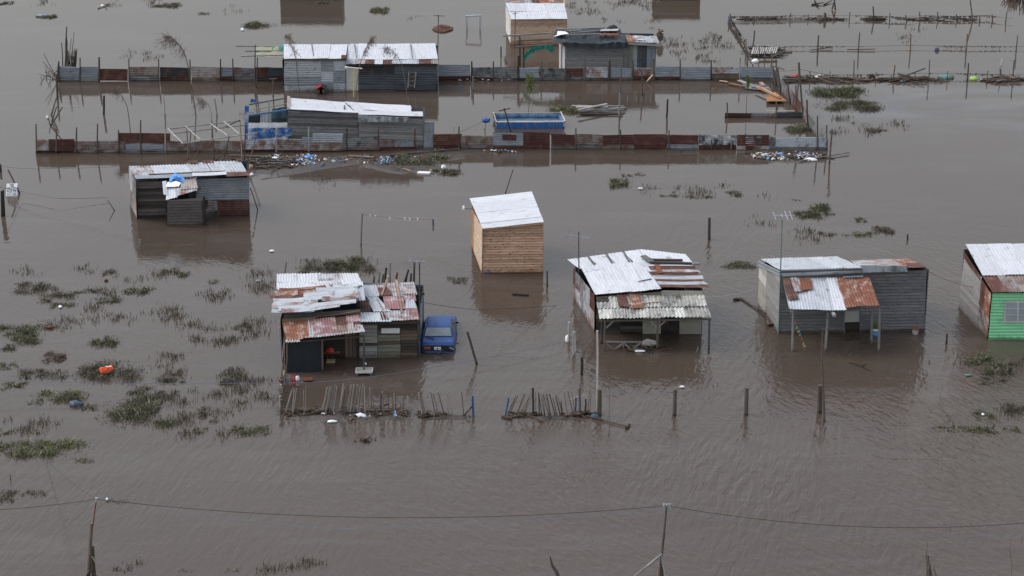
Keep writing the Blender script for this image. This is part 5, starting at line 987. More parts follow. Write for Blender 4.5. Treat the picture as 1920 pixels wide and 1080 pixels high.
sloped_fence('side_fence', 'sloping sheet fence joining the two long fences at the corner of the yard', [(1450, 152), (1462, 167), (1474, 182), (1488, 199), (1503, 218), (1516, 235), (1530, 253), (1546, 276)], [.95, .95, .9, .95, .9, .8, .8, .85], ['dark_wood', 'galv_stain', 'galv_rusty', 'rust', 'galv_rusty', 'galv_stain', 'galv_stain'], [(1455, 160, 1449, 124), (1464, 172, 1458, 128), (1482, 193, 1477, 156), (1493, 206, 1492, 160), (1506, 222, 1498, 117), (1515, 238, 1513, 187)])
T = fence('board_fence', 'lowest fence of brown boards standing alone in the flooded yard corner', [(1359, 1408, 211.5, 0, 'rust', 'rust'), (1407, 1458, 211.5, 0, 'galv_rusty', 'galv_rusty'), (1457, 1509, 211, 0, 'galv_dark', 'galv_dark')], [(1364, 192), (1455, 190)], lambda x: 220.5, strip=False)
beamobj(T, 'top_board', G(1437, 220) + Vector((0, 0, .42)), G(1489, 220) + Vector((0, 0, .44)), .08, .04, 'new_pine_pale')
# ------------------------------------------------------------------ stakes of split cane at the near side
def stakes(name, label, base_row, specs, extra=()):
    T = thing(name, label, 'fence', G(specs[0][0], base_row))
    for (bx, tx, ty, r_, m_) in specs:
        Y = G(bx, base_row).y + R.uniform(-.15, .15); B = MB(); B.stick(A(bx, base_row + 5, Y), A(tx, ty, Y + R.uniform(-.25, .1)), r_, r_ * .8, 0, 5, .012, 3); B.obj('stake', m_, T)
    return T
sp = []
for grp in ((532, 545, 727, 3), (547, 552, 725, 2), (563, 565, 724, 1), (571, 570, 727, 2), (602, 611, 725, 3), (608, 617, 723, 3), (619, 626, 722, 3), (633, 642, 721, 4), (642, 650, 724, 2), (650, 658, 722, 3), (659, 668, 723, 3), (669, 676, 722, 3), (682, 681, 725, 2), (693, 693, 724, 2), (704, 698, 728, 1), (713, 713, 731, 3), (719, 716, 734, 2), (729, 728, 734, 1), (738, 737, 735, 3), (751, 750, 740, 2), (756, 756, 741, 2), (768, 766, 741, 2)):
    for k in range(grp[3]): sp.append((grp[0] + k * 2.0 + R.uniform(-1.2, 1.2), grp[1] + k * 2.2 + R.uniform(-1.8, 1.8), grp[2] + R.uniform(-3, 5), R.uniform(.018, .027), R.choice(['pale_wood', 'twig', 'grey_wood_light', 'pale_wood'])))
T = stakes('stake_fence', 'row of thin leaning canes along the mud in front of the rusty roofed shack', 776, sp)
for p, q in (((532, 772), (640, 764)), ((640, 764), (775, 766)), ((585, 737), (597, 727))): stickobj(T, 'cane', G(p[0], 776) + Vector((0, 0, .25)), G(q[0], 776) + Vector((0, 0, .3)), .018, mat='twig')
sp = []
for grp in ((792, 784, 736, 3), (797, 789, 740, 2), (815, 806, 733, 2), (825, 811, 734, 2), (833, 819, 732, 2), (841, 833, 731, 2), (848, 838, 731, 2), (870, 866, 734, 1), (880, 878, 741, 1)):
    for k in range(grp[3]): sp.append((grp[0] + k * 1.8 + R.uniform(-1, 1), grp[1] + k * 2.2 + R.uniform(-1.5, 1.5), grp[2] + R.uniform(-2, 6), R.uniform(.018, .026), R.choice(['pale_wood', 'twig', 'pale_wood'])))
T = stakes('stake_fence', 'short row of canes ending at the little blue post before the leaning post', 781, sp)
stickobj(T, 'post', A(888, 787, G(888, 781).y), A(886, 742, G(888, 781).y), .05, mat='blue_paint'); stickobj(T, 'brace', A(867, 783, G(888, 781).y), A(885, 762, G(888, 781).y), .04, mat='dark_wood')
sp = []
for grp in ((949, 967, 740, 2), (953, 972, 740, 1), (966, 983, 737, 2), (973, 993, 738, 1), (979, 997, 737, 2), (1004, 1004, 732, 1), (1010, 1009, 734, 2), (1017, 1011, 740, 1), (1022, 1015, 739, 2), (1030, 1020, 740, 2), (1034, 1026, 740, 1), (1041, 1030, 740, 2), (1046, 1035, 741, 1), (1050, 1040, 741, 2), (1056, 1045, 740, 1), (1055, 1051, 752, 2), (1064, 1058, 733, 1), (1076, 1064, 731, 1), (1079, 1072, 731, 1), (1093, 1097, 757, 1), (1100, 1108, 727, 1), (1105, 1110, 734, 1)):
    for k in range(grp[3]): sp.append((grp[0] + k * 1.6 + R.uniform(-.8, .8), grp[1] + k * 1.8 + R.uniform(-1.4, 1.4), grp[2] + R.uniform(-2, 4), R.uniform(.017, .026), R.choice(['twig', 'post_wood', 'twig', 'brown_wood'])))
T = stakes('stake_fence', 'row of dark leaning canes beside the tall white pole', 778, sp)
for bx, by, tx, ty, r_, m_ in ((947, 780, 954, 746, .04, 'blue_paint'), (1000, 782, 999, 727, .05, 'dark_wood'), (1079, 778, 1080, 745, .035, 'blue_paint'), (1087, 779, 1087, 727, .05, 'post_wood'), (1098, 777, 1098, 748, .035, 'dark_wood')): stickobj(T, 'post', A(bx, by + 3, G(bx, by).y), A(tx, ty, G(bx, by).y), r_, mat=m_)
stickobj(T, 'cane', A(1067, 750, G(1067, 778).y), A(1098, 739, G(1067, 778).y), .02, mat='pale_wood')
for p, q, r_, l_ in (((941, 782), (960, 788), .05, 'short pale log at the tip of the cane row'), ((976, 776), (1016, 792), .05, 'dark branch curving over the mud below the canes'), ((1100, 782), (1180, 802), .035, 'long green cane floating beside the thin bare sapling'), ((1174, 805), (1181, 798), .06, 'stub of pale wood at the tip of the floating cane')):
    B = MB(); B.stick(G(*p) + Vector((0, 0, .06)), G(*q) + Vector((0, 0, .06)), r_, r_ * .8, 0, 7, .06, 5); tag(B.obj('driftwood', 'twig' if r_ != .05 else 'brown_wood', None, G(*p)), l_, 'driftwood')
lump('plastic_bag', 1115, 783, 18, 9, 'navy_bag', 'blue grey bag of rubbish at the foot of the mossy post', 'bag')
# irregular junk fence beside the tarp porch
T = thing('pole_fence', 'crooked fence of pale poles and sticks beside the black tarp porch', 'fence', G(530, 740))
for k in range(26):
    y = 712 + k * 2.6; x = 533 - k * .28; Y = G(x, y).y; stickobj(T, 'pole', A(x + R.uniform(-2, 2), y + 3, Y), A(x + R.uniform(-3, 3), y - R.uniform(18, 34), Y + R.uniform(-.3, .3)), R.uniform(.02, .045), mat=R.choice(['post_wood', 'brown_wood', 'pale_wood', 'twig']))
for k in range(5): stickobj(T, 'rail', G(533 - k * 1.3, 712 + k * 13) + Vector((R.uniform(-.1, .1), 0, R.uniform(.2, .8))), G(533 - (k + 1) * 1.3, 712 + (k + 1) * 13) + Vector((R.uniform(-.1, .1), 0, R.uniform(.2, .8))), .03, mat='twig')
# ------------------------------------------------------------------ single posts
def post(bx, by, tx, ty, r_, m_, label, name='wooden_post', cat='post', group='posts standing in the flood water'):
    g = G(bx, by); B = MB(); B.stick(g + Vector((0, 0, -.4)), A(tx, ty, g.y), r_ * 1.05, r_ * .92, 0, 9, .01, 4); return tag(B.obj(name, m_, None, g), label, cat, group)
for a_ in ((1330, 449, 1330, 408, .085, 'post_wood', 'lone thick post in open water beyond the white awninged shack'), (1026, 537, 1025.5, 507, .06, 'post_wood', 'short post standing beside the new pine box hut'), (1265, 779, 1266, 730, .09, 'post_wood', 'weathered post in front of the white awninged shack, by the floating bottle'), (1399, 778, 1400, 727, .10, 'post_wood', 'pale topped post between the two porch shacks, in the rippled water'), (1537, 774, 1537.5, 722, .11, 'post_wood', 'thick post beside the bare sapling before the striped lean-to'), (1124, 779, 1124, 730, .11, 'mossy_wood', 'thick mossy green post touching the tall white pole'),
           (1702, 449, 1702, 439, .05, 'dark_wood', 'tiny post stub in open water beyond the grey plank shack'), (1775, 645, 1775.5, 626, .05, 'dark_wood', 'white tipped stub post between the grey shack and the green house'), (898, 683, 876, 622, .06, 'post_wood', 'long leaning post in open water beside the blue car'), (194, 214, 195, 179, .07, 'dark_wood', 'dark post standing in the yard beyond the low rusty fence'), (310, 216, 306, 178, .05, 'pale_wood', 'pale grey post in the yard between the bare saplings'), (408, 216, 402, 184, .05, 'pale_wood', 'pale post beside the drooping dry plant near the tarp porch'), (676, 459, 679, 400, .045, 'twig', 'tall thin post carrying the pink clothes line'),
           (813, 422, 812, 410, .05, 'navy_bag', 'short stub with a blue rag under the pink line'), (887, 170, 887, 143, .06, 'grey_wood', 'post with a white bracket in the yard beyond the blue pool'), (1163, 176, 1165, 127, .05, 'post_wood', 'taller of the two poles in the yard near the plank pile'), (1161, 219, 1162, 175, .06, 'grey_wood_light', 'nearer pole at the end of the plank pile'), (1205, 179, 1203, 131, .05, 'post_wood', 'leaning pole before the corrugated fence of the tarp shack'), (1250, 219, 1252, 186, .065, 'dark_wood', 'dark post in open water beyond the white peeling fence'), (939, 106, 939.5, 87, .05, 'dark_wood', 'short dark post in water beside the pale pine hut'),
           (4, 405, 4, 358, .10, 'dark_wood', 'thick dark post at the edge beside the flete sign'), (8, 404, 6.5, 356, .05, 'dark_wood', 'thin dark post touching the thick one by the flete sign'), (1555, 306, 1560, 242, .06, 'post_wood', 'tall pole rising from the rubbish drift past the end of the long fence'), (1067, 643, 1067, 604, .055, 'pale_wood', 'shorter pale post with a white rag beside the white awninged shack'), (1076, 668, 1076, 622, .06, 'pale_wood', 'taller pale post with a hanging white rag beside the white awninged shack'), (1091, 703, 1091, 670, .07, 'dark_wood', 'dark post between the rag posts and the white pole'),
           (1085, 185, 1086, 178, .04, 'post_wood', 'tip of a stake near the plank pile'), (944, 362, 962, 318, .035, 'twig', 'thin slanting stick standing in for a fence pole reflection behind the pine box hut')): post(*a_)  # last entry is a stick added in place of a fence pole's reflection
post(1121, 775, 1120, 620, .045, 'white_wood', 'tallest pole, whitish pink, rising before the white awninged shack', 'tall_pole', 'pole')
lump('white_rag', 1064, 640, 9, 14, 'white_plastic', 'white rag caught low on the shorter pale post', 'rag', tall=.3); lump('white_rag', 1077, 660, 5, 20, 'white_plastic', 'white rag wrapped down the taller pale post', 'rag', tall=.9)
# television pole behind the pale corrugated shack
T = thing('television_pole', 'tall pole with a crossbar behind the end of the pale corrugated shack', 'pole', G(821, 96)); Y = G(821, 96).y
stickobj(T, 'mast', A(821, 98, Y), A(822, 28, Y), .035, mat='dark_tube', wob=0); stickobj(T, 'crossbar', A(813, 29, Y), A(834, 30, Y), .03, mat='grey_wood', wob=0)
T = thing('goal_posts', 'empty grey tube frame like a small goal standing in open water', 'frame', G(887, 57)); Y = G(887, 57).y; Y2 = G(887, 52).y
for x, x2 in ((875, 873.5), (901, 902)): stickobj(T, 'leg', A(x, 58, Y), A(x2, 31, Y), .035, mat='metal_tube', wob=0); stickobj(T, 'leg', A(x + (1.5 if x < 890 else -1.5), 55, Y2), A(x + (1.5 if x < 890 else -1.5), 30, Y2), .03, mat='metal_tube', wob=0)
beamobj(T, 'top_bar', A(873, 30.5, Y), A(902, 29, Y), .18, .09, 'metal_tube')
# the sign
T = thing('hand_painted_sign', 'white hand painted board reading SE HACEN FLETE at the edge of the water', 'sign', G(22, 369)); W = Pl(G(11.5, 368.5), (1, .02, 0), (0, .45, 1))
bd = piece(T, W, W.q((11.5, 367), (32, 366.5), (33, 343.5), (12.5, 344.5)), 'sign_board', 'board', .03, 0)
def text(T, body, pl, px, py, size, mat, name='lettering', lift=.04, sx_=1.0):
    cu = bpy.data.curves.new(name, 'FONT'); cu.body = body; cu.size = size; cu.align_x = 'CENTER'; cu.align_y = 'CENTER'; cu.extrude = .003; cu.offset = .002
    cu.materials.append(MATS[mat]); tmp = bpy.data.objects.new('tmp', cu); C.objects.link(tmp); me = bpy.data.meshes.new_from_object(tmp.evaluated_get(bpy.context.evaluated_depsgraph_get())); bpy.data.objects.remove(tmp); bpy.data.curves.remove(cu); o = bpy.data.objects.new(name, me); C.objects.link(o); o.parent = T
    from mathutils import Matrix
    o.matrix_local = Matrix.Translation(pl.to3(*pl.uv(px, py), lift) - ORG[T.name]) @ Matrix((pl.e1, pl.e2, pl.n)).transposed().to_4x4() @ Matrix.Diagonal((sx_, 1, 1, 1)); return o
text(T, 'SE', W, 22.5, 347.8, .24, 'ink'); text(T, 'HACEN', W, 22.5, 353.4, .185, 'ink'); text(T, 'FLETE', W, 22, 359, .22, 'ink'); text(T, '24-1-1390', W, 22, 364.2, .13, 'ink')
post(42, 363, 15, 318, .05, 'post_wood', 'leaning forked stick behind the flete sign'); post(40, 363, 32, 350, .05, 'dark_wood', 'black stake propping the flete sign')
post(1, 322, 0.5, 308, .08, 'dark_wood', 'dark post top at the very edge beyond the flete sign')
post(20, 900, 19, 889, .02, 'twig', 'twig in the water near the bright green tuft')
# ruined fence at the upper corner
T = thing('ruined_fence', 'collapsed corner of fence poles and sticks beside the first corrugated sheet', 'fence', G(107, 165))
for p, q, b_, r_ in (((107, 154), (110, 115), 154, .06), ((108, 183), (105, 139), 183, .08), ((96, 216), (106, 183), 216, .06), ((97, 228), (106, 200), 228, .05), ((95, 236), (117, 201), 236, .06), ((95, 236), (90, 221), 236, .04), ((110, 152), (80, 115), 152, .03), ((108, 150), (82, 101), 150, .03), ((100, 140), (112, 128), 140, .04)):
    stickobj(T, 'pole', A(*p, G(100, b_).y), A(*q, G(100, b_).y), r_, r_ * .7)
for k in range(26): x, y = R.uniform(78, 108), R.uniform(135, 150); stickobj(T, 'stick', G(x, y) + Vector((0, 0, R.uniform(0, .2))), G(x + R.uniform(-14, 14), y + R.uniform(-7, 7)) + Vector((0, 0, R.uniform(.1, .6))), .025, .015, R.choice(['grey_wood_light', 'twig', 'pale_wood']))
lump('plastic_bottle', 89, 222, 5, 7, 'white_plastic', 'white bottle caught on the collapsed poles', 'bottle', tall=.15)
T = thing('stick_bundle', 'upright bundle of sticks and dry reeds behind the first corrugated sheet', 'sticks', G(132, 128)); Y = G(132, 130).y
for p, q, r_ in (((122, 132), (125, 50), .07), ((118, 132), (115, 80), .05), ((133, 128), (139, 60), .03), ((128, 130), (134, 72), .03), ((126, 115), (124, 62), .06)): stickobj(T, 'pole', A(*p, Y), A(*q, Y), r_, r_ * .6, wob=.04)
for k in range(34): x = R.uniform(122, 142); stickobj(T, 'reed', A(x, 132, Y + R.uniform(-.3, .5)), A(x + R.uniform(-2, 5), R.uniform(90, 112), Y + R.uniform(-.3, .5)), .03, .02, R.choice(['brown_wood', 'twig', 'grey_wood', 'dark_wood']))
# ------------------------------------------------------------------ wire fence lines with weeds hanging on them (upper corner)
def hang_line(label, pts, posts, droop=.16, dens=22, zline=.30, mat='straw'):
    T = thing('wire_fence', label, 'fence', G(*pts[0])); B = MB(); P_ = [G(*p) + Vector((0, 0, zline)) for p in pts]
    for i in range(len(P_) - 1):
        L_ = (P_[i + 1] - P_[i]).length; B.stick(P_[i], P_[i + 1], .012, .012, 0, 4)
    B.obj('wire', 'cable', T); B = MB()
    for i in range(len(P_) - 1):
        L_ = (P_[i + 1] - P_[i]).length; thick = R.uniform(.4, 1)
        for k in range(int(L_ * dens * thick)):
            t = R.random() ** 1.0; gate = math.sin(t * L_ * 1.3 + i) + math.sin(t * L_ * .43 + i * 2)
            if gate < -.3: continue
            p = P_[i].lerp(P_[i + 1], t) + Vector((0, R.uniform(-.05, .05), R.uniform(-.03, .05))); q = p + Vector((R.uniform(-.12, .12), R.uniform(-.06, .06), -R.uniform(.03, droop) * (1 + max(0, gate)))); w_ = R.uniform(.02, .05)
            B.v += [tuple(p + Vector((-w_, 0, 0))), tuple(p + Vector((w_, 0, 0))), tuple(q)]; n0 = len(B.v); B.face([n0 - 3, n0 - 2, n0 - 1], None, 0)
    if B.f: tag(B.obj('hanging_weeds', 'leaf_brown', T), kind='stuff')
    for bx, by, tx, ty, r_ in posts: g = G(bx, by); stickobj(T, 'post', g + Vector((0, 0, -.3)), A(tx, ty, g.y), r_, r_ * .85, R.choice(['post_wood', 'twig', 'brown_wood']))
    return T
hang_line('farthest wire fence hung with drift weeds, ending by the thatch at the corner', [(1370, 38), (1440, 38), (1500, 36), (1560, 36), (1640, 37), (1700, 40), (1725, 36), (1790, 38), (1850, 36), (1900, 42)], [(1370, 40, 1369, 26, .06), (1640, 38, 1637, 12, .06), (1702, 41, 1698, 28, .05), (1726, 40, 1724, 22, .05), (1825, 40, 1819, 0, .06), (1838, 40, 1837, 30, .05), (1862, 40, 1860, 27, .05), (1548, 38, 1547, 24, .12)], dens=34)
hang_line('middle wire fence with a thin line of weeds and slender posts', [(1445, 92), (1533, 92), (1610, 92), (1707, 90), (1812, 92), (1906, 92), (1960, 93)], [(1533, 95, 1535, 66, .07), (1609, 96, 1612, 61, .05), (1707, 97, 1708, 64, .05), (1811, 96, 1814, 63, .06), (1905, 98, 1908, 67, .05)], dens=20, zline=.2, droop=.1)
hang_line('nearest wire fence choked with drift wood, sacks and weeds', [(1475, 150), (1600, 148), (1676, 147), (1742, 145), (1815, 146), (1900, 148), (1960, 148)], [(1600, 151, 1601.5, 113, .05), (1674, 149, 1678, 122, .055), (1741, 150, 1743, 112, .05), (1814, 152, 1816, 118, .06), (1899, 150, 1901.5, 113, .05), (1498, 155, 1497, 117, .06), (1457, 141, 1455, 110, .05)], dens=30)
hang_line('short sloping wire fence dropping from the blue rag to the pallet heap', [(1370, 42), (1382, 62), (1395, 82), (1404, 98)], [(1368, 45, 1366, 30, .05), (1385, 70, 1384, 58, .05), (1398, 97, 1399, 72, .05), (1410, 98, 1415, 57, .06), (1402, 122, 1400, 95, .06), (1423, 110, 1424, 86, .04), (1434, 112, 1434, 88, .04), (1446, 120, 1447, 96, .05)], dens=50)
T = thing('broken_rail_fence', 'line of sagging boards dropping from the blue rag towards the pallet heap', 'fence', G(1388, 68))
for k in range(7): beamobj(T, 'board', G(1368 + k * 5.2, 46 + k * 8.2) + Vector((0, 0, R.uniform(.15, .3))), G(1375 + k * 5.2, 57 + k * 8.2) + Vector((0, 0, R.uniform(.15, .3))), .07, .16, R.choice(['brown_wood', 'grey_wood', 'dark_wood']))
for x, y, ty in ((1415, 40, 31), (1480, 38, 24), (1515, 37, 27), (1592, 37, 22), (1668, 39, 24), (1760, 38, 22), (1795, 39, 26), (1885, 41, 22)):
    g = G(x, y); B = MB(); B.stick(g + Vector((0, 0, -.3)), A(x + R.uniform(-3, 3), ty, g.y), .05, .035, 0, 6, .02, 2); tag(B.obj('fence_stake', 'post_wood', None, g), 'thin stake of the farthest weedy fence line', 'stake', 'thin stakes of the farthest fence line')
for x, y, ty in ((1520, 151, 128), (1557, 150, 126), (1640, 149, 128), (1715, 150, 130), (1776, 151, 127), (1850, 150, 126), (1878, 150, 122)):
    g = G(x, y); B = MB(); B.stick(g + Vector((0, 0, -.3)), A(x + R.uniform(-3, 3), ty + 6, g.y), .04, .03, 0, 6, .02, 2); tag(B.obj('fence_stake', 'twig', None, g), 'short stake among the drift of the nearest wire fence', 'stake', 'short stakes of the nearest wire fence')
lump('blue_rag', 1367, 42, 8, 8, 'blue_tarp', 'blue rag tied at the corner of the farthest wire fence', 'rag', tall=.3)
T = thing('thatched_hut', 'dark thatch of reeds cut by the upper corner of the view', 'hut', G(1925, 8)); 
for k in range(130): x = R.uniform(1884, 1990); y = R.uniform(-12, 2) + (x - 1884) * .24; g = G(x, y); stickobj(T, 'reed', g + Vector((R.uniform(-.2, .2), 0, -.1)), g + Vector((R.uniform(-.4, .6), R.uniform(0, .5), R.uniform(.5, 1.1))), .06, .03, R.choice(['dark_wood', 'grey_brown', 'grey_wood', 'dark_wood']), n=1)
# ------------------------------------------------------------------ drift heaps and litter
def heap(name, label, cx, cy, w_, h_, n, mats=('post_wood', 'twig', 'brown_wood', 'dark_wood', 'grey_wood'), Lr=(.5, 2.2), r_=(.015, .05), zt=.25, flat=True):
    B = MB(); c_ = G(cx, cy); s_ = ppm(cy); rx = w_ / s_ / 2; ry = h_ / s_ / .342 / 2
    for k in range(n):
        t, q = R.uniform(0, 6.283), math.sqrt(R.random()); ex = 1 - q; p = c_ + Vector((rx * q * math.cos(t), ry * q * math.sin(t), R.uniform(.0, zt) * ex + .03)); an = R.gauss(0, .5) + (math.pi if R.random() < .5 else 0); L_ = R.uniform(*Lr) / 2
        d = Vector((math.cos(an) * L_, math.sin(an) * L_, R.uniform(-.06, .06))); m_ = B.mat(R.choice(mats))
        if R.random() < .5: B.stick(p - d, p + d, R.uniform(*r_), None, m_, 5, .02, 2)
        else: B.beam(p - d, p + d, R.uniform(.05, .13), .025, m_)
    return tag(B.obj(name, None, None, c_), label, 'debris', None, 'stuff')
def litter(label, cx, cy, w_, h_, n, mats=('white_plastic', 'white_plastic', 'grey_plastic', 'cardboard', 'grey_plastic', 'brown_wood', 'twig', 'red_wood', 'pale_wood', 'dark_wood', 'panel_pale', 'sky_blue', 'white_plastic', 'brown_wood', 'grey_wood')):
    B = MB(); c_ = G(cx, cy); s_ = ppm(cy); rx = w_ / s_ / 2; ry = h_ / s_ / .342 / 2
    for k in range(n):
        t, q = R.uniform(0, 6.283), math.sqrt(R.random()); p = c_ + Vector((rx * q * math.cos(t), ry * q * math.sin(t), .08)); m_ = B.mat(R.choice(mats)); an = R.uniform(0, 3.1); a_ = R.uniform(.03, .12) * R.uniform(.6, 1.2); b2 = R.uniform(.02, .06)
        n0 = len(B.v); B.box(p, Vector((math.cos(an) * a_, math.sin(an) * a_, R.uniform(-.05, .05))), Vector((-math.sin(an) * b2, math.cos(an) * b2, R.uniform(-.03, .05))), Vector((0, 0, R.uniform(.006, .03))), m_)
        B.v[n0:] = [(x + R.uniform(-.04, .04), y + R.uniform(-.04, .04), max(.01, z + R.uniform(-.02, .03))) for x, y, z in B.v[n0:]]
    return tag(B.obj('litter', None, None, c_), label, 'litter', None, 'stuff')
heap('driftwood_heap', 'sticks and boards washed up on the mud beside the bare pergola', 510, 306, 110, 26, 130); litter('mixed rubbish scattered over the mud beside the bare pergola', 545, 302, 135, 26, 190)
litter('scraps of rubbish along the rusty fence mud', 720, 300, 220, 22, 90)
heap('driftwood_heap', 'drift wood washed against the end of the longest fence', 1480, 293, 120, 18, 70); litter('white and coloured rubbish at the end of the longest fence', 1475, 294, 135, 18, 210)
heap('driftwood_heap', 'dark drift wood and roots on the mud below the cane stakes', 700, 774, 110, 14, 90, ('dark_wood', 'brown_wood', 'post_wood', 'twig'), (.4, 1.8)); heap('driftwood_heap', 'roots and straw along the mud strip beside the crooked pole fence', 590, 776, 110, 10, 60, ('dark_wood', 'brown_wood', 'twig'), (.2, .9))
litter('small rubbish on the mud below the cane stakes', 680, 778, 150, 10, 40); heap('driftwood_heap', 'clump of roots at the gap between the two cane rows', 812, 779, 50, 8, 40, ('dark_wood', 'brown_wood', 'twig'), (.2, .7))
heap('driftwood_heap', 'clump of roots by the mossy post', 1085, 779, 60, 8, 40, ('dark_wood', 'brown_wood', 'twig'), (.2, .7)); heap('driftwood_heap', 'dead grass heap below the thin dark canes', 985, 780, 60, 7, 30, ('dark_wood', 'brown_wood', 'twig'), (.2, .8))
heap('driftwood_heap', 'reeds and planks piled behind the pallet near the yard corner', 1435, 98, 60, 28, 100, ('post_wood', 'grey_wood_light', 'dark_wood', 'pale_wood'), (.4, 1.8), zt=.6); heap('driftwood_heap', 'drift wood caught along the nearest wire fence beside the red crate', 1500, 151, 70, 12, 70)
for cx, w_, l_ in ((1570, 110, 'brown drift reeds between the first two posts of the nearest wire fence'), (1700, 110, 'drift reeds and boards around the leaning black plank'), (1885, 70, 'largest brown reed drift by the last post of the nearest wire fence')): heap('driftwood_heap', l_, cx, 151, w_, 9, 80, ('brown_wood', 'twig', 'post_wood', 'dark_wood'), (.5, 2.0), zt=.4)
for cx, w_, l_ in ((1545, 80, 'dark root tangle on the farthest wire fence'), (1430, 90, 'low weeds and sticks at the start of the farthest wire fence'), (1760, 150, 'drift on the farthest wire fence near its last posts'), (1638, 34, 'round dark tangle at the second post of the farthest wire fence')): heap('driftwood_heap', l_, cx, 37, w_, 5, 46, ('dark_wood', 'brown_wood', 'twig', 'grey_wood'), (.3, 1.1), zt=.35)
litter('white scraps along the nearest wire fence', 1700, 151, 300, 10, 40); litter('white scraps along the farthest wire fence', 1560, 37, 250, 6, 24)
heap('driftwood_heap', 'boards and laths floating before the fence of the tarp shack', 1228, 146, 50, 12, 22, ('new_pine_pale', 'red_wood', 'brown_wood'), (.6, 1.6)); litter('rubbish floating before the fence beside the metal shack', 900, 151, 110, 6, 26)
litter('small scraps on the mud past the second rusty fence', 945, 285, 80, 6, 20); heap('driftwood_heap', 'twigs under the porch rail', 1205, 655, 80, 12, 50, ('brown_wood', 'dark_wood', 'twig'), (.2, .9))
T = thing('plank_pile', 'pile of pale planks floating beside the green bush in the yard', 'plank pile', G(1125, 212))
for p, q, z, m_ in (((1072, 204), (1135, 207), .22, 'pale_wood'), ((1083, 206), (1140, 209), .3, 'grey_wood_light'), ((1080, 210), (1128, 208), .34, 'pale_wood'), ((1084, 217), (1138, 206), .42, 'pale_wood'), ((1090, 213), (1170, 210), .15, 'grey_brown'), ((1086, 216), (1168, 216), .1, 'dark_wood'), ((1100, 212), (1172, 207), .2, 'grey_wood_light'), ((1120, 205), (1170, 206), .25, 'grey_wood')): beamobj(T, 'plank', G(*p) + Vector((0, 0, z)), G(*q) + Vector((0, 0, z)), .22, .05, m_)
T = thing('pallet', 'slatted pallet lying tilted on the heap near the yard corner', 'pallet', G(1425, 106)); 
for k in range(12): beamobj(T, 'slat', G(1409 + k * 4, 110 - k * .1) + Vector((0, 0, .35)), G(1413 + k * 4, 102) + Vector((0, 0, .55)), .1, .03, 'pale_wood')
for y, z in ((109.5, .32), (102.5, .5)): beamobj(T, 'runner', G(1407, y) + Vector((0, 0, z)), G(1458, y - .5) + Vector((0, 0, z)), .1, .06, 'dark_wood')
beamobj(T, 'runner', G(1446, 115) + Vector((0, 0, .3)), G(1471, 113) + Vector((0, 0, .7)), .12, .06, 'post_wood')
T = thing('wreckage_raft', 'broken roof wreckage with orange boards floating in the flooded yard corner', 'wreckage', G(1420, 175))
for p, q, wd, m_, z in (((1349, 154), (1364, 156), .2, 'new_pine_pale', .1), ((1366, 159), (1396, 165), .18, 'orange_board', .12), ((1394, 158), (1442, 172), .45, 'grey_wood_light', .12), ((1410, 166), (1440, 170), .3, 'galv', .16), ((1417, 171), (1463, 192), .16, 'orange_board', .3), ((1424, 172), (1460, 190), .09, 'new_pine', .36), ((1426, 162), (1432, 168), .25, 'new_pine', .3), ((1385, 154), (1400, 160), .3, 'pale_wood', .14)): beamobj(T, 'board', G(*p) + Vector((0, 0, z)), G(*q) + Vector((0, 0, z)), wd, .05, m_)
piece(T, GND, [GND.inv(G(*p)) for p in ((1437, 195.5), (1475, 195), (1452, 177), (1447, 185), (1437, 187))], 'orange_board', 'panel', .04, .15)
piece(T, GND, [GND.inv(G(*p)) for p in ((1398, 168), (1448, 173), (1440, 163), (1390, 157))], 'galv', 'panel', .03, .03)
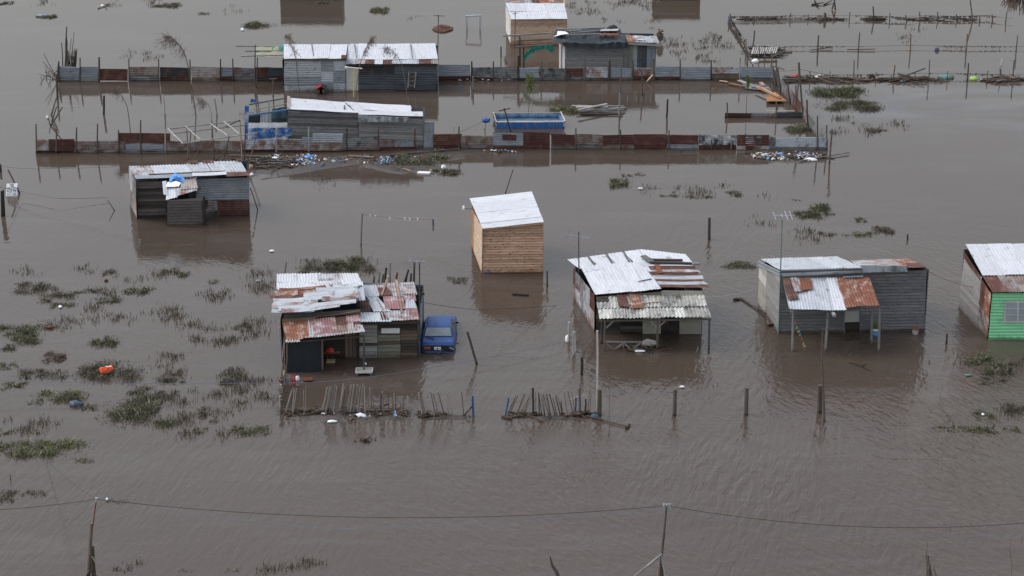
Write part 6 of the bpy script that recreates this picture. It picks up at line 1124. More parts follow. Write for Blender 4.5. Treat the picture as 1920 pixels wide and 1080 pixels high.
# single litter pieces one can point to
for a_ in ((578, 296, 15, 8, 'sky_blue', 'light blue plastic bag on the mud beside the bare pergola', 'bag'), (516, 300, 15, 9, 'white_plastic', 'translucent white bag on the mud under the bare pergola', 'bag'), (470, 315, 9, 10, 'cardboard', 'tan lump at the corner of the patched shack roof', 'rubbish'), (472, 329, 7, 6, 'white_plastic', 'white crumpled bag behind the patched shack', 'bag'), (831, 315, 10, 8, 'white_plastic', 'white bag at the tip of the mud bank', 'bag'), (808, 321, 6, 4, 'cardboard', 'tan lump near the white slab on the mud tip', 'rubbish'), (604, 311, 13, 6, 'navy_bag', 'dark tyre shaped bag in the shallow by the mud', 'bag'),
           (677, 782, 22, 10, 'white_plastic', 'large white sheet folded on the mud below the cane stakes', 'plastic sheet'), (622, 792, 19, 5, 'white_plastic', 'flat white tray in the water under the cane stakes', 'tray'), (742, 781, 6, 4, 'white_plastic', 'small white cup near the end of the cane stakes', 'cup'), (1279, 727, 11, 4, 'white_plastic', 'white and red bottle floating above the weathered post', 'bottle'), (142, 760, 27, 12, 'navy_bag', 'dark grey plastic sheet caught in the green weeds', 'plastic sheet'), (113, 577, 8, 5, 'white_plastic', 'white cup among the brown weeds', 'cup'), (231, 770, 5, 4, 'white_plastic', 'white scrap on the largest brown weed patch', 'rubbish'), (199, 527, 8, 4, 'red_wood', 'reddish can in the weeds', 'can'), (93, 616, 16, 5, 'red_wood', 'brown board scrap on the green weeds', 'board'),
           (1757, 95, 9, 9, 'navy_bag', 'dark blue bag hooked on the middle wire fence', 'bag'), (1825, 149, 18, 9, 'lime_plastic', 'lime green and red float by the nearest wire fence', 'float'), (1492, 146, 16, 10, 'red_paint', 'red crate tangled at the corner of the sloping fence', 'crate'), (1535, 147, 16, 10, 'white_plastic', 'white bag by the first post of the nearest wire fence', 'bag'), (1775, 146, 30, 10, 'green_tube', 'blue green sack hung on the nearest wire fence', 'sack'), (1635, 146, 12, 11, 'dark_interior', 'black sack on the nearest wire fence', 'sack'), (1416, 116, 12, 8, 'white_plastic', 'white bag under the pallet', 'bag'),
           (1201, 355, 9, 4, 'white_plastic', 'white scrap floating near the small tufts', 'rubbish'), (1843, 779, 6, 5, 'white_plastic', 'white ball shaped scrap on the tuft before the green house', 'rubbish'), (1815, 705, 14, 4, 'green_tube', 'pale green bottle floating before the green house', 'bottle'), (455, 57, 8, 6, 'white_plastic', 'white bag beside the tuft beyond the pale shack', 'bag'), (80, 31, 24, 7, 'galv', 'grey tarp lump with weeds at the top corner', 'tarp'), (193, 12, 9, 4, 'white_plastic', 'white scrap on floating sticks near the upper edge', 'rubbish'), (1420, 290, 8, 4, 'lime_plastic', 'green bottle at the start of the rubbish drift', 'bottle'), (1462, 291, 16, 6, 'sky_blue', 'light blue bag on the rubbish drift', 'bag'), (1500, 293, 26, 5, 'grey_plastic', 'long blue grey tube on the rubbish drift', 'tube'),
           (1520, 301, 26, 7, 'foam_white', 'white foam block at the tip of the rubbish drift', 'foam block'), (1435, 292, 18, 6, 'foam_white', 'white crumpled sheet in the rubbish drift', 'plastic sheet'), (510, 472, 10, 4, 'white_plastic', 'white scrap floating alone beyond the rusty shack', 'rubbish'), (484, 528, 8, 3, 'grey_plastic', 'grey scrap floating past the small tufts', 'rubbish'), (865, 163, 5, 3, 'blue_tarp', 'tiny blue cap floating in the upper yard', 'cap'), (845, 150, 9, 8, 'navy_bag', 'grey bag against the upper fence', 'bag'), (1716, 824, 5, 4, 'foam_white', 'tiny white scrap far from the shore', 'rubbish')):
    px, py, w_, h_, m_, l_, c_ = a_
    if l_.startswith('tiny white scrap'): continue
    lump({'rubbish': 'litter_scrap', 'plastic sheet': 'plastic_sheet', 'foam block': 'foam_block'}.get(c_, 'litter_' + c_ if c_ in ('board',) else c_), px, py, w_, h_, m_, l_, c_)
B = MB(); B.box(G(1615 - 820, 326) + Vector((0, 0, .06)), Vector((.38, -.05, 0)), Vector((.05, .16, 0)), Vector((0, 0, .05))); tag(B.obj('foam_slab', 'foam_white', None, G(795, 326)), 'white foam slab floating off the tip of the mud bank', 'slab')
T = thing('blue_rack', 'blue and white wire rack lying on the mud before the rusty fence', 'rack', G(720, 304)); 
for k in range(5): beamobj(T, 'bar', G(710 + k * 5, 307) + Vector((0, 0, .1)), G(713 + k * 5, 300) + Vector((0, 0, .14)), .05, .03, 'grey_plastic' if k % 2 else 'blue_faded')
for y in (299, 308): beamobj(T, 'rim', G(709, y) + Vector((0, 0, .11)), G(734, y) + Vector((0, 0, .11)), .06, .04, 'blue_faded')
for p, q, wd, m_, l_ in (((653, 294), (701, 298), .16, 'new_pine_pale', 'new pine board lying on the mud before the rusty fence'), ((710, 295), (862, 282), .1, 'grey_wood', 'very long grey pole lying along the foot of the rusty fence'), ((430, 293), (560, 299), .09, 'pale_wood', 'long pale pole lying on the mud under the bare pergola'), ((478, 316), (545, 308), .06, 'grey_wood_light', 'thin pale pole by the blue bag'), ((470, 312), (505, 303), .09, 'brown_wood', 'dark branch on the mud by the pergola legs'), ((755, 318), (770, 324), .07, 'new_pine_pale', 'broken pale stick near the white foam slab'),
                         ((1500, 304), (1592, 289), .09, 'grey_wood_light', 'long grey pole sticking out past the rubbish drift'), ((1690, 147), (1735, 128), .14, 'dark_wood', 'black plank leaning over the nearest wire fence'), ((1876, 128), (1882, 141), .16, 'pale_wood', 'pale upright board by the last post of the nearest wire fence'), ((1588, 95), (1641, 95), .06, 'red_wood', 'thin red pole floating at the middle wire fence'), ((1520, 96), (1555, 92), .08, 'brown_wood', 'brown stick floating at the first post of the middle wire fence'), ((1450, 33), (1461, 42), .1, 'brown_wood', 'short stick across the farthest wire fence'),
                         ((1315, 126 + 20), (1330, 146), .05, 'red_wood', 'thin reddish lath afloat by the upper fence'), ((848, 257), (842, 272), .1, 'pale_wood', 'pale stake leaning on the rusty fence'), ((1213, 155), (1224, 140), .16, 'new_pine_pale', 'pale plank propped against the corrugated fence')):
    B = MB(); zz = .6 if 'lean' in l_ or 'upright' in l_ or 'propped' in l_ else .1; a_, b2 = G(*p) + Vector((0, 0, .08)), G(*q) + Vector((0, 0, .12))
    if zz > .5: b2 = A(*q, a_.y + .1); b2 = b2 if b2.z > .1 else a_ + Vector((.1, .1, .6))
    B.beam(a_, b2, wd, .05); tag(B.obj('drift_board', m_, None, a_), l_, 'board')
B = MB()
for k in range(210): t, q = R.uniform(0, 6.28), math.sqrt(R.random()); p = G(830, 55) + Vector((math.cos(t) * q * .75, math.sin(t) * q * 1.0, .05 + .32 * (1 - q) * R.random())); an = R.uniform(0, 3); B.box(p, Vector((math.cos(an), math.sin(an), .1)) * .09, Vector((-math.sin(an), math.cos(an), 0)) * .05, Vector((0, 0, .035)))
T = tag(B.obj('brick_pile', 'brick_red', None, G(830, 55)), 'pile of red bricks just above water behind the television pole', 'brick pile')
B = MB()
for k in range(90): t, q = R.uniform(0, 6.28), math.sqrt(R.random()); p = G(1237, 80) + Vector((math.cos(t) * q * .25, math.sin(t) * q * .5, .15 + R.uniform(0, .8))); B.box(p, Vector((.09, .02, 0)), Vector((0, .06, 0)), Vector((0, 0, .035)))
tag(B.obj('brick_stack', 'brown_wood', None, G(1237, 80)), 'stack of brown firewood behind the annex of the tarp shack', 'firewood')
# orange sack in the weeds
T = thing('orange_sack', 'bright orange plastic sheet spread on the brown weeds', 'plastic sheet', G(199, 694)); fo = Pl(G(199, 700) + Vector((0, 0, .45)), (1, 0, 0), (0, .5, .4)); crumple('sheet', T, fo, [(185, 693), (189, 689), (198, 690), (209, 684), (213, 692), (206, 697), (198, 700), (190, 700)], 'orange_plastic', .04, .06, 4); csheet(T, fo, fo.q((199, 692), (211, 691), (210, 690), (198, 691)), 'white_plastic', name='white_stripe', lift=.16, pitch=1, amp=.01, jit=0)
T = thing('rag_on_stake', 'blue rag tied on a white stake beside the frame pool', 'rag', G(911, 243)); Y = G(911, 243).y; stickobj(T, 'stake', A(909, 243, Y), A(911, 215, Y), .04, mat='pale_wood')
fo = Pl(A(904, 231, Y - .05), (1, 0, 0), (0, 0, 1)); crumple('rag', T, fo, [(904, 229), (904, 222), (912, 221), (920, 222), (918, 229), (911, 231)], 'blue_tarp', .02, .08, 4)
post(961, 248, 945, 203, .045, 'dark_wood', 'slanting stick in front of the frame pool'); stickobj(tag(thing('crossed_stick', 'stick lying across the back rim of the frame pool', 'stick', A(945, 206, G(945, 245).y))), 'stick', A(935, 208, G(945, 240).y), A(957, 203, G(945, 240).y), .04)
post(996, 212, 999, 172, .03, 'pale_wood', 'thin pale stick slanting behind the frame pool')
# ------------------------------------------------------------------ plants
def blades(B, c_, rx, ry, n, hmax, mats, wd=.03):
    ph = [R.uniform(0, 6.28) for _ in range(4)]; sub_ = [(R.uniform(-.75, .75), R.uniform(-.7, .7), R.uniform(.3, .7)) for _ in range(12)]
    for _ in range(n):
        if R.random() < .86:
            a_, b2, r_ = R.choice(sub_); u, v = a_ + R.gauss(0, r_ * .36), b2 + R.gauss(0, r_ * .40); q = math.hypot(u - a_, v - b2) / r_; core = max(0, 1 - q)
        else: t = R.uniform(0, 6.283); q = math.sqrt(R.random()) * 1.25; u, v = q * math.cos(t), q * math.sin(t); core = 0
        p = c_ + Vector((u * rx, v * ry, -.02)); h_ = hmax * R.uniform(.2, 1.0) * (.26 + .62 * core); an = R.uniform(0, 6.28); L_ = h_ * R.uniform(.3, 2.2)
        tip = p + Vector((math.cos(an) * L_, math.sin(an) * L_, h_ * R.choice((1, 1, .6, .2)))); a2 = R.uniform(0, 3.14); sd_ = Vector((math.cos(a2), math.sin(a2) * .5, R.uniform(-.2, .2))) * wd * R.uniform(.4, 1.2); mid = p.lerp(tip, .55) + Vector((0, 0, h_ * .15))
        n0 = len(B.v); B.v += [tuple(p - sd_ * .4), tuple(p + sd_ * .4), tuple(mid + sd_), tuple(mid - sd_), tuple(tip)]; m_ = B.mat(R.choice(mats)); B.face([n0, n0 + 1, n0 + 2, n0 + 3], [(0, 0)] * 4, m_); B.face([n0 + 3, n0 + 2, n0 + 4], [(0, 0)] * 3, m_)
GR = ['leaf_green', 'leaf_olive', 'leaf_green', 'leaf_dark', 'straw']; BR = ['leaf_brown', 'leaf_olive', 'leaf_brown', 'leaf_dark']; DK = ['leaf_dark', 'leaf_olive', 'leaf_green']; BG = ['leaf_bright', 'leaf_green', 'leaf_olive', 'straw']
def clump(cx, cy, w_, h_, mats, label=None, hz=None, B=None, dens=1.0):
    s_ = ppm(cy + h_ * .3); hz = hz or min(.36, max(.11, h_ / s_ * .44)); rx = w_ / s_ / 2 * 1.25; ry = max(.18, (h_ - hz * s_ * .6) / s_ / .342 / 2 * 1.3); c_ = G(cx, cy + hz * s_ * .3)
    own = B is None; B = B or MB(); n = int(min(9000, max(25, rx * ry * 3.14 * 620 * dens))); blades(B, c_, rx, ry, n, hz * 1.25, mats, wd=.021)
    if own: tag(B.obj('grass_clump', None, None, c_), label, 'grass clump', 'grass clumps standing in the flood', 'stuff')
for a_ in ((87, 840, 112, 32, BG, 'largest bright green grass clump, alone in the near water'), (159, 862, 36, 12, BG, 'small bright green tuft beyond the largest bright clump'), (205, 694, 92, 36, BR + ['leaf_olive'], 'brown green weeds under the orange sheet'), (245, 766, 84, 48, GR + BR, 'biggest weed patch, brown above and green below'), (262, 731, 46, 18, BR, 'sparse brown weeds just above the biggest weed patch'), (308, 707, 36, 20, BR, 'brown weeds beside the biggest weed patch'), (337, 713, 26, 14, BR, 'small brown tuft touching the brown weeds'), (314, 738, 34, 20, BR, 'thin weeds below the brown tuft'), (308, 792, 44, 20, GR, 'green tuft below the biggest weed patch'), (112, 741, 78, 22, BG, 'green grass patch beside the dark plastic sheet'), (165, 762, 34, 14, GR, 'green tuft on the far side of the dark plastic sheet'), (68, 753, 24, 12, DK, 'dark tuft before the green patch'),
           (196, 638, 44, 22, DK, 'rounded dark green clump in mid water'), (103, 667, 36, 22, ['leaf_red', 'leaf_brown'], 'reddish brown bush in mid water'), (30, 618, 75, 22, GR, 'wide green weeds at the water edge of the view'), (85, 612, 58, 14, GR, 'green strip holding the brown board scrap'), (44, 634, 55, 22, GR, 'green weeds spreading under the strip'), (17, 650, 24, 16, DK, 'dark green tuft at the foot of the wide weeds'), (14, 686, 34, 14, GR, 'green tuft beside the thin grey weeds'), (26, 722, 40, 16, GR, 'low green tuft under the blue line'), (60, 699, 48, 20, BR, 'thin grey brown weeds above the blue line'), (100, 702, 46, 18, BR, 'thin brown weeds on the blue line'), (58, 538, 62, 22, BR, 'brown weeds beyond the white cup'), (85, 558, 26, 20, BR, 'upright brown tuft near the white cup'), (120, 552, 38, 18, BR, 'brown tuft above the white cup'), (118, 571, 38, 14, GR, 'tuft holding the white cup'), (170, 544, 46, 12, DK, 'flat dark green strip in mid water'), (202, 563, 40, 14, DK, 'dark strip with a twig at its end'), (207, 510, 30, 14, BR, 'brown tuft farthest up among the weeds'), (263, 543, 48, 17, GR, 'fuzzy green tuft alone in mid water'), (320, 506, 30, 16, GR, 'tuft with a yellow flower'), (345, 514, 18, 16, DK, 'small round dark tuft beside the flowered one'), (400, 527, 20, 12, BR, 'small brown tuft before the patched shack'), (455, 611, 34, 18, BR, 'brown tuft near the back of the rusty shack'), (440, 710, 46, 22, BR, 'brown weeds crossed by the blue line'), (470, 806, 56, 22, GR, 'green tuft with a white bottle beyond the cane stakes'), (376, 806, 26, 14, GR, 'small green tuft with taller stalks'), (381, 772, 18, 26, BR, 'thin upright weeds in mid water'), (400, 786, 14, 14, GR, 'tiny green tuft beside the thin upright weeds'),
           (608, 497, 66, 22, BR + DK, 'dark weeds behind the rusty shack'), (655, 492, 46, 30, GR + DK, 'bushy dark clump behind the rusty shack'), (578, 509, 40, 12, BR, 'low weeds at the start of the row behind the rusty shack'), (694, 503, 18, 18, BR, 'little tuft past the bushy clump'), (858, 524, 32, 15, BR, 'small tuft beside the reflection of the pine hut'), (790, 300, 92, 26, GR + DK, 'green weeds on the mud bank'), (833, 322, 50, 16, BR + DK, 'weeds at the tip of the mud bank'), (755, 316, 40, 10, DK, 'dark low weeds on the mud edge'), (825, 279, 24, 14, BG, 'bright green weeds at the foot of the rusty fence'), (1057, 205, 40, 22, BG, 'bright green bush beside the plank pile'), (1162, 342, 36, 20, GR, 'tuft in open water beyond the pine hut'), (1200, 326, 18, 8, DK, 'small dark tuft near the white scrap'), (1175, 328, 18, 8, DK, 'flat tuft beside the small dark one'), (1257, 367, 38, 8, DK, 'flat dark tuft in open water'), (1313, 368, 52, 10, BR, 'sparse line of stalks in open water'), (1376, 362, 26, 14, BR, 'tuft with a dark reflection in open water'), (1514, 402, 50, 18, DK + ['leaf_green'], 'wide dark bush behind the antenna of the grey shack'), (1539, 391, 28, 24, DK + ['leaf_green'], 'taller dark bush joined to the wide one'), (1560, 401, 12, 8, DK, 'little tuft next to the dark bushes'), (1615, 412, 18, 12, DK, 'round dark tuft with a white fleck'), (1553, 438, 28, 12, BR, 'brown tuft before the green strip'), (1610, 438, 50, 13, BG, 'green strip beside the reddish weeds'), (1655, 430, 32, 18, ['leaf_red', 'leaf_dark', 'leaf_brown'], 'reddish weeds in open water'), (1492, 374, 14, 6, GR, 'tiny tuft above the dark bushes'), (1390, 496, 60, 16, GR, 'green tuft between the two porch shacks'), (1570, 172, 78, 30, GR + DK, 'large green weed patch beyond the sloping fence'), (1592, 196, 88, 26, GR + BR, 'large patch of weeds touching the first beyond the sloping fence'), (1645, 244, 34, 12, BR, 'small tuft below the large weed patches'), (1505, 240, 50, 22, GR, 'green weeds inside the fence corner'),
           (1838, 672, 60, 24, GR, 'green weeds before the green house'), (1868, 692, 62, 26, BR + GR, 'brown green weeds below the green house reflection'), (1862, 712, 50, 16, BR, 'thin weeds below the brown green ones'), (1845, 776, 34, 18, GR, 'tuft with the white ball shaped scrap'), (1905, 762, 34, 14, BR, 'tuft at the edge beyond the green strip'), (1822, 803, 105, 15, BG + GR, 'longest flat green strip in the near water'), (1760, 799, 40, 7, DK, 'thin dark tail of the longest strip'), (1896, 805, 34, 13, GR, 'green tuft at the end of the longest strip'), (12, 5, 24, 10, DK, 'dark tuft at the uppermost corner'), (95, 30, 20, 12, DK, 'tuft behind the grey tarp lump'), (320, 9, 30, 14, BR, 'brown weeds near the upper edge'), (297, 11, 26, 8, DK, 'low weeds near the upper edge'), (487, 45, 46, 18, GR, 'green tuft beyond the white roofed metal shack'), (712, 18, 26, 18, GR, 'upright green tuft near the upper edge'), (382, 25, 20, 8, BR, 'small brown tuft near the upper edge'), (600, 4, 40, 10, GR, 'weeds at the upper edge over the hut reflection'), (60, 925, 46, 14, BR, 'brown weeds in the near corner water'), (12, 928, 34, 22, BR, 'brown weeds cut by the edge of the near water'), (8, 810, 30, 14, GR, 'green tuft cut by the edge of the view'), (14, 834, 44, 18, GR, 'green tuft beside the largest bright clump'), (222, 939, 44, 8, BR, 'brown weed mat caught under the power cable'), (435, 1068, 30, 8, GR, 'faint green weeds at the lower edge'), (350, 1068, 24, 8, BR, 'low dark weeds at the lower edge'), (222, 1066, 16, 14, BR, 'thin stalks at the lower edge'), (241, 1064, 14, 14, BR, 'second thin stalks at the lower edge')):
    clump(*a_[:5], a_[5], dens=.7 if a_[4] is BR else 1.0)
B = MB()
def sprig(px, py):
    g = G(px, py); k = R.randint(2, 9); m_ = B.mat(R.choice(['leaf_brown', 'leaf_olive', 'leaf_dark', 'leaf_brown', 'straw'])); sp_ = R.uniform(.05, .3)
    for _ in range(k):
        p = g + Vector((R.gauss(0, sp_), R.gauss(0, sp_), -.01)); h_ = R.uniform(.05, .28); d = Vector((R.uniform(-.5, .5) * h_, R.uniform(-.4, .4) * h_, h_)); s_ = Vector((R.uniform(.008, .02), 0, 0)); n0 = len(B.v)
        B.v += [tuple(p - s_), tuple(p + s_), tuple(p + d)]; B.face([n0, n0 + 1, n0 + 2], [(0, 0)] * 3, m_)
for x0, y0, x1, y1, n in ((0, 500, 500, 830, 210), (300, 470, 520, 640, 50), (1255, 60, 1380, 120, 50), (1060, 0, 1240, 40, 50), (550, 480, 700, 515, 20), (1140, 320, 1420, 380, 26), (1430, 370, 1700, 470, 26), (1560, 160, 1700, 260, 30), (0, 0, 520, 60, 26), (1600, 50, 1720, 80, 10), (1780, 640, 1920, 810, 36), (230, 1050, 640, 1078, 24), (700, 400, 870, 560, 8), (300, 560, 500, 820, 60), (1240, 260, 1330, 310, 8), (580, 330, 700, 350, 8), (140, 90, 300, 120, 14), (700, 30, 940, 80, 8)):
    for k in range(int(n / 5)):
        cx, cy = R.uniform(x0, x1), R.uniform(y0, y1)
        for _ in range(R.randint(3, 26)): sprig(R.gauss(cx, 11), R.gauss(cy, 4))
tag(B.obj('marsh_weeds', None, None, (0, 100, 0)), 'scattered sprigs of weeds poking out of the flood', 'weeds', None, 'stuff')
def reed(pts, r_, leaves, label, drop=(-1, 0), hue='dry_leaf', Lr=(.3, .9), start=.45, wd=.010):
    g = G(*pts[0]); Y = g.y; P_ = [A(*p, Y) for p in pts]; P_[0] = g + Vector((0, 0, -.2)); T = thing('dry_sapling', label, 'sapling', g, 'bare saplings in the flooded yards')
    B = MB(); N = len(P_); B.tube(P_, [r_ * (1 - .75 * i / (N - 1)) for i in range(N)], 0, 6); B.obj('stem', 'twig', T); B = MB()
    for k in range(leaves):
        t = start + (1 - start) * R.random() ** .8; f_ = t * (N - 1); i = min(N - 2, int(f_)); p = P_[i].lerp(P_[i + 1], f_ - i); L_ = R.uniform(*Lr); d = Vector((drop[0] * R.uniform(-.35, 1) * L_, R.uniform(-.6, .6) * L_, R.uniform(-.9, .5) * L_)); q = p + d
        e = q + Vector((drop[0] * .1, 0, -L_ * .5)); s_ = Vector((R.uniform(-1, 1), R.uniform(-1, 1), R.uniform(-1, 1))).normalized() * wd; B.stick(p, q, .006, .004, 0, 3)
        for m_ in range(5):
            a_ = p.lerp(q, R.uniform(.4, 1)); b2 = a_ + Vector((R.uniform(-.12, .12), R.uniform(-.1, .1), -R.uniform(.08, .3))); n0 = len(B.v); B.v += [tuple(a_ - s_), tuple(a_ + s_), tuple(b2)]; B.face([n0, n0 + 1, n0 + 2], [(0, 0)] * 3, 0)
    if leaves: tag(B.obj('leaves', hue, T), kind='stuff')
    return T
reed([(368, 217), (362, 180), (354, 130), (348, 105), (338, 85), (322, 70), (312, 67)], .045, 170, 'tallest dry sapling with a bent feathery top before the patched fence', (-1, 0), Lr=(.3, 1.2), start=.5)
reed([(245, 250), (241, 215), (238, 198), (230, 182), (220, 168), (214, 170)], .035, 60, 'small dry sapling with a forked drooping top behind the rusty fence', (-1, 0), Lr=(.2, .6), start=.6); reed([(397, 262), (397, 215), (392, 198), (380, 186), (376, 190)], .02, 55, 'drooping dry sapling behind the bare pergola', (-1, 0), start=.5)
reed([(564, 190), (559, 150), (555, 112), (549, 90), (540, 70), (536, 66)], .035, 90, 'dry sapling before the pale half of the metal shack', (1, 0), Lr=(.2, .8)); reed([(663, 200), (668, 165), (675, 120), (684, 95), (694, 75), (698, 70)], .035, 120, 'dry feathery sapling beside the white door', (.6, 0), Lr=(.2, .75), start=.5)
reed([(766, 200), (761, 160), (753, 120), (745, 105), (732, 92), (722, 91)], .035, 70, 'dry sapling arching before the dark half of the metal shack', (-.8, 0), Lr=(.2, .75), start=.55)
reed([(990, 214), (992, 190), (993, 160), (990, 140)], .03, 70, 'young sapling with fresh green leaves behind the frame pool', (.9, 0), 'leaf_bright', (.3, .8), .55, .03); reed([(1399, 211), (1400, 185), (1401, 165), (1402, 142)], .025, 90, 'young green sapling before the orange wreckage', (.5, 0), 'leaf_bright', (.1, .4), .7, .03)
reed([(1123 + 19, 815), (1142, 760), (1143, 720), (1138, 700), (1125, 685)], .025, 0, 'thin bare sapling beside the floating green cane'); reed([(1141, 800), (1143, 740), (1140, 715), (1127, 680)], .012, 0, 'hair thin twig beside the thin bare sapling')
reed([(1546, 790), (1544, 740), (1542, 690), (1541, 640), (1543, 618)], .065, 16, 'tall bare sapling rising before the striped lean-to', (.6, 0), 'dry_leaf', (.2, .6), .4, .004)
# ------------------------------------------------------------------ cables and lines
def line(name, label, cat, pts, r_, mat, sag=0.0, n=16):
    P_ = []
    for i in range(len(pts) - 1):
        for k in range(n): t = k / n; p = Vector(pts[i]).lerp(Vector(pts[i + 1]), t); p.z -= sag * 4 * t * (1 - t); P_.append(p)
    P_.append(Vector(pts[-1])); B = MB(); B.tube(P_, r_, 0, 5, True); return tag(B.obj(name, mat, None, P_[0]), label, cat)
yl, yr = G(168, 1120).y, G(1236, 1120).y
tl, tr = A(181, 936, yl), A(1250, 948, yr); off = A(2080, 962, yr + 1.0); offl = A(-80, 960, yl)
T = thing('power_pole', 'thin power pole with stub posts, cut by the lower edge beside the grass', 'pole', G(165, 1120)); stickobj(T, 'post', G(164, 1118), A(172, 981, yl), .075, .06, 'brown_wood'); stickobj(T, 'stub_post', G(175, 1120) + Vector((.05, 0, 0)), A(172.5, 1025, yl), .09, .085, 'dark_wood'); stickobj(T, 'rod', A(172, 1000, yl), tl, .022, mat='red_wood', wob=.01); stickobj(T, 'brace', A(171, 1040, yl), A(200, 1095, yl - 1), .03, mat='twig')
for p, q in (((171, 1068), (155, 1090)), ((171, 1069), (186, 1090))): stickobj(T, 'brace', A(*p, yl - .1), A(*q, yl - .1), .05, mat='dark_wood')
B = MB(); B.tube([tl + Vector((0, 0, -.1)), tl + Vector((0, 0, .06))], .05, 0, 8); B.obj('insulator', 'grey_plastic', T)
T = thing('power_pole', 'slim leaning power pole held by sticks at the lower edge', 'pole', G(1234, 1120)); mid = A(1240, 1040, yr); stickobj(T, 'post', A(1243, 1085 + 30, yr), mid, .06, .05, 'dark_wood'); stickobj(T, 'post', A(1233, 1112, yr + .1), A(1245, 1000, yr + .1), .06, .05, 'brown_wood'); stickobj(T, 'mast', A(1239, 1060, yr), tr, .045, .035, 'grey_brown', wob=.01)
for p, q in (((1241, 1040), (1190, 1080)), ((1241, 1039), (1212, 1062)), ((1240, 1041), (1250, 1090))): stickobj(T, 'brace', A(*p, yr - .05), A(*q, yr - .4), .035, mat='grey_wood_light')
for dx in (-.1, .0, .11): B = MB(); B.tube([tr + Vector((dx, 0, -.05)), tr + Vector((dx, 0, .07))], .035, 0, 7); B.obj('insulator', 'grey_plastic', T)
line('power_cable', 'dark cable sagging between the two leaning power poles', 'cable', [tl, tr], .012, 'cable', .62, 30); line('power_cable', 'dark cable running past the slim leaning pole out of view', 'cable', [tr, off], .012, 'cable', .75, 24); line('power_cable', 'dark cable leaving the thin power pole with stub posts', 'cable', [tl, offl], .012, 'cable', .08, 12)
line('blue_cable', 'thin blue cable sagging below the dark one before the slim leaning pole', 'cable', [tr + Vector((0, -.1, -.12)), A(640, 992, yr), A(300, 955, yl)], .007, 'blue_rope', .12, 20); line('blue_cable', 'thin blue cable sagging from the slim leaning pole out of view', 'cable', [tr + Vector((0, -.1, -.12)), off + Vector((0, 0, -.5))], .007, 'blue_rope', .8, 24)
line('guy_wire', 'thin wire rising from the grass clump to the power pole top', 'wire', [tl, G(86, 864) + Vector((0, 0, .1))], .010, 'cable', .15, 14)
lump('line_insulator', 201, 939, 5, 4, 'white_plastic', 'tiny white scrap in the weed mat under the cable', 'scrap', tall=.08)
Yz = G(1064, 650).y
line('blue_line', 'long blue line strung across the near water past the rusty shack', 'line', [A(-40, 712, G(0, 742).y), A(500, 718, G(500, 742).y), A(700, 706, G(700, 730).y), A(1063, 640, Yz)], .010, 'blue_rope', .10, 16)
line('dark_line', 'dark wire from the antenna mast to the white awninged shack', 'line', [A(787, 566, G(787, 671).y), A(892, 581, G(892, 640).y), A(1072, 571, G(1077, 560).y)], .012, 'cable', .03, 12)
line('rope', 'pale dashed rope between the two porch shacks', 'rope', [A(1322, 557, G(1329, 640).y), A(1424, 539, G(1424, 575).y)], .016, 'grey_plastic', .15, 12); line('rope', 'pink rope between the grey shack and the green house', 'rope', [A(1738, 508, G(1733, 619).y + .5), A(1832, 540, G(1825, 600).y)], .013, 'pink_rope', .12, 12)
Yc = G(676, 459).y; line('clothes_line', 'pink clothes line from the thin post to the pine hut', 'line', [A(679, 402, Yc), A(812, 411, Yc + 1), A(886, 404, G(886, 462).y)], .012, 'pink_rope', .08, 12)
T = thing('clothes_pegs', 'pale pegs clipped along the pink clothes line', 'pegs', A(700, 404, Yc))
for x, y in ((694, 405), (704, 406), (731, 410), (759, 410.5), (768, 411), (783, 411)): B = MB(); B.box(A(x, y, Yc + .3), Vector((.03, 0, 0)), Vector((0, .03, 0)), Vector((0, 0, .06))); B.obj('peg', 'white_plastic', T)
line('wire', 'thin wire from the edge post to the patched shack', 'wire', [A(0, 311, G(0, 345).y), A(60, 316, G(60, 360).y), A(243, 311, G(245, 382).y)], .011, 'cable', .05, 12); line('wire', 'thin wire trailing from the flete sign to a twig', 'wire', [A(0, 350, G(5, 400).y), A(40, 359, G(40, 370).y), A(110, 372, G(110, 384).y), G(202, 376) + Vector((0, 0, .2))], .010, 'cable', .04, 10)
post(222, 395, 202, 375, .03, 'twig', 'dark twig slanting in open water beside the patched shack')
line('wire', 'slack blue wire from the tarp shack to the yard', 'wire', [A(1045, 105, G(1048, 130).y), A(972, 142, G(972, 160).y), A(940, 150, G(940, 158).y)], .011, 'blue_rope', .1, 10); line('wire', 'two strand wire from the corner pole past the red crate', 'wire', [A(1457, 133, G(1457, 141).y), A(1498, 129, G(1498, 155).y), A(1600, 146, G(1600, 151).y)], .012, 'cable', .08, 12)
line('wire', 'thin wire from the rag stake toward the plank shack', 'wire', [A(911, 224, G(911, 243).y), A(863, 247, G(863, 262).y)], .010, 'cable', .05, 8)
K = thing('flag_string', 'string of tiny coloured flags hanging under the lean-to', 'bunting', A(1490, 605, G(1490, 640).y)); Yk = G(1490, 650).y
stickobj(K, 'string', A(1490, 603, Yk), A(1518, 668, Yk - .3), .006, mat='grey_plastic', n=3)
for i, (x, y) in enumerate(((1491, 606), (1494, 615), (1497, 622), (1500, 628), (1503, 637), (1506, 645), (1508, 649), (1516, 665), (1519, 668))): B = MB(); B.box(A(x, y, Yk - .15), Vector((.05, 0, .02)), Vector((0, .01, 0)), Vector((0, 0, .03))); B.obj('flag', ['red_paint', 'lime_plastic', 'yellow_plastic', 'sky_blue'][i % 4], K)
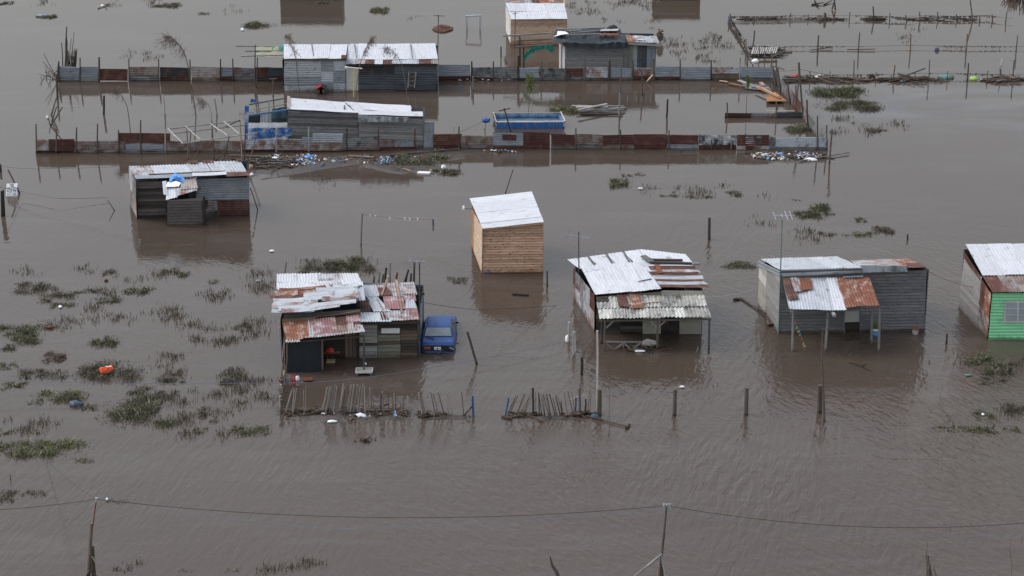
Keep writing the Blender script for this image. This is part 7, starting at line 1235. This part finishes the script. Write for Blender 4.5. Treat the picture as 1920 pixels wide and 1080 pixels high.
# near edge sticks
def trunk(bx, by, tx, ty, r_, m_, label, name='dead_stump', cat='stump'):
    g = G(bx, by); B = MB(); P_ = [g + Vector((0, 0, -.2)), A(bx * .6 + tx * .4 + 2, by * .6 + ty * .4, g.y), A(bx * .3 + tx * .7 - 2, by * .3 + ty * .7, g.y), A(tx, ty, g.y)]; B.tube(P_, [r_, r_ * .85, r_ * .6, r_ * .25], 0, 7); return tag(B.obj(name, m_, None, g), label, cat)
trunk(1050, 1095, 1031, 1043, .09, 'post_wood', 'crooked pointed dead branch cut by the lower edge'); trunk(1734, 1105, 1740, 1014, .035, 'brown_wood', 'taller thin dark stick beside the pale reed bundle at the lower edge', 'stick', 'stick'); trunk(1895, 1095, 1895.5, 1004, .02, 'twig', 'single thin upright stick near the lower corner', 'stick', 'stick'); trunk(1752, 1095, 1753, 1052, .04, 'twig', 'shorter stick behind the pale reed bundle', 'stick', 'stick')
T = thing('reed_bundle', 'pale reed bundle tied to a point at the lower edge', 'reeds', G(1742, 1100)); Yk = G(1742, 1100).y
for k in range(16): stickobj(T, 'reed', A(1732 + k * 1.5, 1105, Yk + R.uniform(-.2, .2)), A(1741 + R.uniform(-2.5, 3), 1040 + R.uniform(-2, 22), Yk), .022, .014, R.choice(['twig', 'pale_wood', 'brown_wood', 'twig']))
T = thing('drift_sticks', 'dark tangle of sticks floating alone in the near water', 'sticks', G(686, 828))
for k in range(16): x, y = 686 + R.gauss(0, 7), 828 + R.gauss(0, 2); stickobj(T, 'stick', G(x, y) + Vector((0, 0, .02)), G(x + R.uniform(-9, 9), y + R.uniform(-4, 3)) + Vector((0, 0, R.uniform(.03, .2))), .025, .015, 'dark_wood', n=2)
T = thing('drift_sticks', 'thin dark branch floating in the reflection of the striped lean-to', 'sticks', G(1610, 690))
for p, q in (((1592, 680), (1620, 690)), ((1605, 684), (1634, 697)), ((1614, 688), (1625, 683))): stickobj(T, 'stick', G(*p) + Vector((0, 0, .02)), G(*q) + Vector((0, 0, .04)), .02, .012, 'dark_wood')
T = thing('drift_sticks', 'pale floating sticks near the upper edge', 'sticks', G(200, 12))
for p, q in (((184, 17), (200, 10)), ((190, 10), (212, 11)), ((196, 12), (201, 18)), ((200, 10), (206, 8))): stickobj(T, 'stick', G(*p) + Vector((0, 0, .04)), G(*q) + Vector((0, 0, .1)), .04, .02, 'brown_wood')
T = thing('drift_sticks', 'dark root shaped sticks above the farthest wire fence', 'sticks', G(1545, 12))
for p, q in (((1522, 10), (1545, 8)), ((1530, 8), (1536, 14)), ((1545, 10), (1562, 3)), ((1560, 18), (1568, -8)), ((1566, 20), (1564, -6)), ((1528, 3), (1532, 12))): stickobj(T, 'stick', G(*p) + Vector((0, 0, .05)), A(*q, G(*p).y) if q[1] < 0 else G(*q) + Vector((0, 0, .15)), .07, .03, 'dark_wood')
